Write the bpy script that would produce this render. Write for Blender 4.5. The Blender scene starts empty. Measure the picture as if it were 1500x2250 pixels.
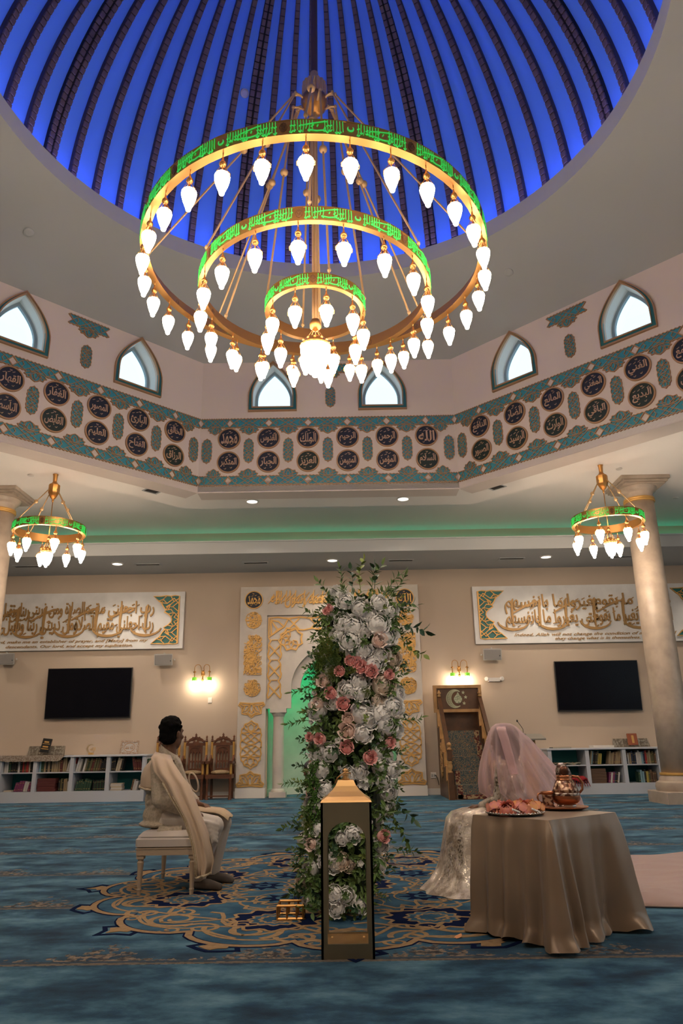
import bpy, bmesh, math, random
from math import sin, cos, pi, radians as rad, sqrt, atan2
from mathutils import Matrix, Vector
from mathutils.geometry import tessellate_polygon
S = bpy.context.scene
COL = S.collection
rnd = random.Random(7)

# ---------------------------------------------------------------- camera
cd = bpy.data.cameras.new('camera')
cam = bpy.data.objects.new('camera', cd)
COL.objects.link(cam)
cd.sensor_fit = 'VERTICAL'; cd.sensor_height = 36.0; cd.sensor_width = 24.0
cd.lens = 1613.36 / 2250 * 36.0
cd.clip_start = 0.05; cd.clip_end = 200
cam.matrix_world = (Matrix.Translation((0, 0, 1.03)) @ Matrix.Rotation(rad(0.2424), 4, 'Z')
                    @ Matrix.Rotation(rad(90 + 17.708), 4, 'X') @ Matrix.Rotation(rad(-0.881), 4, 'Z'))
S.camera = cam

# ---------------------------------------------------------------- world (bright overcast sky outside the windows)
w = bpy.data.worlds.new('overcast_sky'); S.world = w; w.use_nodes = True
bg = w.node_tree.nodes['Background']
bg.inputs[0].default_value = (0.66, 0.88, 1.0, 1); bg.inputs[1].default_value = 1.9

# ---------------------------------------------------------------- exposure
S.view_settings.view_transform = 'Standard'; S.view_settings.look = 'None'
S.view_settings.exposure = -0.16; S.view_settings.gamma = 1.0; S.view_settings.use_curve_mapping = False
LAMP = 38.0        # chandelier glass
SMALL = 80.0        # small chandelier glass
BLUE = 60.0         # dome led strip
GREEN = 3.0        # cove led strip
NICHE = 34.0        # niche led strip
DOWN = 165.0        # each downlight, W
DOWNF = 420.0       # two added, unseen front spots that brighten the flowers
SCONCE = 10.0

# ---------------------------------------------------------------- material helpers
MATS = {}
def mat(name, col, rough=.6, metal=0., var=None, bump=None, emit=0., ecol=None, coat=0., alpha=None, trans=0., spec=None, sheen=0.):
    if name in MATS: return MATS[name]
    m = bpy.data.materials.new(name); m.use_nodes = True
    nt = m.node_tree; b = nt.nodes['Principled BSDF']; L = nt.links.new
    b.inputs['Base Color'].default_value = (*col, 1); b.inputs['Roughness'].default_value = rough
    b.inputs['Metallic'].default_value = metal
    if spec is not None: b.inputs['Specular IOR Level'].default_value = spec
    if coat: b.inputs['Coat Weight'].default_value = coat
    if sheen: b.inputs['Sheen Weight'].default_value = sheen
    if trans: b.inputs['Transmission Weight'].default_value = trans
    if alpha is not None: b.inputs['Alpha'].default_value = alpha
    if emit:
        b.inputs['Emission Color'].default_value = (*(ecol or col), 1); b.inputs['Emission Strength'].default_value = emit
    if var or bump:
        tc = nt.nodes.new('ShaderNodeTexCoord')
    if var:
        sc, col2, lo, hi = var
        n = nt.nodes.new('ShaderNodeTexNoise'); n.inputs['Scale'].default_value = sc; n.inputs['Detail'].default_value = 6
        L(tc.outputs['Object'], n.inputs['Vector'])
        r = nt.nodes.new('ShaderNodeValToRGB'); r.color_ramp.elements[0].position = lo; r.color_ramp.elements[1].position = hi
        r.color_ramp.elements[0].color = (*col, 1); r.color_ramp.elements[1].color = (*col2, 1)
        L(n.outputs['Fac'], r.inputs['Fac']); L(r.outputs['Color'], b.inputs['Base Color'])
    if bump:
        sc, st = bump
        n2 = nt.nodes.new('ShaderNodeTexNoise'); n2.inputs['Scale'].default_value = sc; n2.inputs['Detail'].default_value = 4
        L(tc.outputs['Object'], n2.inputs['Vector'])
        bp = nt.nodes.new('ShaderNodeBump'); bp.inputs['Strength'].default_value = st; bp.inputs['Distance'].default_value = .01
        L(n2.outputs['Fac'], bp.inputs['Height']); L(bp.outputs['Normal'], b.inputs['Normal'])
    MATS[name] = m
    return m

# ---------------------------------------------------------------- mesh builder
I4 = Matrix.Identity(4)
class MB:
    def __init__(s, M=None):
        s.v = []; s.f = []; s.M = M
    def add(s, vs, fs):
        o = len(s.v)
        if s.M is not None: vs = [s.M @ Vector(p) for p in vs]
        s.v.extend([tuple(p) for p in vs]); s.f.extend([tuple(i + o for i in f) for f in fs])
        return s
    def box(s, x0, y0, z0, x1, y1, z1):
        return s.add([(x0,y0,z0),(x1,y0,z0),(x1,y1,z0),(x0,y1,z0),(x0,y0,z1),(x1,y0,z1),(x1,y1,z1),(x0,y1,z1)],
                     [(3,2,1,0),(4,5,6,7),(0,1,5,4),(1,2,6,5),(2,3,7,6),(3,0,4,7)])
    def cbox(s, x0, y0, z0, x1, y1, z1, b=.01):
        # box with chamfered vertical (z) edges and top rim
        P = [(x0+b,y0),(x1-b,y0),(x1,y0+b),(x1,y1-b),(x1-b,y1),(x0+b,y1),(x0,y1-b),(x0,y0+b)]
        cx, cy = (x0+x1)/2, (y0+y1)/2
        def ring(k): return [(cx+(x-cx)*(1-k/(abs(x1-x0)/2)), cy+(y-cy)*(1-k/(abs(y1-y0)/2))) for x, y in P]
        r0 = [(x,y,z0) for x,y in P]; r1 = [(x,y,z1-b) for x,y in P]; r2 = [(x,y,z1) for x,y in ring(b)]
        return s.loft([r0, r1, r2], caps=True)
    def loft(s, rings, caps=False, closed=True):
        n = len(rings[0]); vs = [p for r in rings for p in r]; fs = []
        for i in range(len(rings)-1):
            for j in range(n if closed else n-1):
                k = (j+1) % n
                fs.append((i*n+j, i*n+k, (i+1)*n+k, (i+1)*n+j))
        if caps:
            fs.append(tuple(range(n-1,-1,-1))); fs.append(tuple((len(rings)-1)*n+j for j in range(n)))
        return s.add(vs, fs)
    def lathe(s, prof, n=16, c=(0,0,0), axis='z', a0=0):
        rings = []
        for r, z in prof:
            ring = []
            for j in range(n):
                a = 2*pi*j/n + a0
                p = (r*cos(a), r*sin(a), z)
                if axis == 'x': p = (z, r*cos(a), r*sin(a))
                elif axis == 'y': p = (r*sin(a), z, r*cos(a))
                ring.append((p[0]+c[0], p[1]+c[1], p[2]+c[2]))
            rings.append(ring)
        return s.loft(rings, caps=True)
    def ell(s, c, r, nu=12, nv=8):
        if not hasattr(r, '__len__'): r = (r, r, r)
        prof = [(sin(pi*i/nv) if 0 < i < nv else 1e-3, -cos(pi*i/nv)) for i in range(nv+1)]
        rings = [[(c[0]+p*cos(2*pi*j/nu)*r[0], c[1]+p*sin(2*pi*j/nu)*r[1], c[2]+z*r[2]) for j in range(nu)] for p, z in prof]
        return s.loft(rings, caps=True)
    def tube(s, pts, r, n=6, closed=False):
        P = [Vector(p) for p in pts]; N = len(P)
        R = r if hasattr(r, '__len__') else [r]*N
        rings = []; up = None
        for i in range(N):
            a = P[(i-1) % N] if (closed or i > 0) else P[i]; b = P[(i+1) % N] if (closed or i < N-1) else P[i]
            t = (b-a)
            if t.length < 1e-9: t = Vector((0,0,1))
            t.normalize()
            if up is None:
                up = Vector((0,0,1)) if abs(t.z) < .9 else Vector((1,0,0))
            u = up - t*up.dot(t)
            if u.length < 1e-6: u = t.orthogonal()
            u.normalize(); up = u; q = t.cross(u)
            rings.append([tuple(P[i] + (u*cos(2*pi*j/n) + q*sin(2*pi*j/n))*R[i]) for j in range(n)])
        if closed: rings.append(rings[0]); return s.loft(rings)
        return s.loft(rings, caps=True)
    def prism(s, poly, z0, z1, holes=(), back=False):
        loops = [list(poly)] + [list(h) for h in holes]
        tris = tessellate_polygon([[Vector((x, y, 0)) for x, y in l] for l in loops])
        flat = [p for l in loops for p in l]; n = len(flat)
        vs = [(x, y, z1) for x, y in flat] + [(x, y, z0) for x, y in flat]
        def area(t):
            (ax,ay),(bx,by),(cx_,cy_) = [flat[i] for i in t]
            return (bx-ax)*(cy_-ay)-(by-ay)*(cx_-ax)
        fs = [tuple(t) if area(t) > 0 else tuple(reversed(t)) for t in tris]
        out = list(fs)
        if back: out += [tuple(i+n for i in reversed(f)) for f in fs]
        o = 0
        for l in loops:
            m = len(l)
            for j in range(m):
                k = (j+1) % m
                out.append((o+j, o+j+n, o+k+n, o+k))
            o += m
        return s.add(vs, out)
    def ribbon(s, pts, w, z0, z1, closed=False):
        s.k = getattr(s, 'k', 0)+1; z1 = z1+(s.k % 11)*min(.0007, .04*(z1-z0))
        P = [Vector((p[0], p[1])) for p in pts]; N = len(P)
        W = w if hasattr(w, '__len__') else [w]*N
        Lr = []
        for i in range(N):
            a = P[(i-1) % N] if (closed or i > 0) else P[i]; b = P[(i+1) % N] if (closed or i < N-1) else P[i]
            t = b - a
            if t.length < 1e-9: t = Vector((1, 0))
            t.normalize(); nrm = Vector((-t.y, t.x))
            k = 1.0
            if 0 < i < N-1 or closed:
                d1 = (P[i]-a); d2 = (b-P[i])
                if d1.length > 1e-9 and d2.length > 1e-9:
                    c = max(.35, abs(d1.normalized().dot(t))); k = min(1.6, 1/c)
            Lr.append((P[i] + nrm*W[i]/2*k, P[i] - nrm*W[i]/2*k))
        vs = []
        for l, r in Lr: vs += [(l.x,l.y,z1),(r.x,r.y,z1),(l.x,l.y,z0),(r.x,r.y,z0)]
        fs = []
        for i in range(N if closed else N-1):
            a = i*4; b = ((i+1) % N)*4
            fs += [(a+1,b+1,b,a),(a,b,b+2,a+2),(b+1,a+1,a+3,b+3)]
        if not closed: fs += [(0,2,3,1), ((N-1)*4+1,(N-1)*4+3,(N-1)*4+2,(N-1)*4)]
        return s.add(vs, fs)
    def mesh(s, me, M=I4):
        return s.add([M @ v.co for v in me.vertices], [tuple(p.vertices) for p in me.polygons])
    def data(s, name, m, smooth=False):
        me = bpy.data.meshes.new(name); me.from_pydata(s.v, [], s.f)
        if m: me.materials.append(m)
        if smooth:
            me.polygons.foreach_set('use_smooth', [True]*len(me.polygons))
        me.update(); return me
    def build(s, name, m, parent=None, smooth=False, kind=None, label=None, M=None):
        o = bpy.data.objects.new(name, s.data(name, m, smooth)); COL.objects.link(o)
        if smooth == 2:
            try:
                o.data.set_sharp_from_angle(angle=rad(40))
            except Exception: pass
        if M is not None: o.matrix_world = M
        if parent: o.parent = parent
        if kind: o['kind'] = kind
        if label: o['label'] = label
        return o

def thing(name, label, cat, loc=(0,0,0), rz=0., group=None, M=None):
    o = bpy.data.objects.new(name, None); COL.objects.link(o)
    o.empty_display_size = .1
    if M is not None: o.matrix_world = M
    else: o.location = loc; o.rotation_euler = (0, 0, rz)
    o['label'] = label; o['category'] = cat
    if group: o['group'] = group
    return o
def tag(o, label, cat, group=None):
    o['label'] = label; o['category'] = cat
    if group: o['group'] = group
    return o
def place(src, M, name=None, parent=None):
    o = src.copy(); COL.objects.link(o)
    if name: o.name = name
    if parent: o.parent = parent
    o.matrix_local = M
    return o
def dup(root, M, label, group=None):
    r = root.copy(); COL.objects.link(r); r.matrix_world = M; r['label'] = label
    if group: r['group'] = group
    for ch in list(root.children):
        c = ch.copy(); COL.objects.link(c); c.parent = r
        for g in ch.children:
            d = g.copy(); COL.objects.link(d); d.parent = c
    return r
def wall_frame(u=0., v=0., Y=17.085, w=0.):
    # local x = along wall, y = up, z = out into the room (towards -Y)
    return Matrix(((1,0,0,u),(0,0,-1,Y-w),(0,1,0,v),(0,0,0,1)))
def T(x=0,y=0,z=0): return Matrix.Translation((x,y,z))
def Rx(a): return Matrix.Rotation(a,4,'X')
def Ry(a): return Matrix.Rotation(a,4,'Y')
def Rz(a): return Matrix.Rotation(a,4,'Z')
def Sc(x,y=None,z=None):
    if y is None: y = z = x
    return Matrix.Diagonal((x,y,z,1))

# ---------------------------------------------------------------- materials
M_wall = mat('wall_paint', (.52,.42,.33), .75, var=(1.2,(.50,.40,.315),.35,.7))
M_drum = mat('drum_paint', (.66,.57,.52), .8)
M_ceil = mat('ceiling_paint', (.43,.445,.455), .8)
M_ceil2 = mat('main_ceiling_brightened', (.92,.86,.81), .8)  # ceiling paint lightened to stand in for light the main ceiling lacks
M_white = mat('white_trim_paint', (.72,.68,.64), .5)
M_marble = mat('pale_marble', (.62,.56,.50), .4, var=(2.6,(.50,.45,.41),.35,.75), bump=(30,.1))
M_column = mat('travertine', (.47,.385,.31), .4, var=(5.,(.34,.27,.215),.35,.8), bump=(26,.2))
M_gold = mat('brushed_gold', (.52,.265,.085), .36, .95)
M_goldleaf = mat('gold_leaf', (.62,.36,.11), .45, .45)
M_brass = mat('dull_brass', (.55,.36,.18), .5, .45)
M_goldtext = mat('dark_gold_lettering', (.40,.23,.085), .5, .3)
M_teal = mat('teal_lacquer', (.03,.27,.36), .45, var=(40,(.035,.21,.27),.4,.6))
M_tealframe = mat('dark_teal_frame', (.02,.13,.14), .45)
M_bronze = mat('bronze_strap', (.40,.23,.12), .5, .3)
M_navy = mat('navy_disc', (.008,.012,.028), .55)
M_glow = mat('lamp_glass', (1,.9,.75), .5, emit=LAMP, ecol=(1.,.80,.60))
M_glow2 = mat('small_lamp_glass', (1,.9,.75), .5, emit=SMALL, ecol=(1.,.80,.60))
M_green_led = mat('green_led_lettering', (.05,.7,.1), .4, emit=.42, ecol=(.06,.85,.14))
M_black = mat('black_plastic', (.012,.012,.013), .35)
M_darkgrey = mat('dark_grey_metal', (.05,.05,.055), .4, .5)
M_blueled = mat('blue_led_strip', (.1,.2,1), .5, emit=BLUE, ecol=(.20,.22,1.))
M_greenstrip = mat('green_led_strip', (.05,.8,.4), .5, emit=GREEN, ecol=(.0,.75,.46))
M_niche = mat('niche_led_strip', (.05,.8,.4), .5, emit=NICHE, ecol=(.0,.8,.3))
M_downlight = mat('downlight_lens', (1,1,1), .5, emit=5., ecol=(1,.93,.82))
M_grille = mat('vent_metal', (.30,.26,.22), .6)
M_dome = mat('dome_blue_paint', (.11,.31,.88), .7)
M_brick = mat('dark_brown_block', (.095,.06,.05), .6, var=(9,(.16,.10,.08),.4,.65))
M_black2 = mat('dark_slit', (.004,.004,.005), .8)

# ---------------------------------------------------------------- carpet material
def carpet():
    m = bpy.data.materials.new('blue_prayer_carpet'); m.use_nodes = True
    nt = m.node_tree; N = nt.nodes.new; L = nt.links.new; b = nt.nodes['Principled BSDF']
    b.inputs['Roughness'].default_value = .95; b.inputs['Specular IOR Level'].default_value = .1
    b.inputs['Sheen Weight'].default_value = .24; b.inputs['Sheen Roughness'].default_value = .35; b.inputs['Sheen Tint'].default_value = (.55,.75,.85,1)
    geo = N('ShaderNodeNewGeometry'); sep = N('ShaderNodeSeparateXYZ'); L(geo.outputs['Position'], sep.inputs[0])
    def math_(op, a, b_=None, clamp=False):
        n = N('ShaderNodeMath'); n.operation = op; n.use_clamp = clamp
        for i, q in enumerate((a, b_)):
            if q is None: continue
            if isinstance(q, (int, float)): n.inputs[i].default_value = q
            else: L(q, n.inputs[i])
        return n.outputs[0]
    def noise(scale, sx, sy, det=5, rough=.55):
        mp = N('ShaderNodeMapping'); L(geo.outputs['Position'], mp.inputs['Vector']); mp.inputs['Scale'].default_value = (sx, sy, 1)
        n = N('ShaderNodeTexNoise'); n.inputs['Scale'].default_value = scale; n.inputs['Detail'].default_value = det; n.inputs['Roughness'].default_value = rough
        L(mp.outputs['Vector'], n.inputs['Vector']); return n.outputs['Fac']
    def ramp(fac, stops):
        r = N('ShaderNodeValToRGB'); e = r.color_ramp.elements
        e[0].position = stops[0][0]; e[0].color = (*stops[0][1], 1); e[1].position = stops[-1][0]; e[1].color = (*stops[-1][1], 1)
        for p, c in stops[1:-1]:
            k = e.new(p); k.color = (*c, 1)
        L(fac, r.inputs['Fac']); return r.outputs['Color']
    def mix(f, a, c):
        n = N('ShaderNodeMix'); n.data_type = 'RGBA'
        if isinstance(f, float): n.inputs[0].default_value = f
        else: L(f, n.inputs[0])
        for s_, q in ((6, a), (7, c)):
            if isinstance(q, tuple): n.inputs[s_].default_value = (*q, 1)
            else: L(q, n.inputs[s_])
        return n.outputs[2]
    base = ramp(noise(2.1, 1, 1.6, 8, .62), [(.34, (.005,.019,.048)), (.46, (.016,.062,.116)), (.56, (.050,.136,.210)), (.68, (.12,.245,.33))])
    # the field is a darker blue in the nearest rows and inside every row towards its border
    Y = sep.outputs['Y']; X = sep.outputs['X']
    t = math_('FRACT', math_('DIVIDE', math_('SUBTRACT', Y, 4.2), 1.40))
    tm = math_('MULTIPLY', t, 1.40)
    dark = math_('MULTIPLY', math_('SUBTRACT', 1.0, math_('DIVIDE', tm, .5), True), .45)
    base = mix(dark, base, (.02,.05,.09))
    # vine border: flecks of tan and dark brown, densest next to the line, with taller sprays at intervals
    spray = math_('ABSOLUTE', math_('SINE', math_('MULTIPLY', X, 3.6)))
    hgt = math_('ADD', math_('MULTIPLY', math_('POWER', spray, 5.), .34), .13)
    env = math_('SUBTRACT', 1.0, math_('DIVIDE', tm, hgt), True)
    nz = noise(15., 1., 1.0, 3, .6)
    fl = math_('GREATER_THAN', math_('ADD', math_('MULTIPLY', env, .22), nz), .60)
    fl = math_('MULTIPLY', fl, math_('GREATER_THAN', env, .01))
    nz2 = noise(24., 1, 1, 2)
    fcol = ramp(nz2, [(.42, (.035,.03,.035)), (.5, (.14,.11,.085)), (.6, (.23,.175,.13))])
    col = mix(fl, base, fcol)
    line = math_('LESS_THAN', math_('ABSOLUTE', math_('SUBTRACT', tm, .02)), .011)
    col = mix(line, col, (.13,.10,.075))
    line2 = math_('LESS_THAN', math_('ABSOLUTE', math_('SUBTRACT', tm, .055)), .016)
    col = mix(line2, col, (.03,.05,.08))
    L(col, b.inputs['Base Color'])
    bn = N('ShaderNodeBump'); bn.inputs['Strength'].default_value = .25; bn.inputs['Distance'].default_value = .004
    L(noise(160., 1, 1, 2), bn.inputs['Height']); L(bn.outputs['Normal'], b.inputs['Normal'])
    return m
M_carpet = carpet()
# ================================================================ STRUCTURE
def setting(name, mb, m, smooth=False, M=None, parent=None):
    o = mb.build(name, m, parent, smooth, M=M)
    if not parent: o['kind'] = 'structure'
    return o
D = 17.085; ZM = 5.993; ZB = 5.83; ZS = 5.012; YS = 15.28
XL, XR, YF = -12.0, 11.6, -3.6
CX, CY, AP = -.31, 7.40, 6.204
HW = AP*math.tan(pi/8)          # half width of one drum face
Z1 = 8.67                       # top of the drum walls
RR = 4.38; ZR0, ZR1 = 9.41, 9.715
floor = setting('floor', MB().add([(XL,YF,0),(XR,YF,0),(XR,D+1.4,0),(XL,D+1.4,0)], [(0,1,2,3)]), M_carpet)

# walls; the back wall has an opening for the prayer niche
NX0, NX1 = -1.80, 1.10
wb = MB(wall_frame())
wb.prism([(XL,0),(NX0,0),(NX0,3.9),(NX1,3.9),(NX1,0),(XR,0),(XR,ZM),(XL,ZM)], -.15, 0)
setting('wall_back', wb, M_wall)
MR = Matrix(((0,0,-1,XR),(1,0,0,0),(0,1,0,0),(0,0,0,1)))      # local x = Y, y = up, z = into the room
ML = Matrix(((0,0,1,XL),(-1,0,0,0),(0,1,0,0),(0,0,0,1)))      # local x = -Y
SW = [(.2,1.9),(3.6,1.9),(7.0,1.9),(10.4,1.9)]
setting('wall_right', MB(MR).prism([(YF,0),(D,0),(D,ZM),(YF,ZM)], -.15, 0, [[(y,.9),(y+w_,.9),(y+w_,4.3),(y,4.3)] for y, w_ in SW]), M_wall)
setting('wall_left', MB(ML).prism([(-D,0),(-YF,0),(-YF,ZM),(-D,ZM)], -.15, 0), M_wall)
setting('wall_front', MB().box(XL,YF-.15,0,XR,YF,ZM), M_wall)
def octa(a): return [(CX + a/cos(pi/8)*sin(pi/8+k*pi/4), CY + a/cos(pi/8)*cos(pi/8+k*pi/4)) for k in range(8)]
O1, O2 = octa(AP), octa(7.25)
cb = MB(Matrix(((1,0,0,0),(0,1,0,0),(0,0,-1,ZM),(0,0,0,1))))
cb.prism([(XL,YF),(XR,YF),(XR,D),(XL,D)], -.1, 0, [O2])
setting('ceiling', cb, M_ceil2)
bb = MB(Matrix(((1,0,0,0),(0,1,0,0),(0,0,-1,ZB),(0,0,0,1))))
bb.prism(O2, -(ZM-ZB+.05), 0, [O1])
setting('trim_1', bb, M_ceil2)                    # dropped octagonal soffit around the drum
sb = MB(); sb.box(XL,YS,ZS,XR,D-.001,ZS+.06); sb.box(XL,YS,ZS+.06,XR,YS+.06,ZS+.27); sb.box(XL,YS-.02,ZS+.255,XR,YS+.07,ZS+.285)
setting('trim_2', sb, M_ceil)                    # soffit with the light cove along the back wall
g = MB().box(XL+.3,D-.10,5.72,XR-.3,D-.07,5.75); setting('trim_3', g, M_greenstrip)
# baseboards
bs = MB(wall_frame())
for x0, x1 in ((XL,-2.47),(1.70,XR)): bs.box(x0,0,.001,x1,.13,.018)
setting('baseboard_back', bs, M_white)

# drum of eight faces, each with two pointed windows
def pointed(hw, h, n=9, s0=.3):
    R = [(hw, 0), (hw, h*s0)]
    for i in range(1, n+1):
        q = i/n; R.append((hw*(1-q**1.85), h*(s0+(1-s0)*q)))
    R[-1] = (0, h)
    return R + [(-x, y) for x, y in reversed(R[:-1])]
def face_frame(k, u=0., v=0., w=0.):
    a = k*pi/4; n = Vector((sin(a), cos(a), 0)); t = Vector((cos(a), -sin(a), 0))
    o = Vector((CX, CY, 0)) + n*(AP-w) + t*u + Vector((0,0,v))
    return Matrix(((t.x,0,-n.x,o.x),(t.y,0,-n.y,o.y),(0,1,0,o.z),(0,0,0,1)))
FN = {0:'far',1:'far_right',2:'right',3:'near_right',4:'near',5:'near_left',6:'left',7:'far_left'}
WU = 1.12; WHW = .405; WH = .98; WZ = 7.64
M_reveal = mat('window_reveal_paint', (.74,.80,.82), .7)
M_winframe = mat('blue_grey_window_frame', (.22,.30,.36), .5)
gl = bpy.data.materials.new('window_glass'); gl.use_nodes = True
nt = gl.node_tree; nt.nodes.clear(); o_ = nt.nodes.new('ShaderNodeOutputMaterial'); t_ = nt.nodes.new('ShaderNodeBsdfTransparent'); gz = nt.nodes.new('ShaderNodeBsdfGlossy'); mx = nt.nodes.new('ShaderNodeMixShader')
gz.inputs['Roughness'].default_value = .02; mx.inputs[0].default_value = .05; t_.inputs[0].default_value = (.96,.98,.98,1)
nt.links.new(t_.outputs[0], mx.inputs[1]); nt.links.new(gz.outputs[0], mx.inputs[2]); nt.links.new(mx.outputs[0], o_.inputs[0])
def offset_pt(hw, h, d): return pointed(hw+d, h+d*1.5)
casing = MB(); casing.prism([(x, y-.085) for x, y in offset_pt(WHW,WH,.085+0)[:]], 0, .035, [[(x, y) for x, y in pointed(WHW,WH)]])
strips = MB()
for d, dz in ((.085,.05),(.012,.05)):
    o_p = [(x, y-d) for x, y in offset_pt(WHW,WH,d)]
    strips.ribbon(o_p, .022, .0, dz, closed=True)
reveal = MB(); P0 = pointed(WHW+.004,WH+.004); P1 = pointed(WHW-.02,WH-.03)
reveal.loft([[(x,y,-.36) for x,y in P1], [(x,y,.0) for x,y in P0]])
wfr = MB(); wfr.prism([(x, y+.0) for x, y in pointed(WHW-.012,WH-.02)], -.34, -.27, [[(x, y+.055) for x, y in pointed(WHW-.07,WH-.15)]], back=True)
pane = MB(); pane.prism([(x, y+.04) for x, y in pointed(WHW-.06,WH-.12)], -.32, -.312, back=True)
wdat = [casing.data('casing', M_tealframe), strips.data('casing_bead', M_bronze), reveal.data('reveal', M_reveal), wfr.data('window_frame', M_winframe), pane.data('pane', gl)]
wn = 0
for k in range(8):
    d = MB()
    hole = [[(x+sg*WU, y+WZ) for x, y in pointed(WHW,WH)] for sg in (-1,1)]
    d.prism([(-HW-.0,ZB-.02),(HW,ZB-.02),(HW,Z1),(-HW,Z1)], -.42, 0, hole)
    setting('wall_drum_'+FN[k], d, M_drum, M=face_frame(k))
    for sg in (-1,1):
        wn += 1
        r = bpy.data.objects.new('window_%d' % wn, None); COL.objects.link(r); r['kind'] = 'structure'
        r.matrix_world = face_frame(k, sg*WU, WZ)
        for nm, me in zip(('casing','casing_bead','reveal','window_frame','pane'), wdat):
            o = bpy.data.objects.new(nm, me); COL.objects.link(o); o.parent = r

# four tall daylight windows in each side wall, outside the picture
wpane = MB().box(0,0,-.09,1.9,3.4,-.08).data('pane', gl); wfm = MB().prism([(0,0),(1.9,0),(1.9,3.4),(0,3.4)], -.13, .02, [[(.07,.07),(.92,.07),(.92,3.33),(.07,3.33)],[(.98,.07),(1.83,.07),(1.83,3.33),(.98,3.33)]], back=True).data('window_frame', M_white)
for Mw, y in [(MR, y) for y, w_ in SW]:
    wn += 1
    r = bpy.data.objects.new('window_%d' % wn, None); COL.objects.link(r); r['kind'] = 'structure'; r.matrix_world = Mw @ T(y,.9,0)
    for nm, me in (('pane', wpane),('window_frame', wfm)):
        o = bpy.data.objects.new(nm, me); COL.objects.link(o); o.parent = r
    pd = bpy.data.lights.new('window_portal','AREA'); pd.shape = 'RECTANGLE'; pd.size = 1.9; pd.size_y = 3.4; pd.cycles.is_portal = True
    po = bpy.data.objects.new('window_portal', pd); COL.objects.link(po); po.matrix_world = Mw @ T(y+.95,2.6,-.17) @ Rx(pi)
for k in range(8):
    for sg in (-1,1):
        pd = bpy.data.lights.new('window_portal','AREA'); pd.shape = 'RECTANGLE'; pd.size = .9; pd.size_y = 1.05; pd.cycles.is_portal = True
        po = bpy.data.objects.new('window_portal', pd); COL.objects.link(po); po.matrix_world = face_frame(k, sg*WU, WZ+.5, -.44) @ Rx(pi)
# sloping drum ceiling from the octagon to the round opening, rim, cove shelf and ribbed dome
ring8 = []
NS = 128
for j in range(NS):
    a = 2*pi*j/NS; k = round(a/(pi/4)); rr = AP/cos(a-k*pi/4)
    ring8.append((CX+rr*sin(a), CY+rr*cos(a), Z1))
def circ(r, z, n=NS): return [(CX+r*sin(2*pi*j/n), CY+r*cos(2*pi*j/n), z) for j in range(n)]
dc = MB()
mid = [tuple(.45*p + .55*q for p, q in zip(a_, b_)) for a_, b_ in zip(ring8, circ(RR, ZR0))]
mid = [(x, y, z+.10) for x, y, z in mid]
dc.loft([circ(RR, ZR0), mid, ring8])
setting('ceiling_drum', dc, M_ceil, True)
rim = MB(); rim.loft([circ(RR+.07,ZR0+.05), circ(RR+.07,ZR1), circ(RR,ZR1), circ(RR,ZR0)])
rim.loft([circ(5.2,ZR0+.13), circ(RR+.02,ZR0+.13)])
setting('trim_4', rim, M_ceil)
strip = MB()
for j in range(64):
    a0 = 2*pi*j/64; pts = [(CX+(RR+.17)*sin(a0+da), CY+(RR+.17)*cos(a0+da), ZR0+.19) for da in (0,.049,.098)]
    strip.tube(pts, .022, 4)
setting('trim_5', strip, M_blueled)
RD = 4.86; ZD = ZR0+.13; HD = 5.3
def dome_r(t): return RD*cos(t), ZD + HD*sin(t)
dm = MB(); rings = []
for i in range(25):
    r, z = dome_r(pi/2*i/24*.985); rings.append(circ(r, z, 96))
dm.loft(rings); dome = setting('ceiling_dome', dm, M_dome, True)
# 64 ribs of small dark blocks, every eighth one doubled with a slit between
PH = rad(2.7); NB = 62
allb = []
M_blk = mat('rib_block', (.085,.055,.055), .55, var=(3.,(.13,.085,.07),.4,.6))
blockme = MB().cbox(-.5,-.5,0,.5,.5,1,.08).data('block', M_blk)
for k in range(64):
    az = PH + 2*pi*k/64; dbl = (k % 8 == 4)
    t = Vector((cos(az), -sin(az), 0)); out = Vector((sin(az), cos(az), 0))
    ribm = MB()
    bandp = [dome_r(pi/2*i/20*.94) for i in range(21)]
    hwid = .056 if not dbl else .105
    ringsr = []
    for r, z in bandp:
        c = Vector((CX, CY, z)) + out*(r-.02)
        wv = t*hwid*max(.35, min(1, r/3.6)); inn = (-out*r/RD - Vector((0,0,1))*(z-ZD)/HD).normalized()*.055
        ringsr.append([tuple(c-wv-inn), tuple(c-wv+inn), tuple(c+wv+inn), tuple(c+wv-inn)])
    ribm.loft(ringsr)
    vis = cos(az) > -.75
    rib = ribm.build('rib', mat('rib_side', (.045,.03,.035), .6) if not dbl else M_black2, dome)
    n = 0
    for i in range(NB):
        th = (i+.5)/NB*pi/2*.92; r, z = dome_r(th)
        fac = max(.35, min(1, r/3.6)); ln = .5*(HD*1.0)*pi/2*.92/NB
        inn = (-out*cos(th)/RD - Vector((0,0,1))*sin(th)/HD).normalized(); upv = (t.cross(inn)).normalized()
        for off in ((-.06,.06) if dbl else (0,)):
            c = Vector((CX, CY, z)) + out*(r-.02) + t*off*fac + inn*.03
            wd = (.085 if dbl else .098)*fac
            Mx = Matrix(((t.x*wd, upv.x*ln*1.65, inn.x*.055, c.x),(t.y*wd, upv.y*ln*1.65, inn.y*.055, c.y),(t.z*wd, upv.z*ln*1.65, inn.z*.055, c.z),(0,0,0,1)))
            allb.append((Mx, k, i, rib))
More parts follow.
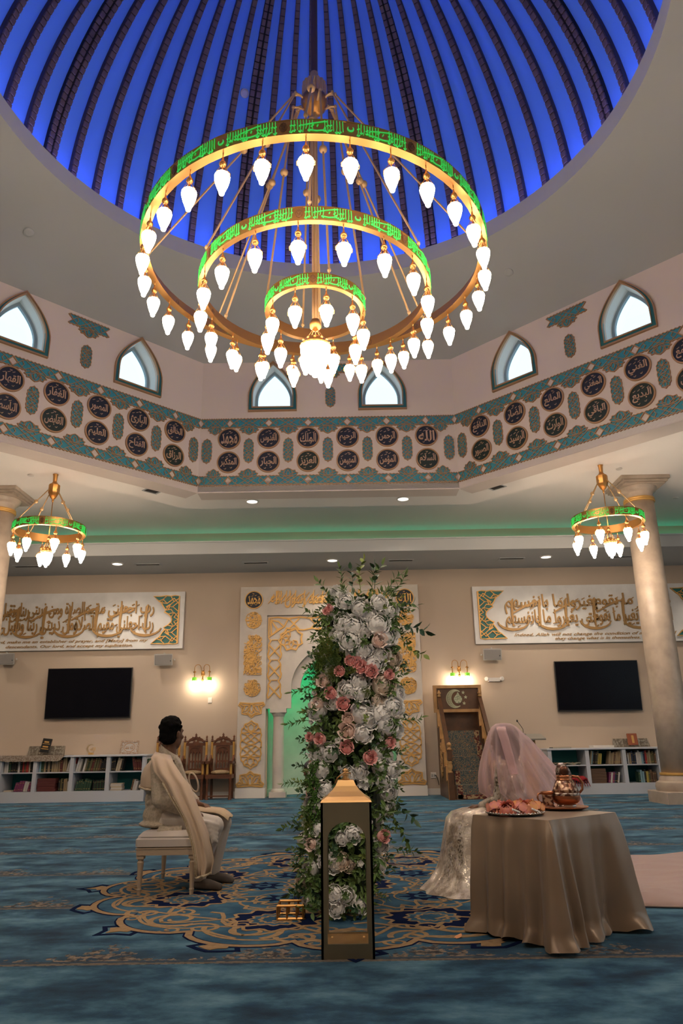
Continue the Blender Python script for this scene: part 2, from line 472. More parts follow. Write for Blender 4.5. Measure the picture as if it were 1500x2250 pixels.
# the blocks that show largest (near the top of the picture, left and right) are single pieces, the rest one joined piece
def size_key(q):
    p = q[0].translation; v = p - Vector((0,0,1.03)); f = v.y*cos(rad(17.7)) + v.z*sin(rad(17.7))
    up = -v.y*sin(rad(17.7)) + v.z*cos(rad(17.7))
    if f < .5 or abs(v.x/f) > .47 or up/f > .70: return 99.
    return v.length
allb.sort(key=size_key)
rest = MB()
for n, (Mx, k, i, rib) in enumerate(allb):
    if n < 300:
        o = bpy.data.objects.new('block', blockme); COL.objects.link(o); o.parent = rib; o.matrix_world = Mx
    else:
        rest.M = Mx; rest.mesh(blockme)
rest.M = None
ro = rest.build('rib_blocks', M_blk, dome); ro['kind'] = 'stuff'
# ceiling fittings
def fitting(name, label, cat, parts, M, group=None):
    r = thing(name, label, cat, M=M, group=group)
    for nm, mb, m in parts: mb.build(nm, m, r)
    return r
def ceil_M(x, y, z, rz=0): return T(x,y,z) @ Rz(rz) @ Rx(pi)     # local z points down
def downlight(x, y, z, label, r=.11, watts=DOWN, aim_at=None):
    ring = MB().lathe([(r,0),(r*1.25,0),(r*1.25,.012),(r,.02),(r*.96,.006)], 20); lens = MB().lathe([(r*.98,.001),(r*.98,.008)], 20)
    t = fitting('downlight', label, 'ceiling light', [('trim_ring', ring, M_white),('lens', lens, M_downlight)], ceil_M(x,y,z), 'recessed downlights')
    ld = bpy.data.lights.new('downlight_lamp','SPOT'); ld.energy = watts; ld.spot_size = rad(125); ld.spot_blend = .8; ld.shadow_soft_size = .09; ld.color = (1,.86,.68)
    lo = bpy.data.objects.new('downlight_lamp', ld); COL.objects.link(lo); lo.parent = t; lo.matrix_local = T(0,0,.03) @ Rx(pi)
    if aim_at:      # added unseen spot, turned to brighten the flowers
        ld.spot_size = rad(34); ld.spot_blend = .7
        v = Vector(aim_at)-Vector((x,y,z)); lo.matrix_local = t.matrix_world.inverted() @ T(x,y,z-.04) @ v.to_track_quat('-Z','Y').to_matrix().to_4x4()
    return t
for x, l in ((-5.11,'left of the three under the rear soffit'),(-.29,'middle of the three under the rear soffit'),(4.49,'right of the three under the rear soffit')):
    downlight(x, 16.0, ZS, 'round lit downlight, '+l)
downlight(-1.88, 14.2, ZB, 'round lit downlight below the drum, left of the pair')
downlight(1.2, 14.2, ZB, 'round lit downlight below the drum, right of the pair')
for x in (-9.2, 8.7): 
    t = downlight(x, 16.0, ZS, 'round lit downlight under the rear soffit, beyond the %s picture edge' % ('left' if x < 0 else 'right'))
for i, (x, y) in enumerate(((-9.,10.),(8.4,10.),(-9.,5.5),(8.4,5.5),(-1.88,.6),(1.2,.6))):  # unseen downlights added for extra light; the front pair aims at the flowers
    downlight(x, y, ZB if abs(x) < 4 else ZM, 'round downlight added out of view, position %s' % ('far left','far right','mid left','mid right','near front left','near front right')[i], watts=DOWN if i < 4 else DOWNF, aim_at=None if i < 4 else (.03,5.2,1.55))
def vent(x, y, z, w_, h_, rz, label):
    fr = MB().prism([(-w_/2-.03,-h_/2-.03),(w_/2+.03,-h_/2-.03),(w_/2+.03,h_/2+.03),(-w_/2-.03,h_/2+.03)], 0, .012, [[(-w_/2,-h_/2),(w_/2,-h_/2),(w_/2,h_/2),(-w_/2,h_/2)]])
    t = fitting('ceiling_vent', label, 'vent', [('vent_frame', fr, M_ceil),('backing', MB().box(-w_/2,-h_/2,.001,w_/2,h_/2,.003), M_darkgrey)], ceil_M(x,y,z,rz), 'ceiling vents')
    n = max(4, int(h_/.03)); sl = MB().add([(-w_/2,-.011,.003),(w_/2,-.011,.003),(w_/2,.006,.011),(-w_/2,.006,.011)], [(0,1,2,3)]).data('slat', M_grille)
    for i in range(n):
        o = bpy.data.objects.new('slat', sl); COL.objects.link(o); o.parent = t; o.location = (0, -h_/2+h_*(i+.5)/n, 0)
for x, l in ((-7.2,'far left, by the left column'),(-4.46,'first right of the left downlight'),(-2.02,'second right of the left downlight'),(1.25,'right of the middle downlight'),(3.75,'left of the right downlight'),(6.3,'beside the right column')):
    vent(x, 16.12, ZS, .52, .1, 0, 'slim dark ceiling vent under the rear soffit, '+l)
vent(-3.62, 13.35, ZB, .5, .26, -.78, 'large slatted vent below the drum, left corner')
vent(2.87, 13.47, ZB, .5, .26, .78, 'large slatted vent below the drum, right corner')
def disc(nm, label, x, y, z, r=.06, M=None):
    fitting(nm, label, 'ceiling fitting', [('cover', MB().lathe([(r,0),(r*.95,.015),(r*.5,.02)], 16), M_white)], M or ceil_M(x,y,z))
disc('sprinkler_cover', 'round white cover in the main ceiling, left of left chandelier', -5.9,12.93,ZM)
disc('sprinkler_cover', 'round white cover in the main ceiling, right of right chandelier', 5.24,13.12,ZM)
disc('sprinkler_cover', 'round white cover in main ceiling behind the right column', 7.08,14.93,ZM)
for (x, y, z), n_, nm, l in (((-5.087,10.006,9.121),(.329,-.258,-.908),'speaker_cover','small round ceiling cover on the sloping drum ceiling, left side'),((3.047,11.386,9.177),(-.307,-.329,-.893),'speaker_cover','small round ceiling cover on the sloping drum ceiling, right of chandelier'),((-1.767,10.867,12.892),(.332,-.733,-.593),'smoke_detector','small round detector on the blue dome, left of the chandelier pole')):
    fitting(nm, l, 'ceiling fitting', [('cover', MB().lathe([(.085,0),(.08,.02),(.05,.03)], 18), M_ceil)], T(x,y,z) @ Vector(n_).to_track_quat('Z','Y').to_matrix().to_4x4())
# ================================================================ CHANDELIERS
def lamp_meshes(s=1.0):
    m = MB()          # hook, cup, ball, wires, cap and two straps; origin at the hanging point, z down is negative
    m.tube([(0,0,0),(0,0,-.05*s)], .006*s, 5)
    m.lathe([(.006*s,-.05*s),(.012*s,-.09*s),(.03*s,-.115*s),(.036*s,-.135*s),(.026*s,-.155*s),(.008*s,-.162*s)], 12)
    for j in range(6):
        a = 2*pi*j/6; m.tube([(.016*s*cos(a),.016*s*sin(a),-.155*s),(.062*s*cos(a),.062*s*sin(a),-.245*s)], .0028*s, 4)
    m.lathe([(.006*s,-.17*s),(.012*s,-.205*s),(.028*s,-.218*s),(.044*s,-.234*s),(.050*s,-.246*s),(.046*s,-.252*s)], 14)
    for sg in (-1,1):
        m.tube([(sg*.07*s,0,-.25*s),(sg*.088*s,0,-.28*s),(sg*.084*s,0,-.315*s),(sg*.064*s,0,-.335*s)], .0045*s, 5)
    g = MB().lathe([(.046*s,-.247*s),(.062*s,-.254*s),(.072*s,-.268*s),(.0755*s,-.288*s),(.070*s,-.325*s),(.056*s,-.38*s),(.036*s,-.435*s),(.026*s,-.447*s),(.028*s,-.462*s),(.022*s,-.482*s),(.006*s,-.492*s)], 16)
    return m, g
_m, _g = lamp_meshes()
LAMPM, LAMPG = _m.data('lamp_fitting', M_gold, True), _g.data('glass_shade', M_glow, True)
_m, _g = lamp_meshes(.95)
LAMPM2, LAMPG2 = _m.data('lamp_fitting', M_gold, True), _g.data('glass_shade', M_glow2, True)
def add_lamp(root, p, small=False, rz=0):
    o = bpy.data.objects.new('lamp', LAMPM2 if small else LAMPM); COL.objects.link(o); o.parent = root; o.location = p; o.rotation_euler = (0,0,rz)
    gq = bpy.data.objects.new('glass_shade', LAMPG2 if small else LAMPG); COL.objects.link(gq); gq.parent = o
def cyl_map(mb, R):
    mb.v = [((R+z)*sin(x/R), -(R+z)*cos(x/R), y) for x, y, z in mb.v]; return mb
def letter_panel(L, H, R, seed):
    r = random.Random(seed); m = MB(); n = max(6, int(L/.027)); x = -L/2+.01
    for i in range(n):
        f = i/(n-1); x = -L/2 + .012 + (L-.024)*f
        if .42 < f < .60: continue
        top = H*(.42+.08*r.random()); bot = -H*(.2+.3*r.random())
        m.ribbon([(x, top), (x+r.uniform(-.004,.004), 0), (x+r.uniform(-.012,.004), bot)], .0064, 0, .006)
        if r.random() < .7: m.ribbon([(x-.016, bot*.9), (x, bot-.006), (x+.014, bot*.8)], .009, 0, .006)
        if r.random() < .6: m.ribbon([(x-.012, H*.08*r.uniform(-1,1)), (x+.012, H*.1)], .009, 0, .006)
    m.ribbon([(-L*.22,H*.1),(-L*.05,H*.22),(L*.12,H*.34),(L*.2,H*.36)], .009, 0, .006)
    m.ribbon([(-L*.16,-H*.28),(0,-H*.36),(L*.12,-H*.3),(L*.16,-H*.12)], .012, 0, .006)
    m.ribbon([(L*.0,-H*.05),(L*.02,H*.1)], .01, 0, .006)
    return cyl_map(m, R+.002)
def crescent(R, s=.03):
    m = MB(); pts = [(s*cos(rad(a)), s*sin(rad(a))) for a in range(140, 401, 20)]
    m.ribbon(pts, [.004+.014*sin(pi*i/(len(pts)-1)) for i in range(len(pts))], 0, .006); return cyl_map(m, R+.002)
def filigree(R, h, wd, inside=False):
    m = MB(); hh = h/2
    for sg in (-1,1):
        m.ribbon([(0,-hh),(sg*wd*.35,-hh*.55),(sg*wd*.5,0),(sg*wd*.35,hh*.55),(0,hh)], .007, 0, .004)
        for y in (-.5,0,.5): m.ribbon([(0,y*hh-.02),(sg*wd*.22,y*hh),(sg*wd*.3,y*hh+.02)], .006, 0, .004)
        m.ribbon([(0,hh*.8),(sg*wd*.2,hh*.3),(0,-.1*hh),(sg*wd*.2,-hh*.4),(0,-hh*.8)], .006, 0, .004)
    m.ribbon([(0,-hh*.95),(0,hh*.95)], .006, 0, .004)
    if inside:
        m.v = [((R-z)*sin(x/R), -(R-z)*cos(x/R), y) for x, y, z in m.v]
        m.f = [tuple(reversed(f)) for f in m.f]; return m
    return cyl_map(m, R+.002)
M_fili = mat('dark_filigree', (.20,.10,.04), .5, .5)
def chandelier_ring(root, name, R, z0, z1, fl, npan, ph, lamps, lph, small=False, pl=None):
    m = MB()
    def c(r, z): return [(r*sin(2*pi*j/72), -r*cos(2*pi*j/72), z) for j in range(72)]
    m.loft([c(R-.012,z1),c(R+.004,z1),c(R+.004,z1-.012),c(R,z1-.014),c(R,z0+.014),c(R+.004,z0+.012),c(R+.004,z0),c(R-fl,z0),c(R-fl,z0+.012),c(R-.012,z0+.014),c(R-.012,z1)])
    ring = m.build(name, M_gold, root, 2)
    H = z1-z0; step = 2*pi/npan; L = R*step*.80
    pans = [letter_panel(L, H*.86, R, s).data('lettering_panel', M_green_led) for s in range(2)]
    cr = crescent(R, H*.16).data('crescent', M_green_led)
    fo, fi = filigree(R, H*.62, H*.42).data('filigree', M_fili), filigree(R-.012, H*.62, H*.42, True).data('filigree', M_fili)
    for k in range(npan):
        a = ph + step*(k+.5)
        o = bpy.data.objects.new('lettering_panel', pans[k % 2]); COL.objects.link(o); o.parent = ring; o.location = (0,0,(z0+z1)/2); o.rotation_euler = (0,0,a)
        a2 = ph + step*k
        for me in ((cr,) if k % 2 else (fo, fi)):
            o = bpy.data.objects.new('crescent' if k % 2 else 'filigree', me); COL.objects.link(o); o.parent = ring; o.location = (0,0,(z0+z1)/2); o.rotation_euler = (0,0,a2)
    for k in range(lamps):
        a = lph + 2*pi*k/lamps; Rl = R-fl*.5
        add_lamp(root, (Rl*sin(a), -Rl*cos(a), z0), small, a)
    return ring
CH = thing('chandelier', 'huge three-ring gold chandelier with glowing glass lamps hanging from the blue dome', 'chandelier', (-.30, 7.40, 0))
chandelier_ring(CH, 'outer_ring', 2.0, 6.43, 6.605, .085, 20, rad(-6.0), 30, 0.)
chandelier_ring(CH, 'middle_ring', 1.337, 6.015, 6.185, .06, 14, rad(-4.5), 18, rad(-5))
chandelier_ring(CH, 'inner_ring', .575, 5.795, 5.955, .05, 8, rad(0), 10, rad(-21))
m = MB(); m.lathe([(.045,9.3),(.045,14.68)], 12); m.build('upper_pole', mat('dark_pole', (.10,.06,.05), .5, .3), CH, 2)
m = MB()
for j in range(4): a = j*pi/2+.4; m.tube([(.022*cos(a),.022*sin(a),5.70),(.022*cos(a),.022*sin(a),9.0)], .017, 6)
m.build('lower_pole', M_brass, CH, 2)
m = MB()
for j in range(16):
    a = 2*pi*j/16; m.tube([(.13*cos(a),.13*sin(a),8.98),(.13*cos(a),.13*sin(a),9.22)], .03, 6)
m.lathe([(.11,8.98),(.12,9.2),(.06,9.28),(.05,9.42)], 16)
hub = m.build('hub', M_brass, CH, 2)
m = MB().lathe([(.03,8.74),(.06,8.75),(.11,8.79),(.155,8.86),(.175,8.93),(.165,8.99),(.12,9.0)], 20); m.build('hub_bowl', M_gold, hub, True)
def rods(angles, R, z, zt=9.06):
    for a in angles:
        d = Vector((sin(a), -cos(a), 0)); p0 = d*.27 + Vector((0,0,zt)); p1 = d*(R-.005) + Vector((0,0,z+.05))
        m = MB(); m.tube([d*.14+Vector((0,0,zt-.04)), d*.2+Vector((0,0,zt+.0)), p0], .014, 6); m.tube([p0, p1], .013, 6)
        for e in (p0, p1):
            m.ell(e, (.022,.022,.03), 8, 6)
        m.tube([p1, d*(R-.005)+Vector((0,0,z))], .010, 5)
        o = m.build('rod', M_brass, CH, 2)
        b = p0.lerp(p1, .36); MB().ell(b, .05, 12, 8).build('rod_ball', M_brass, o, True)
rods([0, pi/2, -pi/2, pi, rad(135), rad(-135)], 2.0, 6.605)
rods([0, rad(60), rad(-60), rad(120), rad(-120), pi], 1.337, 6.185, 8.95)
rods([rad(18), rad(90), rad(-90), rad(198)], .575, 5.955, 8.86)
m = MB().lathe([(.02,5.74),(.05,5.72),(.068,5.67),(.062,5.62),(.03,5.585),(.012,5.575)], 16)
for j in range(8):
    a = 2*pi*j/8; m.tube([(.03*cos(a),.03*sin(a),5.60),(.165*cos(a),.165*sin(a),5.385)], .004, 4)
cl = m.build('center_lamp', M_gold, CH, 2)
m = MB().lathe([(.015,5.50),(.06,5.485),(.12,5.46),(.15,5.42),(.165,5.39),(.178,5.375),(.172,5.36)], 24)
for j in range(12):
    a = 2*pi*j/12; m.ell((.15*cos(a),.15*sin(a),5.425), .018, 6, 4)
m.build('cap', M_gold, cl, 2)
MB().lathe([(.168,5.365),(.17,5.31),(.155,5.22),(.12,5.12),(.08,5.05),(.04,5.03),(.035,5.0),(.01,4.985)], 24).build('glass_shade', M_glow, cl, True)

def small_chandelier(x, y, rz, label):
    t = thing('small_chandelier', label, 'chandelier', (x, y, 0), rz, 'small one-ring chandeliers')
    m = MB().lathe([(.13,ZM-.005),(.125,ZM-.03),(.07,ZM-.10),(.04,ZM-.19),(.035,ZM-.30)], 16); m.build('canopy', M_gold, t, 2)
    m = MB().lathe([(.03,5.70),(.05,5.66),(.10,5.62),(.10,5.48),(.085,5.45),(.05,5.38),(.02,5.35),(.015,5.30)], 8); m.build('stem_body', M_gold, t, 2)
    m = MB().lathe([(.028,5.65),(.028,5.75)], 8); m.build('stem', M_gold, t, 2)
    chandelier_ring(t, 'ring', .61, 4.70, 4.852, .05, 8, 0., 8, rad(22.5), True)
    for k in range(4):
        a = rad(45)+k*pi/2; d = Vector((sin(a),-cos(a),0)); p0 = d*.09+Vector((0,0,5.53)); p1 = d*.6+Vector((0,0,4.86))
        m = MB().tube([p0,p1], .009, 6); o = m.build('rod', M_brass, t, True); MB().ell(p0.lerp(p1,.45), .035, 10, 7).build('rod_ball', M_brass, o, True)
    m = MB().tube([(0,0,5.32),(0,0,4.62)], .008, 6).lathe([(.01,4.66),(.03,4.62),(.01,4.58)], 8)
    for j in range(6): a = 2*pi*j/6; m.tube([(.01*cos(a),.01*sin(a),4.6),(.09*cos(a),.09*sin(a),4.42)], .004, 4)
    cl = m.build('center_lamp', M_gold, t, True)
    m = MB().lathe([(.01,4.47),(.06,4.45),(.10,4.40),(.115,4.37),(.105,4.35)], 16)
    for j in range(10): a = 2*pi*j/10; m.ell((.1*cos(a),.1*sin(a),4.405), .015, 6, 4)
    m.build('cap', M_gold, cl, True)
    MB().lathe([(.10,4.36),(.10,4.31),(.085,4.22),(.05,4.14),(.025,4.125),(.02,4.10),(.005,4.09)], 16).build('glass_shade', M_glow2, cl, True)
small_chandelier(-5.25, 12.5, rad(10), 'small one-ring gold chandelier with green lettering, beside the left column')
small_chandelier(4.66, 12.5, rad(-12), 'small one-ring gold chandelier with green lettering, beside the right column')
small_chandelier(-5.25, 2.3, 0, 'small one-ring gold chandelier added out of view for light, front left of the hall')  # unseen front pair, added for more light on ceiling and flowers
small_chandelier(4.66, 2.3, 0, 'small one-ring gold chandelier added out of view for light, front right of the hall')

# ================================================================ LARGE COLUMNS
def big_column(x, y, label):
    t = thing('column', label, 'column', (x, y, 0), 0, 'marble columns under the ceiling corners')
    MB().lathe([(.285,.50),(.292,1.6),(.288,3.),(.272,5.55)], 40).build('shaft', M_column, t, True)
    m = MB().cbox(-.43,-.43,0,.43,.43,.20,.012); m.build('plinth', M_column, t)
    MB().lathe([(.30,.20),(.40,.20),(.415,.27),(.40,.34),(.34,.37),(.33,.42),(.30,.46),(.292,.50)], 40).build('base_moulding', M_column, t, 2)
    MB().lathe([(.29,.455),(.315,.46),(.32,.48),(.315,.50),(.287,.505)], 40).build('gold_collar', M_goldleaf, t, 2)
    MB().lathe([(.272,5.545),(.295,5.555),(.30,5.575),(.285,5.59),(.295,5.605),(.29,5.63),(.272,5.635)], 40).build('gold_necking', M_goldleaf, t, 2)
    m = MB().lathe([(.272,5.62),(.275,5.72),(.30,5.75),(.33,5.765),(.345,5.79),(.36,5.82),(.365,5.84)], 40)
    m.build('capital', M_column, t, 2)
    m = MB()
    for s_, z0, z1 in ((.40,5.84,5.875),(.44,5.875,5.92),(.475,5.92,5.992)): m.cbox(-s_,-s_,z0,s_,s_,z1,.008)
    m.build('abacus', M_column, t)
big_column(5.87, 13.93, 'pale marble column with gold necking at the right side of the picture')
big_column(-6.88, 13.93, 'pale marble column at the left picture edge, beside small chandelier')
# ================================================================ ARABIC TEXT
AR = {'ء':(0xFE80,1),'آ':(0xFE81,2),'أ':(0xFE83,2),'ؤ':(0xFE85,2),'إ':(0xFE87,2),'ئ':(0xFE89,4),'ا':(0xFE8D,2),'ب':(0xFE8F,4),'ة':(0xFE93,2),'ت':(0xFE95,4),'ث':(0xFE99,4),'ج':(0xFE9D,4),'ح':(0xFEA1,4),'خ':(0xFEA5,4),'د':(0xFEA9,2),'ذ':(0xFEAB,2),'ر':(0xFEAD,2),'ز':(0xFEAF,2),'س':(0xFEB1,4),'ش':(0xFEB5,4),'ص':(0xFEB9,4),'ض':(0xFEBD,4),'ط':(0xFEC1,4),'ظ':(0xFEC5,4),'ع':(0xFEC9,4),'غ':(0xFECD,4),'ف':(0xFED1,4),'ق':(0xFED5,4),'ك':(0xFED9,4),'ل':(0xFEDD,4),'م':(0xFEE1,4),'ن':(0xFEE5,4),'ه':(0xFEE9,4),'و':(0xFEED,2),'ى':(0xFEEF,2),'ي':(0xFEF1,4)}
def shape(s):
    s = s.replace('لا', '\u0001').replace('لأ', '\u0001'); AR['\u0001'] = (0xFEFB, 2)
    out = []
    for i, c in enumerate(s):
        if c not in AR: out.append(c); continue
        code, n = AR[c]
        prev = i > 0 and s[i-1] in AR and AR[s[i-1]][1] == 4
        nxt = i < len(s)-1 and s[i+1] in AR and AR[s[i+1]][1] >= 2 and n == 4
        f = (3 if nxt else 1) if prev and n > 1 else (2 if nxt else 0)
        out.append(chr(code + f))
    return ''.join(reversed(out))
_tc = {}
def text_mesh(s, res=3, bold=0., shear=0., arabic=True):
    key = (s, res, bold, shear)
    if key in _tc: return _tc[key]
    c = bpy.data.curves.new('t', 'FONT'); c.body = shape(s) if arabic else s; c.resolution_u = res; c.fill_mode = 'FRONT'
    c.offset = bold; c.shear = shear; c.space_character = .96 if arabic else 1.
    o = bpy.data.objects.new('t', c); COL.objects.link(o)
    me = bpy.data.meshes.new_from_object(o.evaluated_get(bpy.context.evaluated_depsgraph_get()))
    bpy.data.objects.remove(o); bpy.data.curves.remove(c)
    xs = [v.co.x for v in me.vertices]; ys = [v.co.y for v in me.vertices]
    bm = bmesh.new(); bm.from_mesh(me); bmesh.ops.remove_doubles(bm, verts=bm.verts, dist=1e-5)
    vs = [(v.co.x, v.co.y) for v in bm.verts]; bm.verts.index_update()
    fs = [tuple(v.index for v in f.verts) for f in bm.faces]
    ed = [(e.verts[0].index, e.verts[1].index) for e in bm.edges if len(e.link_faces) == 1]
    bm.free(); bpy.data.meshes.remove(me)
    _tc[key] = (vs, fs, ed, min(xs), max(xs), min(ys), max(ys)); return _tc[key]
def put_text(mb, s, x0, y0, x1, y1, z0, z1, fit=True, **k):
    vs, fs, ed, a, b, c, d = text_mesh(s, **k)
    sx, sy = (x1-x0)/(b-a), (y1-y0)/(d-c)
    if fit == 'keep':
        sy = sx = min(sx, sy); x0 = (x0+x1)/2-(b-a)*sx/2; y0 = (y0+y1)/2-(d-c)*sy/2
    P = [(x0+(x-a)*sx, y0+(y-c)*sy) for x, y in vs]; n = len(P)
    mb.add([(x,y,z1) for x,y in P]+[(x,y,z0) for x,y in P], fs + [(i,j,j+n,i+n) for i,j in ed])
    return mb

# ================================================================ DRUM MEDALLIONS AND LACE FRIEZES
TOP = {0:['محمد','القدوس','الملك','الرحيم','الرحمن','الله'], 7:['المذل','القهار','الغفار','المصور','البارئ','الخالق'], 1:['النافع','الضار','المانع','المغني','الغني','الجامع']}
BOT = {0:['المتكبر','الجبار','العزيز','المهيمن','المؤمن','السلام'], 7:['المعز','الباسط','القابض','العليم','الفتاح','الرزاق'], 1:['الصبور','الرشيد','الوارث','الباقي','البديع','الهادي']}
PLACE = {0:'far drum wall', 7:'left slanting drum wall', 1:'right slanting drum wall'}
ORD = ['first','second','third','fourth','fifth','sixth','seventh','eighth','ninth','tenth','eleventh','twelfth']
mdisc = MB().lathe([(.205,0),(.205,.012)], 40).data('disc', M_navy)
mdisc2 = MB().lathe([(.205,0),(.205,.012)], 40).data('disc', mat('dark_green_disc', (.008,.02,.016), .55))
mrim = MB(); _c = [(.217*cos(2*pi*i/44), .217*sin(2*pi*i/44)) for i in range(44)]; mrim.ribbon(_c, .026, 0, .03, closed=True)
mrim = mrim.data('rim', M_bronze)
M_letter = mat('rose_gold_letters', (.52,.33,.22), .5, .3)
def medallion_letters(name, r, seed):
    q = random.Random(seed); m = MB(); n = len(name)
    wd = r*(1.25 if n < 4 else 1.62); ht = r*(.95 if n > 4 else 1.1)
    put_text(m, name, -wd/2, -ht*.52, wd/2, ht*.5, .012, .022, bold=.018)
    # vowel marks above and below the word
    for i in range(4):
        x = wd*(-.36+.24*i); y = r*(.64-.3*abs(x)/r) + q.uniform(-.02,.02)
        m.ribbon([(x-.022,y-.008),(x,y),(x+.022,y+.014)], .009, .012, .02)
    x = q.uniform(-.02,.02); m.ribbon([(x-.018,r*.86),(x-.006,r*.74),(x+.004,r*.82),(x+.014,r*.72),(x+.018,r*.84)], .008, .012, .02)
    for i in range(2):
        x = wd*(-.2+.36*i); y = -r*(.68-.1*i); m.ribbon([(x-.02,y),(x+.004,y-.012),(x+.02,y+.012)], .009, .012, .02)
    return m
def medallion(fr, name, label, r=None, green=False):
    t = thing('medallion', label, 'medallion', M=fr, group='calligraphy medallions on the drum')
    for nm, me in (('disc', mdisc2 if green else mdisc),('rim', mrim)):
        o = bpy.data.objects.new(nm, me); COL.objects.link(o); o.parent = t
    medallion_letters(name, .2, sum(map(ord, name)) % 99).build('lettering', M_letter, t)
    return t
for k in (0,7,1):
    for i in range(6):
        u = -1.98+.792*i
        for row, z, nm in (('upper', 6.953, TOP[k][i]), ('lower', 6.447, BOT[k][i])):
            medallion(face_frame(k, u, z), nm, 'dark calligraphy medallion, %s from left, %s row, %s' % (ORD[i], row, PLACE[k]), green=(row == 'lower' and k == 1) or (i % 3 == 2 and row == 'lower'))

def frieze_proto(half=None):
    L = .395
    top = []
    n = 12
    for i in range(n*2+1): top.append((-L+2*L*i/(n*2), 0 if i % 2 == 0 else -.016))
    bul = [(.185,.175),(.165,.20),(.19,.235),(.15,.25),(.14,.29),(.09,.285),(.05,.312),(0,.335)]
    side = [(L-(L-.185)*i/6, .175+(.012 if i % 2 else 0)) for i in range(6)]
    poly = top + [(.315,.0875)] + side + bul + [(-x,y) for x,y in reversed(bul[:-1])] + [(-x,y) for x,y in reversed(side)] + [(-.315,.0875)]
    plate = MB().prism(poly, 0, .012)
    g = MB(); g.ribbon(poly, .015, 0, .026, closed=True)
    for sg in (-1,1):
        def R(pts, w=.011): g.ribbon([(sg*x,y) for x,y in pts], w, .01, .024)
        R([(.315,.0875),(.25,.03),(.19,.0),(.12,.05),(.06,.0875),(0,.13)])
        R([(.315,.0875),(.25,.145),(.19,.175),(.12,.125),(.06,.0875),(0,.04)])
        R([(.12,.05),(.06,.0),(0,.04)]); R([(.12,.125),(.08,.165),(0,.13)])
        R([(.25,.03),(.21,.0875),(.25,.145)])
        R([(0,.165),(.035,.20),(.03,.25),(0,.30)]); R([(0,.165),(.07,.185),(.10,.225),(.09,.285)]); R([(.0,.165),(.03,.17),(.12,.18),(.165,.20)])
        R([(.035,.20),(.085,.235),(.05,.312)]); R([(.10,.225),(.15,.25)])
    return [plate.data('lace_plate', M_teal), g.data('lace_strap', M_bronze)]
FRZ = frieze_proto()
def cart_proto(W=.10, H=.265):
    half = [(0,H),(.3*W,.9*H),(.62*W,.86*H),(.72*W,.72*H),(.95*W,.62*H),(.9*W,.5*H),(W,.36*H),(.88*W,.2*H),(W,.06*H)]
    right = half + [(x,-y) for x,y in reversed(half)]
    poly = right + [(-x,y) for x,y in reversed(right[1:-1])]
    poly = list(reversed(poly))
    plate = MB().prism(poly, 0, .012); g = MB(); g.ribbon(poly, .012, 0, .026, closed=True)
    for sx in (-1,1):
        for sy in (-1,1):
            def R(pts): g.ribbon([(sx*x*W,sy*y*H) for x,y in pts], .0095, .01, .024)
            R([(0,.95),(.28,.8),(.26,.7),(0,.55)]); R([(0,.55),(.5,.66),(.7,.74)]); R([(0,.55),(.55,.52),(.9,.52)])
            R([(0,.5),(.5,.3),(1,.1)]); R([(0,.2),(.5,.4),(.95,.5)]); R([(0,.2),(.45,.05),(.9,.2)]); R([(0,.5),(.3,.55)]); R([(0,0),(.45,.05)])
            R([(0,.36),(.25,.3),(0,.22)])
    return [plate.data('lace_plate', M_teal), g.data('lace_strap', M_bronze)]
CRT = cart_proto(); CRT2 = cart_proto(.10,.235)
def inst_thing(name, label, cat, M, datas, names, group):
    t = thing(name, label, cat, M=M, group=group)
    for nm, me in zip(names, datas):
        o = bpy.data.objects.new(nm, me); COL.objects.link(o); o.parent = t
    return t
LN = ('lace_plate','lace_strap')
for k in (0,7,1):
    for i in range(7):
        u = -2.376+.792*i; sq = Sc(.73,1,1) if i in (0,6) else I4
        if i in (0,6): u = -2.27 if i == 0 else 2.27
        M = face_frame(k, u, 7.375) @ Rz(pi) @ sq
        inst_thing('lace_frieze', 'teal lace frieze unit, %s from left, upper border, %s' % (ORD[i], PLACE[k]), 'wall ornament', M, FRZ, LN, 'lace frieze units on the drum')
        M = face_frame(k, u, 5.965) @ sq
        inst_thing('lace_frieze', 'teal lace frieze unit, %s from left, lower border, %s' % (ORD[i], PLACE[k]), 'wall ornament', M, FRZ, LN, 'lace frieze units on the drum')
        if i not in (0,6) or True:
            inst_thing('lace_cartouche', 'tall teal lace cartouche between medallions, %s from left, %s' % (ORD[i], PLACE[k]), 'wall ornament', face_frame(k, u if 0 < i < 6 else (-2.42 if i == 0 else 2.42), 6.69), CRT, LN, 'lace cartouches between the medallions')
    inst_thing('lace_cartouche', 'tall teal lace cartouche between the two windows of %s' % PLACE[k], 'wall ornament', face_frame(k, .06, 7.85), CRT2, LN, 'lace cartouches between the windows')
    inst_thing('lace_frieze', 'single teal lace unit high between the two windows of %s' % PLACE[k], 'wall ornament', face_frame(k, .06, 8.58) @ Rz(pi), FRZ, LN, 'lace units above the windows')

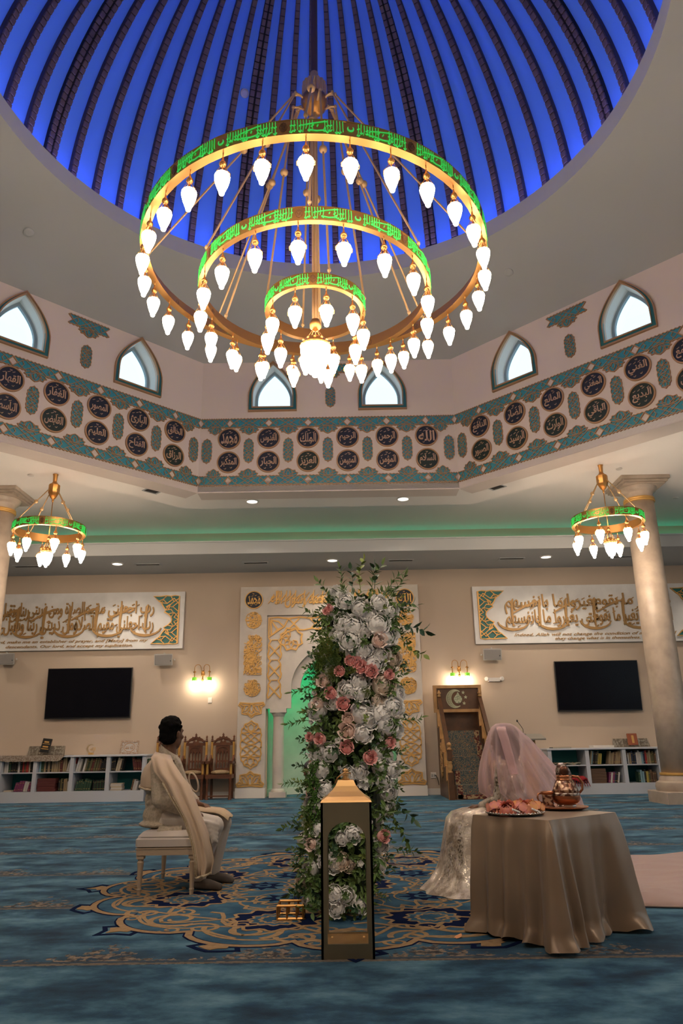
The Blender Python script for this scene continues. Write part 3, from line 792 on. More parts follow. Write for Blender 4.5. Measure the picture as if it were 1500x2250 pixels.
# ================================================================ WALL PLAQUES WITH VERSES
M_plaque = mat('white_marble_board', (.74,.73,.73), .35, var=(3.,(.62,.61,.61),.35,.75))
M_emerald = mat('emerald_panel', (.01,.15,.14), .45)
def plaque_corner(sx):
    # scalloped lace bracket occupying x 0..0.55 (outer edge at 0), y -0.55..0.55
    half = [(0,.55),(.10,.565),(.2,.55),(.3,.565),(.42,.55),(.60,.55),(.48,.44),(.42,.40),(.36,.30),(.30,.22),(.33,.18),(.24,.13),(.17,.06),(.15,0)]
    poly = half + [(x,-y) for x,y in reversed(half[:-1])]
    poly = [(sx*x,y) for x,y in poly]
    if sx > 0: poly = list(reversed(poly))
    p = MB().prism(poly, 0, .012); g = MB(); g.ribbon(poly, .022, 0, .035, closed=True)
    for sy in (-1,1):
        def R(pts, w=.018): g.ribbon([(sx*x,sy*y) for x,y in pts], w, .01, .032)
        R([(0,.5),(.12,.42),(.2,.55)]); R([(0,.36),(.12,.5),(.28,.38),(.42,.40)]); R([(.0,.42),(.14,.30),(.0,.18)]); R([(.12,.42),(.26,.30),(.14,.3)])
        R([(.26,.3),(.3,.22)]); R([(.30,.22),(.18,.24),(.12,.16),(.24,.13)]); R([(.0,.05),(.10,.16),(.17,.06)]); R([(0,.18),(.1,.05),(0,0)])
        R([(.28,.38),(.38,.48),(.3,.55)]); R([(.42,.40),(.36,.48),(.48,.44)]); R([(.2,.36),(.3,.3),(.24,.24),(.2,.36)])
    return p, g
def plaque(x0, x1, z0, z1, lines, eng, label, corners, seed):
    t = thing('verse_plaque', label, 'wall plaque', M=wall_frame((x0+x1)/2, (z0+z1)/2, D, .022))
    W, H = x1-x0, z1-z0
    b = MB().prism([(-W/2,-H/2),(W/2,-H/2),(W/2,H/2),(-W/2,H/2)], 0, .06); b.build('board', M_plaque, t)
    for sx in corners:
        # bracket opens towards the middle of the board
        p, g = plaque_corner(-sx); 
        o = p.build('corner_panel', M_emerald, t); o.location = (sx*(W/2-.12), 0.0, .06)
        o = g.build('corner_lace', M_goldleaf, t); o.location = (sx*(W/2-.12), 0.0, .06)
    m = MB()
    for (s, a, y0, b_, y1) in lines: put_text(m, s, a, y0, b_, y1, .06, .10, bold=.012)
    q = random.Random(seed); xa = min(l[1] for l in lines); xb = max(l[3] for l in lines)
    n = int((xb-xa)/.30)
    for i in range(n):      # tall upright strokes and sweeping tails that tie the tiers together
        x = xa + (xb-xa)*(i+.5)/n + q.uniform(-.05,.05)
        if i % 2 == 0:
            m.ribbon([(x+.03,.36),(x,.30),(x-.015,0),(x-.01,-.28)], [.02,.06,.05,.03], .06, .10)
        xc = x; pts = [(xc+.36*cos(a_), -.16+.20*sin(a_)) for a_ in [pi*(1.02+.93*j/8) for j in range(9)]]
        if i % 3 == 0: m.ribbon(pts, [.02,.035,.05,.06,.06,.05,.04,.03,.02], .06, .098)
        if i % 3 == 1: m.ribbon([(xc-.3,.02),(xc-.05,.16),(xc+.2,.27),(xc+.32,.29)], [.03,.045,.045,.02], .06, .098)
        for _ in range(3):
            mx, my = x+q.uniform(-.15,.15), q.uniform(-.3,.36); m.ribbon([(mx-.03,my-.012),(mx,my),(mx+.03,my+.02)], .02, .06, .095)
    m.build('arabic_lettering', M_goldtext, t)
    e = MB()
    for s, a, y0, b_, y1 in eng: put_text(e, s, a, y0, b_, y1, .06, .075, arabic=False, shear=.35, bold=.006)
    e.build('english_lettering', M_goldtext, t)
    return t
W2 = 5.35/2
plaque(-3.78-5.35, -3.78, 3.235, 4.56,
  [('رب اجعلني مقيم الصلاة', .15,-.40,1.98,.10), ('رب اجعلني مقيم', .35,.0,1.98,.45), ('ومن ذريتي ربنا وتقبل دعاء', -1.9,-.40,.22,.12), ('الصلاة ومن ذريتي', -.95,.0,.35,.45),('ربنا وتقبل دعاء',-1.95,.02,-.95,.45)],
  [('My Lord, make me an establisher of prayer, and [Many] from my', -1.95,-.515,1.87,-.43), ('descendants. Our lord, and accept my suplication.', -1.4,-.625,1.53,-.54)],
  'long white plaque with gold Arabic verse and prayer-establisher translation, left of the niche', (1,-1), 3)
plaque(2.965, 2.965+5.35, 3.225, 4.565,
  [('ان الله لا يغير ما بقوم', .1,-.36,1.9,.12), ('لا يغير ما بقوم', .15,.04,1.9,.46), ('حتى يغيروا ما بانفسهم', -1.95,-.38,.2,.10), ('يغيروا ما بانفسهم',-1.95,.0,.2,.46)],
  [('Indeed, Allah will not change the condition of a people until', -1.78,-.53,1.95,-.44), ('they change what is in themselves.', -.85,-.625,1.1,-.54)],
  'long white plaque with gold Arabic verse about change, right of the niche', (-1,1), 5)

# ================================================================ PRAYER NICHE (MIHRAB)
MX = -.385; HWM = 2.06; MW = .62; MT = 4.61
mih = thing('prayer_niche', 'tall pale marble prayer niche with gold lattice and green-lit recess', 'prayer niche', M=wall_frame(MX, 0, D))
fr = MB(); fr.prism([(-HWM,.2),(-HWM+MW,.2),(-HWM+MW,3.94),(HWM-MW,3.94),(HWM-MW,.2),(HWM,.2),(HWM,MT),(-HWM,MT)], 0, .22)
fr.build('marble_surround', M_marble, mih)
for sg in (-1,1):
    x0, x1 = (sg*HWM, sg*(HWM-MW)) if sg < 0 else (sg*(HWM-MW), sg*HWM)
    MB().box(x0-.012,0,0,x1+.012,.20,.235).build('plinth', M_white, mih)
IN = HWM-MW+.012; OP = .88
def arch(hw, zs, zt, n=12):
    R = [(hw, zs)]
    for i in range(1, n+1):
        q = i/n; R.append((hw*(1-q**2.6)**.75 if q < 1 else 0, zs+(zt-zs)*(q*.75+.25*q*q)))
    return R
a1 = arch(OP, 2.28, 3.30)
p = MB(); poly = [(-IN,1.86),(-OP,1.86)] + [(-x,y) for x,y in a1] + list(reversed(a1[:-1])) + [(OP,1.86),(IN,1.86),(IN,3.95),(-IN,3.95)]
p.prism(poly, .02, .14, back=True); p.build('arch_panel', M_marble, mih)
a2 = arch(OP-.20, 2.28, 3.08)
p = MB(); poly = [(-IN,2.28),(-OP+.2,2.28)] + [(-x,y) for x,y in a2[1:]] + list(reversed(a2[1:-1])) + [(OP-.2,2.28),(IN,2.28),(IN,3.92),(-IN,3.92)]
p.prism(poly, -.16, .018, back=True); p.build('inner_arch', M_marble, mih)
M_apse = mat('pale_green_plaster', (.50,.55,.48), .75, var=(3.,(.42,.48,.42),.35,.7))
ap = MB(); ringsA = []
for z in (0, 3.9):
    ringsA.append([(-IN-.02,z,-.02)] + [(-(IN+.02)*cos(pi*j/24), z, -.05-1.15*sin(pi*j/24)) for j in range(25)] + [(IN+.02,z,-.02)])
ap.loft(ringsA, closed=False); ap.add([(x,3.9,w_) for x,z,w_ in ringsA[1]], [tuple(range(len(ringsA[1])))])
ap.build('apse_wall', M_apse, mih, 2)
ab = MB(); 
for z, dd in ((0,.02),(.13,.02),(.14,0.0)): pass
rr_ = [[(-(IN-.0+0)*cos(pi*j/24)*k1, z, -.05-1.15*sin(pi*j/24)*k1) for j in range(25)] for z, k1 in ((0,.985),(.15,.985),(.155,1.0))]
ab.loft(rr_, closed=False); ab.build('apse_baseboard', M_white, mih, 2)
st = MB(); st.tube([(-IN+.08,3.75,-.22),(IN-.08,3.75,-.22)], .02, 5)
for sg in (-1,1): st.tube([(sg*(IN-.07),1.95,-.22),(sg*(IN-.07),3.75,-.22)], .02, 5)
st.build('led_strip', M_niche, mih)
for sg in (-1,1):
    cx_ = sg*(IN+OP)/2
    def up(mb): mb.v = [(x+cx_, z, -y+.0) for x, y, z in mb.v]; mb.f = mb.f; return mb
    up(MB().lathe([(.122,.17),(.128,.8),(.118,1.70)], 24)).build('column_shaft', M_marble, mih, 2)
    up(MB().lathe([(.12,1.69),(.135,1.70),(.14,1.72),(.165,1.755),(.165,1.77)], 24).box(-.18,-.18,1.77,.18,.18,1.86)).build('column_capital', M_marble, mih, 2)
    up(MB().lathe([(.155,.11),(.155,.14),(.13,.17),(.12,.18)], 24).box(-.18,-.18,0,.18,.18,.11)).build('column_base', M_marble, mih, 2)
# gold ornament on the surround
def strokes(seed, xr, yr, n, w_, z0, z1, clip=None):
    q = random.Random(seed); m = MB()
    for i in range(n):
        x, y = q.uniform(-xr,xr), q.uniform(-yr,yr)
        if clip and not clip(x, y): continue
        k = q.randrange(4); s_ = q.uniform(.05,.10); a = q.choice((0,0,pi/2,.5,-.4))
        if k == 0: pts = [(-s_,-.2*s_),(0,0),(s_,.25*s_)]
        elif k == 1: pts = [(s_*cos(t_), .8*s_*sin(t_)) for t_ in [pi+pi*j/6 for j in range(7)]]
        elif k == 2: pts = [(.2*s_,s_),(0,.4*s_),(0,-s_)]
        else: pts = [(.5*s_*cos(t_), .5*s_*sin(t_)) for t_ in [2*pi*j/8 for j in range(8)]]
        P = [(x+px*cos(a)-py*sin(a), y+px*sin(a)+py*cos(a)) for px, py in pts]
        P = [(max(-xr-.02,min(xr+.02,px)), max(-yr-.02,min(yr+.02,py))) for px, py in P]
        if clip: P = [pp if clip(*pp) else (pp[0]*xr/max(1e-6,math.hypot(*pp)), pp[1]*yr/max(1e-6,math.hypot(*pp))) for pp in P]
        m.ribbon(P, w_, z0, z1, closed=(k == 3))
    return m
def gold_part(nm, mb, x, y, z=.22, m=M_goldleaf):
    o = mb.build(nm, m, mih); o.location = (x, y, z); return o
def roundel_script(seed, r):
    m = strokes(seed, r*.92, r*.92, 85, .013, 0, .02, lambda x, y: x*x+y*y < (r*.97)**2); return m
def lattice(W, H):
    m = MB()
    out = [(0,H),(.28*W,.9*H),(.6*W,.86*H),(.68*W,.72*H),(.9*W,.64*H),(.92*W,.5*H),(W,.4*H),(.9*W,.22*H),(W,.08*H)]
    right = out + [(x,-y) for x,y in reversed(out)]; m.ribbon(right + [(-x,y) for x,y in reversed(right[1:-1])], .026, 0, .02, closed=True)
    for sx in (-1,1):
        for sy in (-1,1):
            def R(pts, w_=.022): m.ribbon([(sx*x*W,sy*y*H) for x,y in pts], w_, 0, .02)
            R([(0,.9),(.3,.76),(.25,.62),(0,.54)]); R([(0,.54),(.5,.62),(.68,.72)]); R([(0,.54),(.55,.5),(.92,.5)]); R([(0,.48),(.55,.26),(1,.1)])
            R([(0,.2),(.5,.42),(.9,.5)]); R([(0,.2),(.45,.06),(.9,.2)]); R([(.3,.76),(.6,.86)]); R([(.0,.48),(.3,.54)]); R([(.45,.06),(.0,.0)])
    return m
def fan(W, H, up):
    m = MB(); s_ = 1 if up else -1
    def R(pts, w_=.024):
        for sx in (-1,1): m.ribbon([(sx*x*W, s_*y*H) for x,y in pts], w_, 0, .02)
    R([(0,1),(.25,.8),(.45,.78),(.72,.72),(.75,.3),(1,.1),(.9,-.05),(0,0)]); R([(0,.7),(.16,.4),(.1,.1),(0,.05)]); R([(.15,.1),(.4,.5),(.68,.6),(.5,.15),(.15,.1)])
    R([(0,.86),(.3,.68),(.16,.4)]); R([(.75,.3),(.55,.15),(.9,.05)]); R([(.3,.68),(.55,.66)])
    return m
for sg, nm in ((-1,'محمد'),(1,'الله')):
    x = sg*(HWM-.31)
    o = MB().lathe([(.19,0),(.19,.012)], 32).build('dark_roundel', M_navy, mih); o.location = (x,4.30,.22)
    m = MB(); m.ribbon([(.2*cos(2*pi*i/36),.2*sin(2*pi*i/36)) for i in range(36)], .02, 0, .03, closed=True); m2 = medallion_letters(nm, .185, 4)
    m.v += m2.v; n0 = len(m.v)-len(m2.v); m.f += [tuple(i+n0 for i in f) for f in m2.f]
    gold_part('roundel_lettering', m, x, 4.30)
    gold_part('script_roundel', roundel_script(10+sg, .20), x, 3.83)
    gold_part('script_column', strokes(20+sg, .18, .43, 170, .014, 0, .02), x, 3.05)
    gold_part('script_roundel', roundel_script(30+sg, .20), x, 2.31)
    gold_part('lace_pendant', fan(.29,.30,False), x, 1.97)
    gold_part('lace_cartouche', lattice(.23,.50), x, 1.10)
    gold_part('lace_crest', fan(.30,.30,True), x, .25)
m = MB(); put_text(m, 'محمد رسول الله', -1.36,-.20,.0,.20, 0,.03, bold=.012); put_text(m, 'لا اله الا الله', .0,-.20,1.36,.20, 0,.03, bold=.012)
q_ = random.Random(9)
for i in range(26):
    x = -1.32+2.64*i/25
    if i % 2: m.ribbon([(x+.02,.21),(x,.1),(x-.01,-.12)], [.012,.03,.02], 0, .03)
    m.ribbon([(x-.1,-.1+q_.uniform(-.08,.1)),(x,-.02+q_.uniform(0,.1)),(x+.12,.1+q_.uniform(0,.08))], [.012,.024,.012], 0, .028)
gold_part('band_lettering', m, 0, 4.305)
for sg in (-1,1):
    m = MB()
    def R(pts, w_=.03): m.ribbon([(sg*x,y) for x,y in pts], w_, 0, .022)
    xo, xi = 1.40, 1.12
    for z0 in (2.08,2.53,2.98):
        R([(xo,z0),(xi,z0+.30)]); R([(xi,z0),(xo,z0+.30)]); R([(xo,z0+.30),(xo-.05,z0+.38),(xo,z0+.45)]); R([(xi,z0+.30),(xi+.05,z0+.38),(xi,z0+.45)])
        R([(xo,z0),(xo+.015,z0+.08),(xo-.01,z0+.15),(xo,z0+.30)]); R([(xi,z0),(xi-.015,z0+.08),(xi+.01,z0+.15),(xi,z0+.30)]); R([(xo-.07,z0+.40),(xi+.07,z0+.40)], .02)
    R([(xo,3.43),(xo,3.88),(1.2,3.9),(.95,3.87),(.7,3.9),(.45,3.87),(.2,3.9),(0,3.87)]); R([(xi,3.43),(1.0,3.55),(.8,3.62),(.6,3.60),(.4,3.64),(.2,3.6),(0,3.64)])
    for x0 in (.95,.45): R([(x0,3.87),(x0-.25,3.62)]); R([(x0,3.62),(x0-.25,3.87)])
    R([(1.36,3.84),(1.18,3.80),(1.05,3.68),(1.2,3.62),(1.34,3.5),(1.36,3.84)]); R([(1.36,3.84),(1.2,3.62)]); R([(xo,3.45),(1.25,3.55),(1.05,3.68),(.95,3.87)])
    # large corner rosette
    cx_, cy_ = .88, 3.40
    R([(cx_+.24*k_*cos(t_), cy_+.24*k_*sin(t_)) for t_, k_ in [(2*pi*j/16, 1.12 if j % 2 else .92) for j in range(17)]], .034)
    for j in range(5):
        a = -2.4+j*.85; R([(cx_+.05*cos(a),cy_+.05*sin(a)),(cx_+.14*cos(a+.35),cy_+.14*sin(a+.35)),(cx_+.21*cos(a),cy_+.21*sin(a)),(cx_+.14*cos(a-.35),cy_+.14*sin(a-.35)),(cx_+.05*cos(a),cy_+.05*sin(a))], .022)
    gold_part('gold_lattice', m, 0, 0, .14)
# ================================================================ WALL FITTINGS
def tv(x, z, wd, ht, label, tilt=3.):
    t = thing('television', label, 'television', M=wall_frame(x, z, D, .0), group=None)
    m = MB(T(0,0,.10) @ Rx(rad(tilt))); m.cbox(-wd/2,-ht/2,-.02,wd/2,ht/2,.03,.008); m.build('housing', M_black, t)
    m = MB(T(0,0,.10) @ Rx(rad(tilt))); m.box(-wd/2+.018,-ht/2+.03,.03,wd/2-.018,ht/2-.018,.0325); m.build('screen', mat('tv_screen', (.003,.0035,.007), .2, spec=.18), t)
    m = MB(); m.box(-.2,-.15,.001,.2,.15,.07); m.build('wall_bracket', M_darkgrey, t)
    m = MB(T(0,0,.10) @ Rx(rad(tilt))); m.box(-.05,-ht/2+.008,.03,.05,-ht/2+.02,.032); m.build('badge', M_darkgrey, t)
tv(-5.83, 2.26, 1.92, 1.11, 'large black flat television on the wall, left of the niche')
tv(5.63, 2.25, 1.88, 1.10, 'large black flat television on the wall, right of the niche')
M_spk = mat('speaker_plastic', (.48,.47,.45), .5); M_spkg = mat('speaker_grille', (.30,.28,.27), .7)
for x, z, sg, l in ((-7.78,3.04,1,'at the left picture edge above the left television'),(-4.17,2.97,1,'under the right end of the left plaque'),(3.30,2.97,-1,'under the left end of the right plaque'),(7.02,2.99,-1,'half behind the right column')):
    t = thing('loudspeaker', 'small white wall speaker, '+l, 'speaker', M=wall_frame(x, z, D), group='wall speakers')
    m = MB(T(0,0,.20) @ Rx(rad(12)) @ Ry(rad(0))); P = [(-.21,-.09),(-.12,-.13),(.12,-.13),(.21,-.09)]
    m.add([(-.21,-.13,.0),(.21,-.13,.0),(.21,.13,.0),(-.21,.13,.0),(-.14,-.11,-.17),(.14,-.11,-.17),(.14,.11,-.17),(-.14,.11,-.17)], [(0,1,2,3),(7,6,5,4),(0,4,5,1),(1,5,6,2),(2,6,7,3),(3,7,4,0)])
    m.build('cabinet', M_spk, t)
    m = MB(T(0,0,.20) @ Rx(rad(12))); m.cbox(-.195,-.115,.0,.195,.115,.012,.01); m.build('grille', M_spkg, t)
    m = MB(T(0,0,.20) @ Rx(rad(12))); m.lathe([(.012,.011),(.012,.015)], 8, (.165,-.03,0)); m.build('badge', M_black, t)
    m = MB(); m.tube([(0,.0,.0),(0,.0,.05)], .03, 8).tube([(0,0,.04),(0,.14,.06),(0,.15,.16)], .018, 6).tube([(sg*.22,-.0,.10),(sg*.25,0,.18)], .02, 6); m.build('bracket', M_spk, t)
M_green_glass = mat('green_shade_glass', (.15,.4,.05), .4, emit=.8, ecol=(.2,.6,.03))
M_bulb = mat('sconce_bulb', (1,.9,.8), .5, emit=12., ecol=(1,.85,.66))
for x, z, l in ((-3.29,2.66,'left of the niche, above the carved chairs'),(2.55,2.67,'above the pulpit sign board')):
    t = thing('wall_sconce', 'gold twin-arm wall sconce with green-banded glowing shades, '+l, 'wall lamp', M=wall_frame(x, z, D), group='twin-arm sconces')
    m = MB().ell((0,.0,.02), (.045,.075,.02), 12, 8); m.tube([(0,-.06,.03),(0,-.13,.05)], .015, 6); m.ell((0,-.14,.05), .03, 8, 6); m.build('back_plate', M_gold, t, True)
    for sg in (-1,1):
        pts = [(sg*.03,.05,.04)] + [(sg*(.10-.07*cos(a)), .12+.075*sin(a), .10+.03*a/pi) for a in [pi*j/8 for j in range(9)]]
        m = MB().tube([(sg*.0,.0,.03)]+pts+[(sg*.17,.06,.13)], .007, 6); m.tube([(sg*.17,.06,.13),(sg*.165,-.10,.13)], .011, 6); m.lathe([(.03,-.012),(.03,.012)], 8, (sg*.168,.03,.13), 'y')
        arm = m.build('arm', M_gold, t, True)
        m = MB().lathe([(.052,-.035),(.056,-.03),(.056,.035),(.02,.045)], 14, (sg*.165,-.13,.13), 'y'); m.build('green_shade', M_green_glass, t, 2)
        m = MB().lathe([(.04,.0),(.035,-.03),(.015,-.06),(.002,-.065)], 12, (sg*.165,-.155,.13), 'y'); m.build('bulb', M_bulb, t, True)
        ld = bpy.data.lights.new('sconce_lamp','POINT'); ld.energy = SCONCE; ld.color = (1,.80,.58); ld.shadow_soft_size = .04
        lo = bpy.data.objects.new('sconce_lamp', ld); COL.objects.link(lo); lo.parent = t; lo.location = (sg*.165,-.25,.15)
t = thing('emergency_light', 'white oval emergency light unit on the wall, right of the pulpit', 'emergency light', M=wall_frame(3.33,2.42,D))
m = MB(); m.loft([[(-.14,-.045,0),(.14,-.045,0),(.16,.05,0),(-.16,.05,0)],[(-.12,-.035,.07),(.12,-.035,.07),(.15,.045,.07),(-.15,.045,.07)]], caps=True); m.build('housing', M_white, t)
for sg in (-1,1): MB(T(sg*.17,.02,.06) @ Ry(sg*.5)).lathe([(.045,-.03),(.05,.02),(.04,.03)], 12).build('lamp_head', M_white, t, 2)
t = thing('light_switch', 'small white light switch below the left sconce', 'light switch', M=wall_frame(-3.11,2.07,D)); MB().cbox(-.045,-.06,0,.045,.06,.012,.004).build('plate', M_white, t); MB().box(-.015,-.03,.012,.015,.03,.018).build('rocker', M_white, t)
t = thing('wall_outlet', 'white double wall outlet with a plugged-in black cord beside the pulpit', 'outlet', M=wall_frame(1.85,.40,D)); MB().cbox(-.06,-.06,0,.06,.06,.012,.004).build('plate', M_white, t)
for dx in (-.028,.028): MB().cbox(dx-.018,-.03,.012,dx+.018,.03,.018,.003).build('socket', M_spk, t)
MB().tube([(.03,.0,.02),(.05,-.0,.05),(.08,-.06,.06),(.10,-.14,.04),(.11,-.2,.03)], .008, 6).build('cord', M_black, t)

# ================================================================ CARVED CHAIRS
M_wood = mat('red_brown_wood', (.13,.042,.016), .4, var=(9,(.085,.028,.012),.4,.65))
M_chgold = mat('gilded_post', (.50,.27,.07), .45, .3)
M_cush = mat('tan_brocade', (.36,.26,.15), .8, var=(60,(.22,.15,.08),.45,.55))
def throne(x, label):
    t = thing('carved_chair', label, 'chair', (x, 16.72, 0), 0, 'carved wooden armchairs by the wall'); t.scale = (.9,1,1)
    hw = .265
    for sx in (-1,1):
        m = MB().lathe([(.045,0),(.038,.03),(.03,.10),(.026,.30),(.033,.33),(.026,.36),(.04,.40),(.038,.47)], 10, (sx*.27,-.22,0)); m.build('leg', M_wood, t, 2)
        m = MB().box(sx*.245-.028,.19,0,sx*.245+.028,.245,.50); m.build('leg', M_wood, t)
        m = MB().box(sx*hw-.032,.185,.50,sx*hw+.032,.25,.82); post = m.build('back_post', M_wood, t)
        MB().cbox(sx*hw-.026,.18,.82,sx*hw+.026,.24,1.17,.008).build('gilt_column', M_chgold, t)
        m = MB().lathe([(.032,1.17),(.035,1.19),(.018,1.205),(.03,1.225),(.012,1.245),(.026,1.265),(.022,1.285),(.004,1.31)], 10, (sx*hw,.21,0)); m.build('finial', M_wood, t, True)
        MB().lathe([(.034,.50),(.03,.53),(.028,.70),(.034,.72)], 10, (sx*.28,-.21,0)).build('arm_post', M_chgold, t, True)
        m = MB().box(sx*.28-.04,-.27,.72,sx*.28+.04,.20,.76); m.box(sx*.28-.045,-.28,.76,sx*.28+.045,-.17,.775); m.build('armrest', M_wood, t)
        m = MB().add([(sx*.28-.02,.19,.50),(sx*.28+.02,.19,.50),(sx*.28+.02,.19,.90),(sx*.28-.02,.19,.90),(sx*.28-.02,-.10,.74),(sx*.28+.02,-.10,.74)], [(0,1,2,3),(3,2,5,4),(0,4,5,1),(0,3,4),(1,5,2)]); m.build('arm_scroll', M_wood, t)
    m = MB().box(-.31,-.26,.42,.31,.25,.50); m.build('seat', M_wood, t)
    m = MB(); m.ell((0,-.02,.535), (.24,.22,.055), 16, 8); m.build('cushion', M_cush, t, True)
    MB().box(-.25,-.235,.06,.25,-.205,.085).build('stretcher', M_wood, t)
    # pierced gothic back
    fb = Matrix(((1,0,0,0),(0,0,-1,.225),(0,1,0,0),(0,0,0,1)))
    holes = []
    for i in range(4):
        cx_ = -.108+.072*i
        holes.append([(cx_-.024,.62),(cx_+.024,.62),(cx_+.024,.72),(cx_,.765),(cx_-.024,.72)])
        holes.append([(cx_-.022,.79),(cx_,.77),(cx_+.022,.79),(cx_+.024,.90),(cx_,.95),(cx_-.024,.90)])
    m = MB(fb); m.prism([(-.165,.52),(.165,.52),(.165,1.11),(-.165,1.11)], -.015, .02, holes, back=True)
    for i in range(4):
        cx_ = -.108+.072*i; m.ribbon([(cx_-.034,.88),(cx_-.02,.95),(cx_,.985),(cx_+.02,.95),(cx_+.034,.88)], .012, .02, .034)
    m.ribbon([(.13*cos(a), .99+.07*sin(a)) for a in [pi*j/10 for j in range(11)]], .016, .02, .036)
    m.build('tracery_back', M_wood, t)
    m = MB(fb); m.prism([(-.25,1.09),(.25,1.09),(.25,1.13),(-.25,1.13)], -.03, .035, back=True); m.build('top_rail', M_wood, t)
    m = MB(fb); cr = [(-.235,1.13),(.235,1.13),(.22,1.17),(.235,1.20),(.19,1.20),(.16,1.235),(.10,1.26),(.09,1.285),(.05,1.27),(.025,1.28),(.015,1.31),(.03,1.325),(.012,1.335),(0,1.36)]
    m.prism(cr+[(-x,y) for x,y in reversed(cr[2:-1])], -.015, .02, [[(0,1.165),(.03,1.195),(0,1.225),(-.03,1.195)],[(-.19,1.15),(-.08,1.15),(-.06,1.19),(-.13,1.19)],[(.08,1.15),(.19,1.15),(.13,1.19),(.06,1.19)]], back=True)
    m.ribbon([(-.22,1.15),(-.14,1.21),(0,1.25),(.14,1.21),(.22,1.15)], .018, .02, .035); m.build('crest', M_wood, t)
throne(-3.955, 'carved gothic wooden armchair, mostly hidden behind the seated man')
throne(-3.355, 'carved gothic wooden armchair, middle of the three')
throne(-2.755, 'carved gothic wooden armchair, nearest to the niche')

# ================================================================ BOOKCASES
M_shelf = mat('white_shelf_paint', (.50,.52,.57), .5); M_tealback = mat('teal_back_panel', (.01,.18,.19), .6)
def bookcase(xs, top, mid, bot, label, yf=16.42):
    x0, x1 = xs[0], xs[-1]
    t = thing('bookcase', label, 'bookcase', (0,0,0))
    yb = D-.02
    MB().cbox(x0-.06,yf-.03,top-.035,x1+.06,yb,top,.006).build('top_board', M_shelf, t)
    MB().box(x0-.03,yf,0,x1+.03,yb,bot).build('base', M_shelf, t)
    MB().box(x0,yb-.03,bot,x1,yb,top-.035).build('back_panel', M_tealback, t)
    for x in xs: MB().box(x-.04,yf,bot,x+.04,yb-.03,top-.035).build('upright', M_shelf, t)
    for a, b in zip(xs[:-1], xs[1:]): MB().box(a+.04,yf+.02,mid-.012,b-.04,yb-.03,mid+.012).build('shelf', M_shelf, t)
    return t
LX = [-8.15,-7.40,-6.65,-5.87,-5.10,-4.34]; RX = [4.26,5.05,5.83,6.57,7.32]
bookcase(LX, .935, .59, .215, 'low white bookcase with teal back panels, left of the carved chairs')
bookcase(RX, .925, .575, .215, 'low white bookcase with teal back panels, right behind the table')
BC = dict(k=('black',(.012,.011,.011)), n=('navy',(.015,.025,.06)), g=('dark green',(.02,.055,.03)), o=('olive',(.10,.09,.04)), r=('red',(.30,.02,.02)), m=('maroon',(.10,.02,.018)), b=('brown',(.11,.06,.035)), t=('tan',(.28,.21,.13)), c=('cream',(.45,.38,.29)), w=('white',(.5,.48,.46)), p=('purple',(.17,.03,.10)), y=('yellow',(.36,.28,.06)), l=('light blue',(.20,.33,.38)))
MBK = {k: mat('book_cover_'+v[0].replace(' ','_'), v[1], .6) for k, v in BC.items()}
M_page = mat('book_pages', (.50,.44,.34), .8); M_giltline = mat('spine_gilt', (.45,.30,.10), .5, .4)
bcache = {}
def book_mesh(k, w_, h, dp):
    key = (k, round(w_,3), round(h,3), dp)
    if key in bcache: return bcache[key]
    m = MB(); b = .3*w_
    P = [(-w_/2,dp),(-w_/2,b*.6),(-w_/4,0),(w_/4,0),(w_/2,b*.6),(w_/2,dp)]
    m.loft([[(x,y,0) for x,y in P],[(x,y,h) for x,y in P]], caps=True)
    me = m.data('book', MBK[k]); me.materials.append(M_giltline)
    n0 = len(m.v)
    q = MB(); 
    for zz in (.16,.80): q.add([(-w_*.36,-.001+.05*w_,h*zz),(-w_*.25,-.0015,h*zz),(w_*.25,-.0015,h*zz),(w_*.36,-.001+.05*w_,h*zz),(-w_*.36,-.001+.05*w_,h*zz+.008),(-w_*.25,-.0015,h*zz+.008),(w_*.25,-.0015,h*zz+.008),(w_*.36,-.001+.05*w_,h*zz+.008)], [(0,1,5,4),(1,2,6,5),(2,3,7,6)])
    m.v += q.v; m.f += [tuple(i+n0 for i in f) for f in q.f]
    me2 = bpy.data.meshes.new('book'); me2.from_pydata(m.v, [], m.f); me2.materials.append(MBK[k]); me2.materials.append(M_giltline)
    for i, p in enumerate(me2.polygons): p.material_index = 1 if i >= len(m.f)-6 and k not in 'wcl' else 0
    bcache[key] = me2; return me2
brnd = random.Random(3)
NUM = ORD + ['thirteenth','fourteenth','fifteenth','sixteenth','seventeenth','eighteenth','nineteenth','twentieth']
def row(x, z, codes, where, width, yf=16.50, hmax=.30, n0=0, group=None):
    # codes: letters; '/' leans the next book, '_' leaves a gap
    n = n0; lean = 0; items = []
    for c in codes:
        if c == '/': lean = 1; continue
        if c == '\\': lean = -1; continue
        if c == '_': x += .05; continue
        items.append((c, lean, None)); 
        h = hmax*brnd.uniform(.74,.98); w_ = width*brnd.uniform(.8,1.2)
        o = bpy.data.objects.new('book', book_mesh(c, round(w_,3), round(h,2), .20)); COL.objects.link(o)
        a = 0
        if lean: a = lean*rad(11); 
        sh = h*sin(abs(a))
        o.matrix_world = T(x + w_/2 + (0 if a >= 0 else sh), yf+brnd.uniform(0,.03), z + (w_/2*abs(sin(a)))) @ Ry(a)
        x += w_/cos(a) + .002 + (0.0)
        tag(o, '%s book, %s from left, %s' % (BC[c][0], NUM[n] if n < 20 else 'last', where), 'book', group or 'books on the '+where); n += 1
    return x
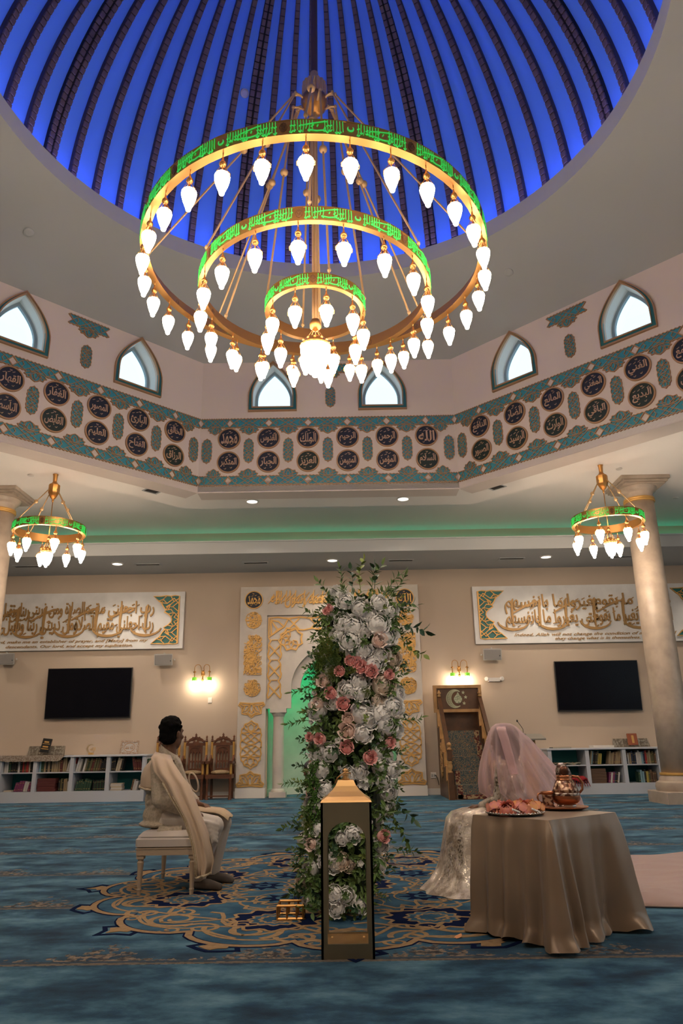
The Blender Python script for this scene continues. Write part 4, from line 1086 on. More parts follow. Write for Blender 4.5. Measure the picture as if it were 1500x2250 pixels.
def flat_stack(x, z, codes, where, w_=.30, th=.035, yf=16.48, d=.22, name='book'):
    for i, c in enumerate(codes):
        key = ('flat', c, w_, th, d)
        if key not in bcache:
            bcache[key] = MB().cbox(-w_/2,0,0,w_/2,d,th*.97,.004).data('book', MBK[c])
        o = bpy.data.objects.new(name, bcache[key]); COL.objects.link(o); o.location = (x+brnd.uniform(-.008,.008), yf+brnd.uniform(0,.01), z+i*th+.001)
        tag(o, '%s %s lying flat, %s from bottom, %s' % (BC[c][0], name.replace('_',' '), NUM[i], where), name.split('_')[-1], 'flat stack on the '+where)
LM, LB = .603, .216
CW = ['far left','first','second','third','fourth']
def wh(side, lv, i): return '%s shelf, compartment %s, %s bookcase' % (lv, ['zero','one','two','three','four'][i], side)
row(-7.34, LM, 'wwgkkkwkrbrckkn', wh('left','upper',1), .042)
row(-6.60, LM, 'lgtktkttttmtt/w/w/r/r', wh('left','upper',2), .042)
row(-5.82, LM, '/w/w_wogomoobkkktok', wh('left','upper',3), .043)
row(-5.05, LM, 'kk/c/c/k____\\m\\m\\m\\m_ggg', wh('left','upper',4), .045)
row(-7.10, LB, '/p/p/p/p/w/w/p/p', wh('left','lower',1), .045, hmax=.22)
flat_stack(-7.22, LB, 'wc', wh('left','lower',1), .16, .015, name='paper_sheaf')
flat_stack(-6.40, LB, 'mmmmm', wh('left','lower',2), .38, .052)
row(-6.15, LB, 'kokttw', wh('left','lower',2), .035, hmax=.26)
row(-5.80, LB, '/g/g/g/g/g/g/g', wh('left','lower',3), .045, hmax=.25)
row(-5.42, LB, 'kgkgkgkgk', wh('left','lower',3), .028, hmax=.25, n0=7)
flat_stack(-4.92, LB, 'cwccwc', wh('left','lower',4), .24, .024, name='paper_stack')
row(-4.62, LB, '/b/w/w/w', wh('left','lower',4), .035, hmax=.24)
RM, RB = .588, .216
row(5.11, RM, '/t/l/k/k/o/y/y___tttbtttbbbb', wh('right','upper',2), .033, hmax=.29)
row(5.89, RM, 'nwtnknwwwlnrttoobb', wh('right','upper',3), .035, hmax=.28)
row(6.62, RM, 'nnnogkb', wh('right','upper',4), .045, hmax=.28)
flat_stack(5.27, RB, 'bbbbbbbbb', wh('right','lower',2), .32, .032)
row(5.47, RB, '/p/w/p/n/k/w', wh('right','lower',2), .035, hmax=.23)
row(6.12, RB, 'gllkyobbb', wh('right','lower',3), .042, hmax=.27)
flat_stack(6.72, RB, 'wwwwwwww', wh('right','lower',4), .16, .036, name='paper_stack')
# things in and on the bookcases
def simple(name, label, cat, parts, M, group=None):
    t = thing(name, label, cat, M=M, group=group)
    for p in parts:
        p[1].build(p[0], p[2], t, p[3] if len(p) > 3 else False)
    return t
M_red = mat('red_cloth', (.28,.01,.015), .9); M_tancloth = mat('tan_cloth', (.30,.20,.12), .9)
m = MB()
R_ = [[(.03+.36*i/8, .0+.22*j/4, .03+.05*sin(i*1.3+j)*(.5)+.04*sin(i*.8)) for j in range(5)] for i in range(9)]
def sheet(P, th):
    mb = MB(); a = [p for r in P for p in r]; n = len(P[0]); N = len(a)
    vs = a + [(x,y,z-th) for x,y,z in a]; fs = []
    for i in range(len(P)-1):
        for j in range(n-1):
            q = (i*n+j, (i+1)*n+j, (i+1)*n+j+1, i*n+j+1); fs.append(q); fs.append(tuple(k+N for k in reversed(q)))
    b = [j for j in range(n)] + [i*n+n-1 for i in range(1,len(P))] + [(len(P)-1)*n+j for j in range(n-2,-1,-1)] + [i*n for i in range(len(P)-2,0,-1)]
    for k in range(len(b)): fs.append((b[k], b[(k+1) % len(b)], b[(k+1) % len(b)]+N, b[k]+N))
    return mb.add(vs, fs)
rc = [[(i*.045, -.06+j*.06-(.03*(i % 3 == 0)), .06+.03*sin(i*1.1+j*.9)-.035*(j == 0)+.01*i*(1-i/9)) for j in range(6)] for i in range(9)]
fr_ = MB()
for i in range(9): fr_.tube([(i*.045,-.06,.02),(i*.047,-.075,-.04),(i*.05,-.07,-.10)], .008, 4)
simple('folded_cloth', 'red fringed cloth folded on the lower shelf behind the pitcher', 'cloth', [('cloth', sheet(rc,.04), M_red, True),('fringe', fr_, M_red)], T(4.63,16.44,.262))
tc_ = [[(i*.05, j*.05, .05+.03*sin(i*1.7+j)) for j in range(5)] for i in range(8)]
simple('folded_cloth', 'tan patterned cloth lying behind the red fringed cloth', 'cloth', [('cloth', sheet(tc_,.045), mat('tan_pattern_cloth',(.30,.20,.12),.9,var=(25,(.16,.08,.05),.4,.6)), True)], T(4.48,16.62,.285))
pc = [[(i*.07, j*.06, .03+.02*sin(i*1.9+j*1.3)) for j in range(5)] for i in range(9)]
simple('crumpled_cloth', 'crumpled grey-green cloth on the upper shelf, first compartment of right bookcase', 'cloth', [('cloth', sheet(pc,.025), mat('grey_green_cloth',(.26,.26,.20),.9,var=(14,(.30,.16,.10),.45,.6)), True)], T(4.36,16.5,.592))
# perforated silver panels with a book in front
M_silver = mat('silver_filigree', (.42,.38,.32), .35, .6)
def filigree_panel(wd, ht):
    m = MB(); m.prism([(-wd/2,0),(wd/2,0),(wd/2-.02,ht),(-wd/2+.02,ht)], 0, .008, back=True); g = MB(); q = random.Random(2)
    for i in range(int(wd*ht/.0016)):
        x, y = q.uniform(-wd/2+.03,wd/2-.03), q.uniform(.015,ht-.015); s_ = .014; g.ribbon([(x+s_*cos(a),y+s_*sin(a)) for a in [2*pi*j/6 for j in range(6)]], .006, .008, .014, closed=True)
    for x in (-wd/2+.02,-wd*.22,wd*.22,wd/2-.03): g.ribbon([(x,.005),(x,ht-.005)], .012, .008, .016)
    return m, g
def leaning(x, z, y=16.80, a=18): return T(x, y, z) @ Rx(rad(90-a))
b_, g_ = filigree_panel(.82,.20); simple('filigree_stand', 'long silver filigree book stand on top of the left bookcase', 'book stand', [('plate', b_, mat('dark_silver',(.16,.13,.10),.5,.4)),('lace', g_, M_silver)], leaning(-6.58,.94,16.75))
b_, g_ = filigree_panel(.80,.18); simple('filigree_stand', 'long silver filigree book stand on top of the right bookcase', 'book stand', [('plate', b_, mat('dark_silver',(.16,.13,.10),.5,.4)),('lace', g_, M_silver)], leaning(6.13,.93,16.75))
def upright_book(label, cov, lines, M, wd=.20, ht=.29):
    m = MB().cbox(-wd/2,0,0,wd/2,ht,.035,.004); l = MB()
    for (x0,y0,x1,y1) in lines: l.box(x0,y0,.035,x1,y1,.037)
    simple('display_book', label, 'book', [('cover', m, cov),('cover_ornament', l, M_goldleaf)], M)
upright_book('black book with gold title bands leaning on the left filigree stand', M_black, [(-.08,.17,.08,.18),(-.05,.20,.05,.23),(-.08,.06,.08,.075),(-.06,.10,.06,.13)], leaning(-6.56,1.0,16.62,14) @ Rz(rad(-6)))
upright_book('orange-brown book with dark emblem leaning on the right filigree stand', mat('orange_leather',(.28,.075,.03),.5), [(-.02,.04,.03,.20)], leaning(6.12,.965,16.62,10), .21, .24)
# lace runner hanging over the left bookcase
M_lace = mat('brown_lace', (.22,.16,.12), .9, var=(70,(.42,.36,.30),.47,.53))
m = MB().add([(-7.50,16.38,.945),(-6.02,16.38,.945),(-6.02,16.85,.945),(-7.50,16.85,.945),(-7.42,16.375,.83),(-6.12,16.375,.83),(-6.02,16.375,.87)], [(0,1,2,3),(4,5,6,1,0)])
n_ = MB(); P = [(-7.50,.947),(-7.42,.84),(-7.3,.83)] + [(-7.3+1.15*i/14, .825-.008*(i % 2)) for i in range(15)] + [(-6.1,.85),(-6.02,.947)]
Mf = Matrix(((1,0,0,0),(0,0,-1,16.385),(0,1,0,0),(0,0,0,1)))
lr = MB(Mf).prism(P, 0, .006, back=True); lt = MB().box(-7.50,16.386,.9355,-6.02,16.9,.941)
rt = thing('lace_runner', 'brown lace runner hanging over the front of the left bookcase', 'runner', (0,0,0)); lr.build('hanging_edge', M_lace, rt); lt.build('top_cloth', M_lace, rt)
# crescent ornament and framed calligraphy tile
cm = MB(Mf); pts = [(.085*cos(rad(a)), .12+.085*sin(rad(a))) for a in range(60, 331, 15)]
cm = MB().ribbon(pts, [.006+.03*sin(pi*i/(len(pts)-1)) for i in range(len(pts))], 0, .012); s2 = MB(); put_text(s2, 'الله', -.02,.08,.085,.15, 0,.01)
simple('crescent_ornament', 'small pale crescent ornament on gold foot, on the left bookcase', 'ornament', [('crescent', cm, mat('pale_gold',(.55,.42,.26),.4,.5)),('script', s2, M_goldleaf),('foot', MB().cbox(-.05,0,-.03,.05,.035,.03,.004), M_goldleaf)], leaning(-5.55,.94,16.62,0))
fr1 = MB().prism([(-.20,0),(.20,0),(.20,.28),(-.20,.28)], 0, .02, [[(-.165,.035),(.165,.035),(.165,.245),(-.165,.245)]], back=True)
pl = MB().box(-.165,.035,.0,.165,.245,.01); or_ = MB()
or_.ribbon([(.12*cos(a), .14+.09*sin(a)) for a in [2*pi*j/24 for j in range(24)]], .012, .01, .018, closed=True); put_text(or_, 'الله', .01,.10,.085,.18, .01,.018); put_text(or_, 'محمد', -.09,.10,-.01,.18, .01,.018)
for i in range(16):
    a = 2*pi*i/16; or_.ribbon([(.15*cos(a),.14+.115*sin(a)),(.165*cos(a+.1),.14+.125*sin(a+.1))], .012, .01, .018)
simple('framed_tile', 'carved framed calligraphy tile on the left bookcase, beside the carved chairs', 'framed tile', [('frame', fr1, mat('carved_frame',(.28,.17,.11),.6,var=(50,(.5,.42,.36),.45,.6))),('tile', pl, mat('pale_tile',(.45,.43,.42),.4)),('ornament', or_, M_bronze)], leaning(-4.76,.94,16.72,12))
simple('flat_box', 'thin white box lying on the right bookcase, left of filigree stand', 'box', [('body', MB().cbox(-.22,0,0,.22,.3,.03,.004), M_white),('lid', MB().cbox(-.225,-.005,.03,.225,.305,.045,.004), M_white)], T(5.45,16.5,.927))
simple('closed_folder', 'thin dark folder lying on the left end of right bookcase', 'folder', [('cover', MB().cbox(-.2,0,0,.2,.25,.02,.003), M_darkgrey),('pages', MB().box(-.19,-.004,.004,.19,.25,.016), M_page)], T(4.55,16.5,.927))

# ================================================================ PULPIT (MINBAR)
M_mb = mat('dark_walnut', (.095,.040,.016), .4, var=(7,(.065,.028,.012),.4,.65)); M_mt = mat('honey_oak', (.42,.235,.09), .45, var=(8,(.35,.18,.065),.4,.65))
def stair_mat():
    m = bpy.data.materials.new('stair_carpet'); m.use_nodes = True; nt = m.node_tree; N = nt.nodes.new; L = nt.links.new; b = nt.nodes['Principled BSDF']; b.inputs['Roughness'].default_value = .95
    tc = N('ShaderNodeTexCoord'); v = N('ShaderNodeTexVoronoi'); v.inputs['Scale'].default_value = 16; L(tc.outputs['Object'], v.inputs['Vector'])
    r = N('ShaderNodeValToRGB'); e = r.color_ramp.elements; e[0].color = (.14,.02,.015,1); e[0].position = .0; e[1].color = (.05,.07,.075,1); e[1].position = .75
    for p, c in ((.16,(.16,.03,.02)),(.22,(.34,.24,.13)),(.32,(.04,.06,.065)),(.5,(.07,.085,.085)),(.6,(.20,.14,.08))):
        k = e.new(p); k.color = (*c,1)
    L(v.outputs['Distance'], r.inputs['Fac']); L(r.outputs['Color'], b.inputs['Base Color']); return m
M_stair = stair_mat(); M_stairb = mat('stair_carpet_border', (.34,.24,.13), .95, var=(22,(.10,.02,.018),.46,.54))
mb_ = thing('pulpit', 'dark wooden pulpit staircase with patterned carpet and crescent sign board', 'pulpit', (0,0,0))
PX0, PX1 = 2.0, 2.92; NSX = 5; YF0 = 15.5; RUN = .25; RISE = .262
def zst(i): return RISE*i
for i in range(NSX):
    y = YF0+i*RUN; z1 = RISE*(i+1)
    st_ = MB().box(PX0+.06,y,0 if i == 0 else z1-RISE-.03,PX1-.06,y+RUN+.01 if i < NSX-1 else 16.95,z1); so = st_.build('step', M_mb, mb_)
    c_ = MB().box(PX0+.13,y-.012,z1-RISE+.005,PX1-.10,y,z1+.008); c_.box(PX0+.13,y,z1,PX1-.10,y+RUN,z1+.008); c_.build('carpet', M_stair, so)
    bd = MB().box(PX1-.22,y-.016,z1-RISE+.005,PX1-.115,y-.012,z1+.006)
    if i == 0: bd.box(PX0+.145,y-.016,.01,PX1-.115,y-.012,.09)
    if i < 2: bd.box(PX0+.145,y-.016,z1-RISE+.005,PX0+.24,y-.012,z1+.006)
    bd.build('carpet_border', M_stairb, so)
for sg, x in ((-1,PX0),(1,PX1)):
    xa, xb = (x-.03,x+.06) if sg < 0 else (x-.06,x+.03)
    Ms = Matrix(((0,0,1,xa),(1,0,0,0),(0,1,0,0),(0,0,0,1)))      # local x=Y, y=Z, z=thickness along X
    poly = [(YF0-.05,0),(16.95,0),(16.95,1.74),(16.72,1.74)]
    for i in reversed(range(NSX)): poly += [(YF0-.0+i*RUN+.0+(.0 if i else -.05)+.0, RISE*(i+1)+.10), (YF0+i*RUN-.02 if i else YF0-.05, RISE*i+.10 if i else 0)]
    poly = [(YF0-.05,0),(16.95,0),(16.95,1.74),(16.72,1.74)]; last = 16.72
    for i in reversed(range(NSX)):
        zt = RISE*(i+1)+.09; poly += [(last, zt), (YF0+i*RUN-.05, zt)]; last = YF0+i*RUN-.05
    m = MB(Ms).prism(poly, 0, .09, back=True); m.build('side_panel', M_mb, mb_)
    tr = []
    for i in range(NSX):
        zt = RISE*(i+1)+.09; y0 = YF0+i*RUN-.05; tr += [(y0, RISE*i+.09 if i else 0), (y0, zt), (y0+RUN, zt)]
    m = MB(Ms); m.ribbon(tr+[(16.72,1.40),(16.72,1.74)], .03, -.012 if sg < 0 else .0, .10 if sg < 0 else .102); m.build('gilt_edge', M_mt, mb_)
    xc = (xa+xb)/2
    MB().box(xc-.05,YF0-.09,0,xc+.05,YF0+.01,.50).build('newel_base', M_mb, mb_)
    m = MB().lathe([(.05,.50),(.045,.52),(.028,.54),(.045,.58),(.05,.63),(.035,.67),(.046,.69),(.046,.71),(.03,.73)], 12, (xc,YF0-.04,0)); m.build('newel_turning', M_mt, mb_, True)
    MB().box(xc-.048,YF0-.09,.73,xc+.048,YF0+.01,.93).build('newel_block', M_mb, mb_)
    MB().lathe([(.045,.93),(.05,.95),(.03,.97),(.025,.985),(.045,1.01),(.05,1.035),(.04,1.06),(.01,1.08)], 14, (xc,YF0-.04,0)).build('newel_knob', M_mt if sg < 0 else M_mb, mb_, True)
    yt, ztp = 16.66, 2.02
    d = Vector((0, yt-(YF0-.04), ztp-.90)); 
    m = MB().add([(xc-.04,YF0-.0,.80),(xc+.04,YF0-.0,.80),(xc+.04,YF0,.92),(xc-.04,YF0,.92),(xc-.04,yt,1.92),(xc+.04,yt,1.92),(xc+.04,yt,2.04),(xc-.04,yt,2.04)], [(3,2,1,0),(4,5,6,7),(0,1,5,4),(1,2,6,5),(2,3,7,6),(3,0,4,7)]); m.build('handrail', M_mb, mb_)
    MB().lathe([(.03,2.03),(.045,2.06),(.02,2.08),(.04,2.10),(.045,2.125),(.02,2.15),(.03,2.165),(.005,2.18)], 12, (xc,yt,0)).build('rail_finial', M_mt, mb_, True)
    for i in range(1,NSX):
        y = YF0+i*RUN+.05; z0 = RISE*(i+1)+.09; zr = .80+(1.92-.80)*(y-YF0)/(yt-YF0)+.01
        if zr-z0 < .12: z0 = RISE*i+.09
        h = zr-z0; m = MB().lathe([(.012,z0),(.018,z0+.1*h),(.012,z0+.2*h),(.022,z0+.35*h),(.014,z0+.6*h),(.012,z0+.8*h),(.016,z0+.9*h),(.012,zr)], 8, (xc,y,0)); m.build('baluster', M_mt, mb_, True)
m = MB().box(PX0+.03,16.93,1.30,PX1-.03,16.96,1.80); m.build('back_board', M_mb, mb_)
MB(Matrix(((0,0,1,PX0-.045),(1,0,0,16.25),(0,1,0,.75),(0,0,0,1)))).lathe([(.0,0)] and [(.01,0),(.01,.001)], 6)
lp = MB(Matrix(((0,0,-1,PX0-.03),(1,0,0,16.35),(0,1,0,.75),(0,0,0,1))) @ T(0,0,0)); lt_ = lattice(.13,.34)
o = lt_.build('side_lattice', M_mt, mb_); o.matrix_local = Matrix(((0,0,-1,PX0-.031),(-1,0,0,16.35),(0,1,0,.72),(0,0,0,1)))
sgn = MB(wall_frame(2.43,2.0,16.75)); sgn.prism([(-.53,-.29),(.53,-.29),(.53,.29),(-.53,.29)], -.08, .04, [[(-.46,-.225),(.46,-.225),(.46,.225),(-.46,.225)]], back=True); so = sgn.build('sign_frame', M_mt, mb_)
MB(wall_frame(2.43,2.0,16.75)).box(-.46,-.225,-.06,.46,.225,.0).build('sign_panel', M_mb, mb_)
M_cres = mat('pale_green_gold', (.42,.42,.28), .45, .4)
c_ = MB(wall_frame(2.37,2.0,16.75)); pts = [(.185*cos(rad(a)), .195*sin(rad(a))) for a in range(52, 309, 8)]
n_ = len(pts)
inner = [(x*.9, y*.98) for x, y in pts]
c_.ribbon(pts, .012, 0, .012); arc2 = [(.05+.135*cos(rad(a)), .165*sin(rad(a))) for a in range(62, 299, 8)]; c_.ribbon(arc2, .012, 0, .012)
for i in range(0, min(len(pts),len(arc2))-1):
    a, b = pts[min(n_-1,i+1)], arc2[i]; a2 = pts[min(n_-1,i+2)]
    c_.ribbon([a, b], .007, 0, .01); c_.ribbon([a2, b], .007, 0, .01)
c_.build('crescent', M_cres, mb_)
o_ = MB(wall_frame(2.44,1.99,16.75)); o_.lathe([(.09,0),(.09,.008)], 24); o_.prism([(-.05,.07),(.05,.07),(0,.15)], 0, .01)
o_.build('medallion_disc', mat('green_gold_disc',(.22,.26,.17),.5,.3,var=(40,(.5,.5,.36),.48,.55)), mb_)
s_ = MB(wall_frame(2.44,1.99,16.75)); put_text(s_, 'الله', -.06,-.05,.06,.05, .008,.016); s_.build('medallion_script', M_cres, mb_)
for x, y in ((.13,.13),(.18,.03),(.14,-.10)):
    st_ = MB(wall_frame(2.43+x,2.0+y,16.75)); st_.prism([(.042*(1 if j % 2 == 0 else .45)*sin(pi*j/5+.1), .042*(1 if j % 2 == 0 else .45)*cos(pi*j/5+.1)) for j in range(9,-1,-1)], 0, .01); st_.build('star', M_cres, mb_)
# lectern with microphone
lc = thing('lectern', 'small wooden lectern with pale slanted top behind the veiled bride', 'lectern', (3.58, 15.3, 0))
MB().cbox(-.16,-.12,.0,.16,.12,.05,.01).build('base', M_mb, lc)
MB().cbox(-.11,-.09,.05,.11,.09,1.12,.01).build('post', M_mt, lc)
m = MB(T(0,0,1.16) @ Rx(rad(14))); m.cbox(-.30,-.2,-.02,.30,.2,.012,.006); m.build('top', mat('grey_lectern_top',(.24,.22,.19),.6), lc)
mic = thing('microphone', 'black gooseneck microphone standing on the lectern', 'microphone', (3.48,15.28,1.185))
MB().lathe([(.05,0),(.045,.03),(.015,.04)], 12).build('base', M_black, mic, 2)
MB().tube([(0,0,.03),(-.0,0,.12),(-.03,-.01,.17),(-.10,-.02,.27)], .006, 6).build('gooseneck', M_black, mic, True)
MB().ell((-.105,-.02,.28), (.018,.018,.024), 8, 6).build('capsule', M_black, mic, True)
# ================================================================ WOVEN CARPET MEDALLION (inlay lying in the floor)
M_ctan = mat('carpet_tan', (.33,.225,.13), .95, spec=.05, var=(30,(.28,.185,.10),.4,.6)); M_cnavy = mat('carpet_navy', (.006,.012,.045), .95, spec=.02); M_cfield = mat('carpet_teal_field', (.028,.075,.13), .95, spec=.05, var=(5,(.06,.135,.20),.4,.62))
CFX, CFY = .02, 6.34
MF = T(CFX, CFY, 0)
def pol(r, a): return (r*sin(a), r*cos(a))
def lobes(R, amp, n, k=160, ph=0): return [pol(R*(1-amp*(1-abs(cos(n*a/2+ph))**.6)), a) for a in [2*pi*i/k for i in range(k)]]
fd = MB(MF); out = lobes(1.93,.09,16); fd.add([(x,y,.0016) for x,y in out], [tuple(range(len(out)))][:0] + [(i,(i+1) % len(out), len(out)) for i in range(0)])
fd = MB(MF); vs = [(0,0,.0016)] + [(x,y,.0016) for x,y in out]; fd.add(vs, [(0, 1+(i+1) % len(out), 1+i) for i in range(len(out))])
fd.build('medallion_field', M_cfield, floor)
dk = MB(MF); dk.ribbon(list(reversed(out)), .064, .0005, .0022, closed=True)
sc = MB(MF); sc.ribbon(out, .042, .0005, .0030, closed=True); sc.ribbon(lobes(1.80,.10,16), .024, .0005, .003, closed=True)
ro_ = random.Random(4)
def spiral(cx, cy, r0, r1, a0, turns, w_, mb, z=.003):
    n = int(22*abs(turns)); pts = []
    for i in range(n+1):
        f = i/n; a = a0+2*pi*turns*f; r = r0+(r1-r0)*f; pts.append((cx+r*cos(a), cy+r*sin(a)))
    mb.ribbon(pts, [w_*(1-.5*i/n) for i in range(n+1)], .0005, z)
for k in range(16):
    a = 2*pi*k/16; s = 1 if k % 2 else -1
    x, y = pol(1.60, a); spiral(x, y, .20, .03, a+pi/2, 1.4*s, .046, sc)
    x, y = pol(1.66, a+pi/16); spiral(x, y, .13, .02, -a, -1.3*s, .036, sc)
    x, y = pol(1.48, a+pi/32); spiral(x, y, .10, .02, a*2, 1.3*s, .028, sc)
    x, y = pol(1.80, a+pi/16+.07*s); spiral(x, y, .07, .015, a, 1.2*s, .026, sc)
    x, y = pol(.50, a); spiral(x, y, .075, .015, -a, 1.2*s, .022, sc)
    sc.ribbon([pol(1.55+.16*sin(j*.8+1.5), a-.05*j) for j in range(9)], .026, .0005, .003)
    sc.ribbon([pol(.86+.09*sin(j*1.2), a-.05*j) for j in range(9)], .024, .0005, .003)
    sc.ribbon([pol(1.42+.12*sin(j*.9), a+.06*j*1.1) for j in range(7)], .028, .0005, .003)
    sc.ribbon([pol(1.78-.05*j, a+.2*sin(j*.55)) for j in range(8)], .026, .0005, .003)
    sc.ribbon([pol(1.02+.10*sin(j*1.1+k), a+.065*j) for j in range(7)], .024, .0005, .003)
    x, y = pol(.98, a+.2); spiral(x, y, .10, .02, a, 1.2*s, .022, sc)
    # fleur outside every lobe
    p = [pol(1.93, a-.03), pol(1.98, a-.035), pol(2.0, a-.012), pol(2.08 if k % 2 == 0 else 2.04, a), pol(2.03, a+.02), pol(2.0, a+.05), pol(1.93, a+.03)]
    dk.ribbon([pol(1.92, a-.05), pol(2.01, a-.075), pol(2.05, a-.03), pol(2.14 if k % 2 == 0 else 2.07, a), pol(2.05, a+.03), pol(2.01, a+.075), pol(1.92, a+.05)], .03, .0005, .0022)
    sc.prism(list(reversed(p)), .0005, .003)
nv = MB(MF)
def rosette(cx, cy, R, n, mb, mt, big):
    pts = [(cx+R*(1+.10*cos(n*a))*cos(a), cy+R*(1+.10*cos(n*a))*sin(a)) for a in [2*pi*i/64 for i in range(64)]]
    mb.prism(pts, .0005, .0034); mt.ribbon(pts, .022, .0005, .0040, closed=True)
    if big:
        mt.ribbon([(cx+(x-cx)*.56, cy+(y-cy)*.56) for x, y in pts], .014, .0005, .0040, closed=True)
        mt.ribbon([(cx+(x-cx)*.34, cy+(y-cy)*.34) for x, y in pts], .016, .0005, .0040, closed=True)
        tl.prism([(cx+(x-cx)*.55, cy+(y-cy)*.55) for x, y in pts], .0005, .0037)
    else: tl.prism([(cx+(x-cx)*.4, cy+(y-cy)*.4) for x, y in pts], .0005, .0037)
tl = MB(MF)
for k in range(8):
    x, y = pol(1.28, 2*pi*k/8+pi/8); rosette(x, y, .29, 12, nv, sc, True)
    x, y = pol(.70, 2*pi*k/8); pts = [(x+(.17 if i % 2 == 0 else .09)*cos(2*pi*i/16), y+(.17 if i % 2 == 0 else .09)*sin(2*pi*i/16)) for i in range(16)]; nv.prism(pts, .0005, .0034); spiral(x, y, .21, .205, 0, 1, .016, sc); tl.ribbon([(x+.05*cos(2*pi*i/10),y+.05*sin(2*pi*i/10)) for i in range(10)], .03, .0005, .0037, closed=True)
rosette(0, 0, .30, 12, nv, sc, True)
sc.ribbon(lobes(.48,.14,8,96), .022, .0005, .003, closed=True); sc.ribbon(lobes(1.06,.07,16,128,.4), .02, .0005, .003, closed=True)
for nm, mb, m in (('medallion_outline', dk, M_cnavy), ('medallion_scroll', sc, M_ctan), ('medallion_flower', nv, M_cnavy), ('medallion_flower_centre', tl, M_cfield)):
    o = mb.build(nm, m, floor); o['kind'] = 'stuff'

# ================================================================ BODY TOOL: union of tapered limbs by voxel remesh
def ellr(mb, c, r, rz=0, ry=0, nu=16, nv=12):
    q = MB(T(*c) @ Rz(rz) @ Ry(ry)); q.ell((0,0,0), r, nu, nv); n = len(mb.v); mb.v += q.v; mb.f += [tuple(i+n for i in f) for f in q.f]
def limb(mb, pts):
    for (p, r), (p2, r2) in zip(pts[:-1], pts[1:]):
        a, b = Vector(p), Vector(p2); mb.tube([a.lerp(b, i/4) for i in range(5)], [r+(r2-r)*i/4 for i in range(5)], 12)
    for p, r in pts: mb.ell(p, r, 12, 8)
def fused(mb, voxel, smooth=3):
    me = mb.data('tmp', None); o = bpy.data.objects.new('tmp', me); COL.objects.link(o)
    m = o.modifiers.new('r', 'REMESH'); m.mode = 'VOXEL'; m.voxel_size = voxel
    if smooth:
        s = o.modifiers.new('s', 'SMOOTH'); s.iterations = smooth; s.factor = .5
    me2 = bpy.data.meshes.new_from_object(o.evaluated_get(bpy.context.evaluated_depsgraph_get()))
    bpy.data.objects.remove(o); bpy.data.meshes.remove(me)
    me2.polygons.foreach_set('use_smooth', [True]*len(me2.polygons)); return me2
def fused_part(name, mb, voxel, m, parent, smooth=3, clip=None):
    me = fused(mb, voxel, smooth)
    if clip:
        bm = bmesh.new(); bm.from_mesh(me)
        for co, no in clip: bmesh.ops.bisect_plane(bm, geom=bm.verts[:]+bm.edges[:]+bm.faces[:], plane_co=co, plane_no=no, clear_outer=True)
        bm.to_mesh(me); bm.free()
    me.materials.append(m); me.name = name
    o = bpy.data.objects.new(name, me); COL.objects.link(o); o.parent = parent; return o
def hand(mb, wrist, d, nrm, s=1., curl=.5):
    d = Vector(d).normalized(); nrm = (Vector(nrm)-d*Vector(nrm).dot(d)).normalized(); side = d.cross(nrm); wv = Vector(wrist)
    for k in (-.5,.5): limb(mb, [(wv, .022*s), (wv+d*.05*s+side*k*.03*s, .019*s), (wv+d*.085*s+side*k*.045*s, .016*s)])
    for i, L in enumerate((.066,.078,.073,.056)):
        b = wv+d*.09*s+side*(-.033+.022*i)*s; k1 = b+(d*(1-.25*curl)-nrm*curl*.6)*L*.5*s; k2 = k1+(d*(1-.8*curl)-nrm*curl*1.1)*L*.5*s
        limb(mb, [(b, .0095*s), (k1, .0085*s), (k2, .0068*s)])
    t0 = wv+d*.035*s-side*.03*s; t1 = t0+(d*.5-side*.7-nrm*.25)*.045*s; t2 = t1+(d*.9-side*.25-nrm*.35)*.035*s
    limb(mb, [(t0, .014*s), (t1, .011*s), (t2, .0085*s)])
M_skin = mat('brown_skin', (.16,.075,.042), .55); M_hair = mat('black_hair', (.003,.0025,.0025), .9, bump=(90,.6), spec=.12)
M_ivory = mat('ivory_embroidered', (.50,.42,.33), .75, var=(55,(.40,.34,.26),.44,.58), bump=(60,.35)); M_shawl = mat('cream_shawl', (.54,.41,.30), .8, sheen=.15, bump=(18,.12)); M_trous = mat('white_trousers', (.58,.52,.47), .8)
M_sock = mat('grey_sock', (.11,.09,.08), .9); M_trim = mat('shawl_trim', (.50,.38,.25), .7, var=(90,(.62,.52,.38),.45,.6), bump=(120,.5))
M_eye = mat('eye_white', (.6,.56,.52), .3); M_iris = mat('dark_iris', (.01,.007,.005), .2); M_lip = mat('lip', (.17,.06,.05), .5)
def head_prims(mb, c, ang, s=1.):
    f = Vector((cos(ang), sin(ang), 0)); l = Vector((sin(ang), -cos(ang), 0)); U = Vector((0,0,1)); c = Vector(c)
    def at(a, b, z): return tuple(c+(f*a+l*b+U*z)*s)
    ellr(mb, at(-.005,0,.025), (.098*s,.076*s,.098*s), ang); ellr(mb, at(.022,0,-.05), (.070*s,.058*s,.068*s), ang); ellr(mb, at(.05,0,-.092), (.03*s,.03*s,.024*s), ang)
    limb(mb, [(at(.088,0,.012), .009*s), (at(.105,0,-.022), .014*s)])                       # nose
    for b in (-1,1):
        ellr(mb, at(.078,b*.032,.03), (.012*s,.024*s,.009*s), ang); ellr(mb, at(.068,b*.04,-.02), (.022*s,.022*s,.02*s), ang)   # brow, cheek
        ellr(mb, at(-.005,b*.078,.0), (.022*s,.010*s,.032*s), ang); ellr(mb, at(-.012,b*.084,.012), (.016*s,.009*s,.018*s), ang) # ear
    ellr(mb, at(.084,0,-.055), (.012*s,.024*s,.008*s), ang)
    return at
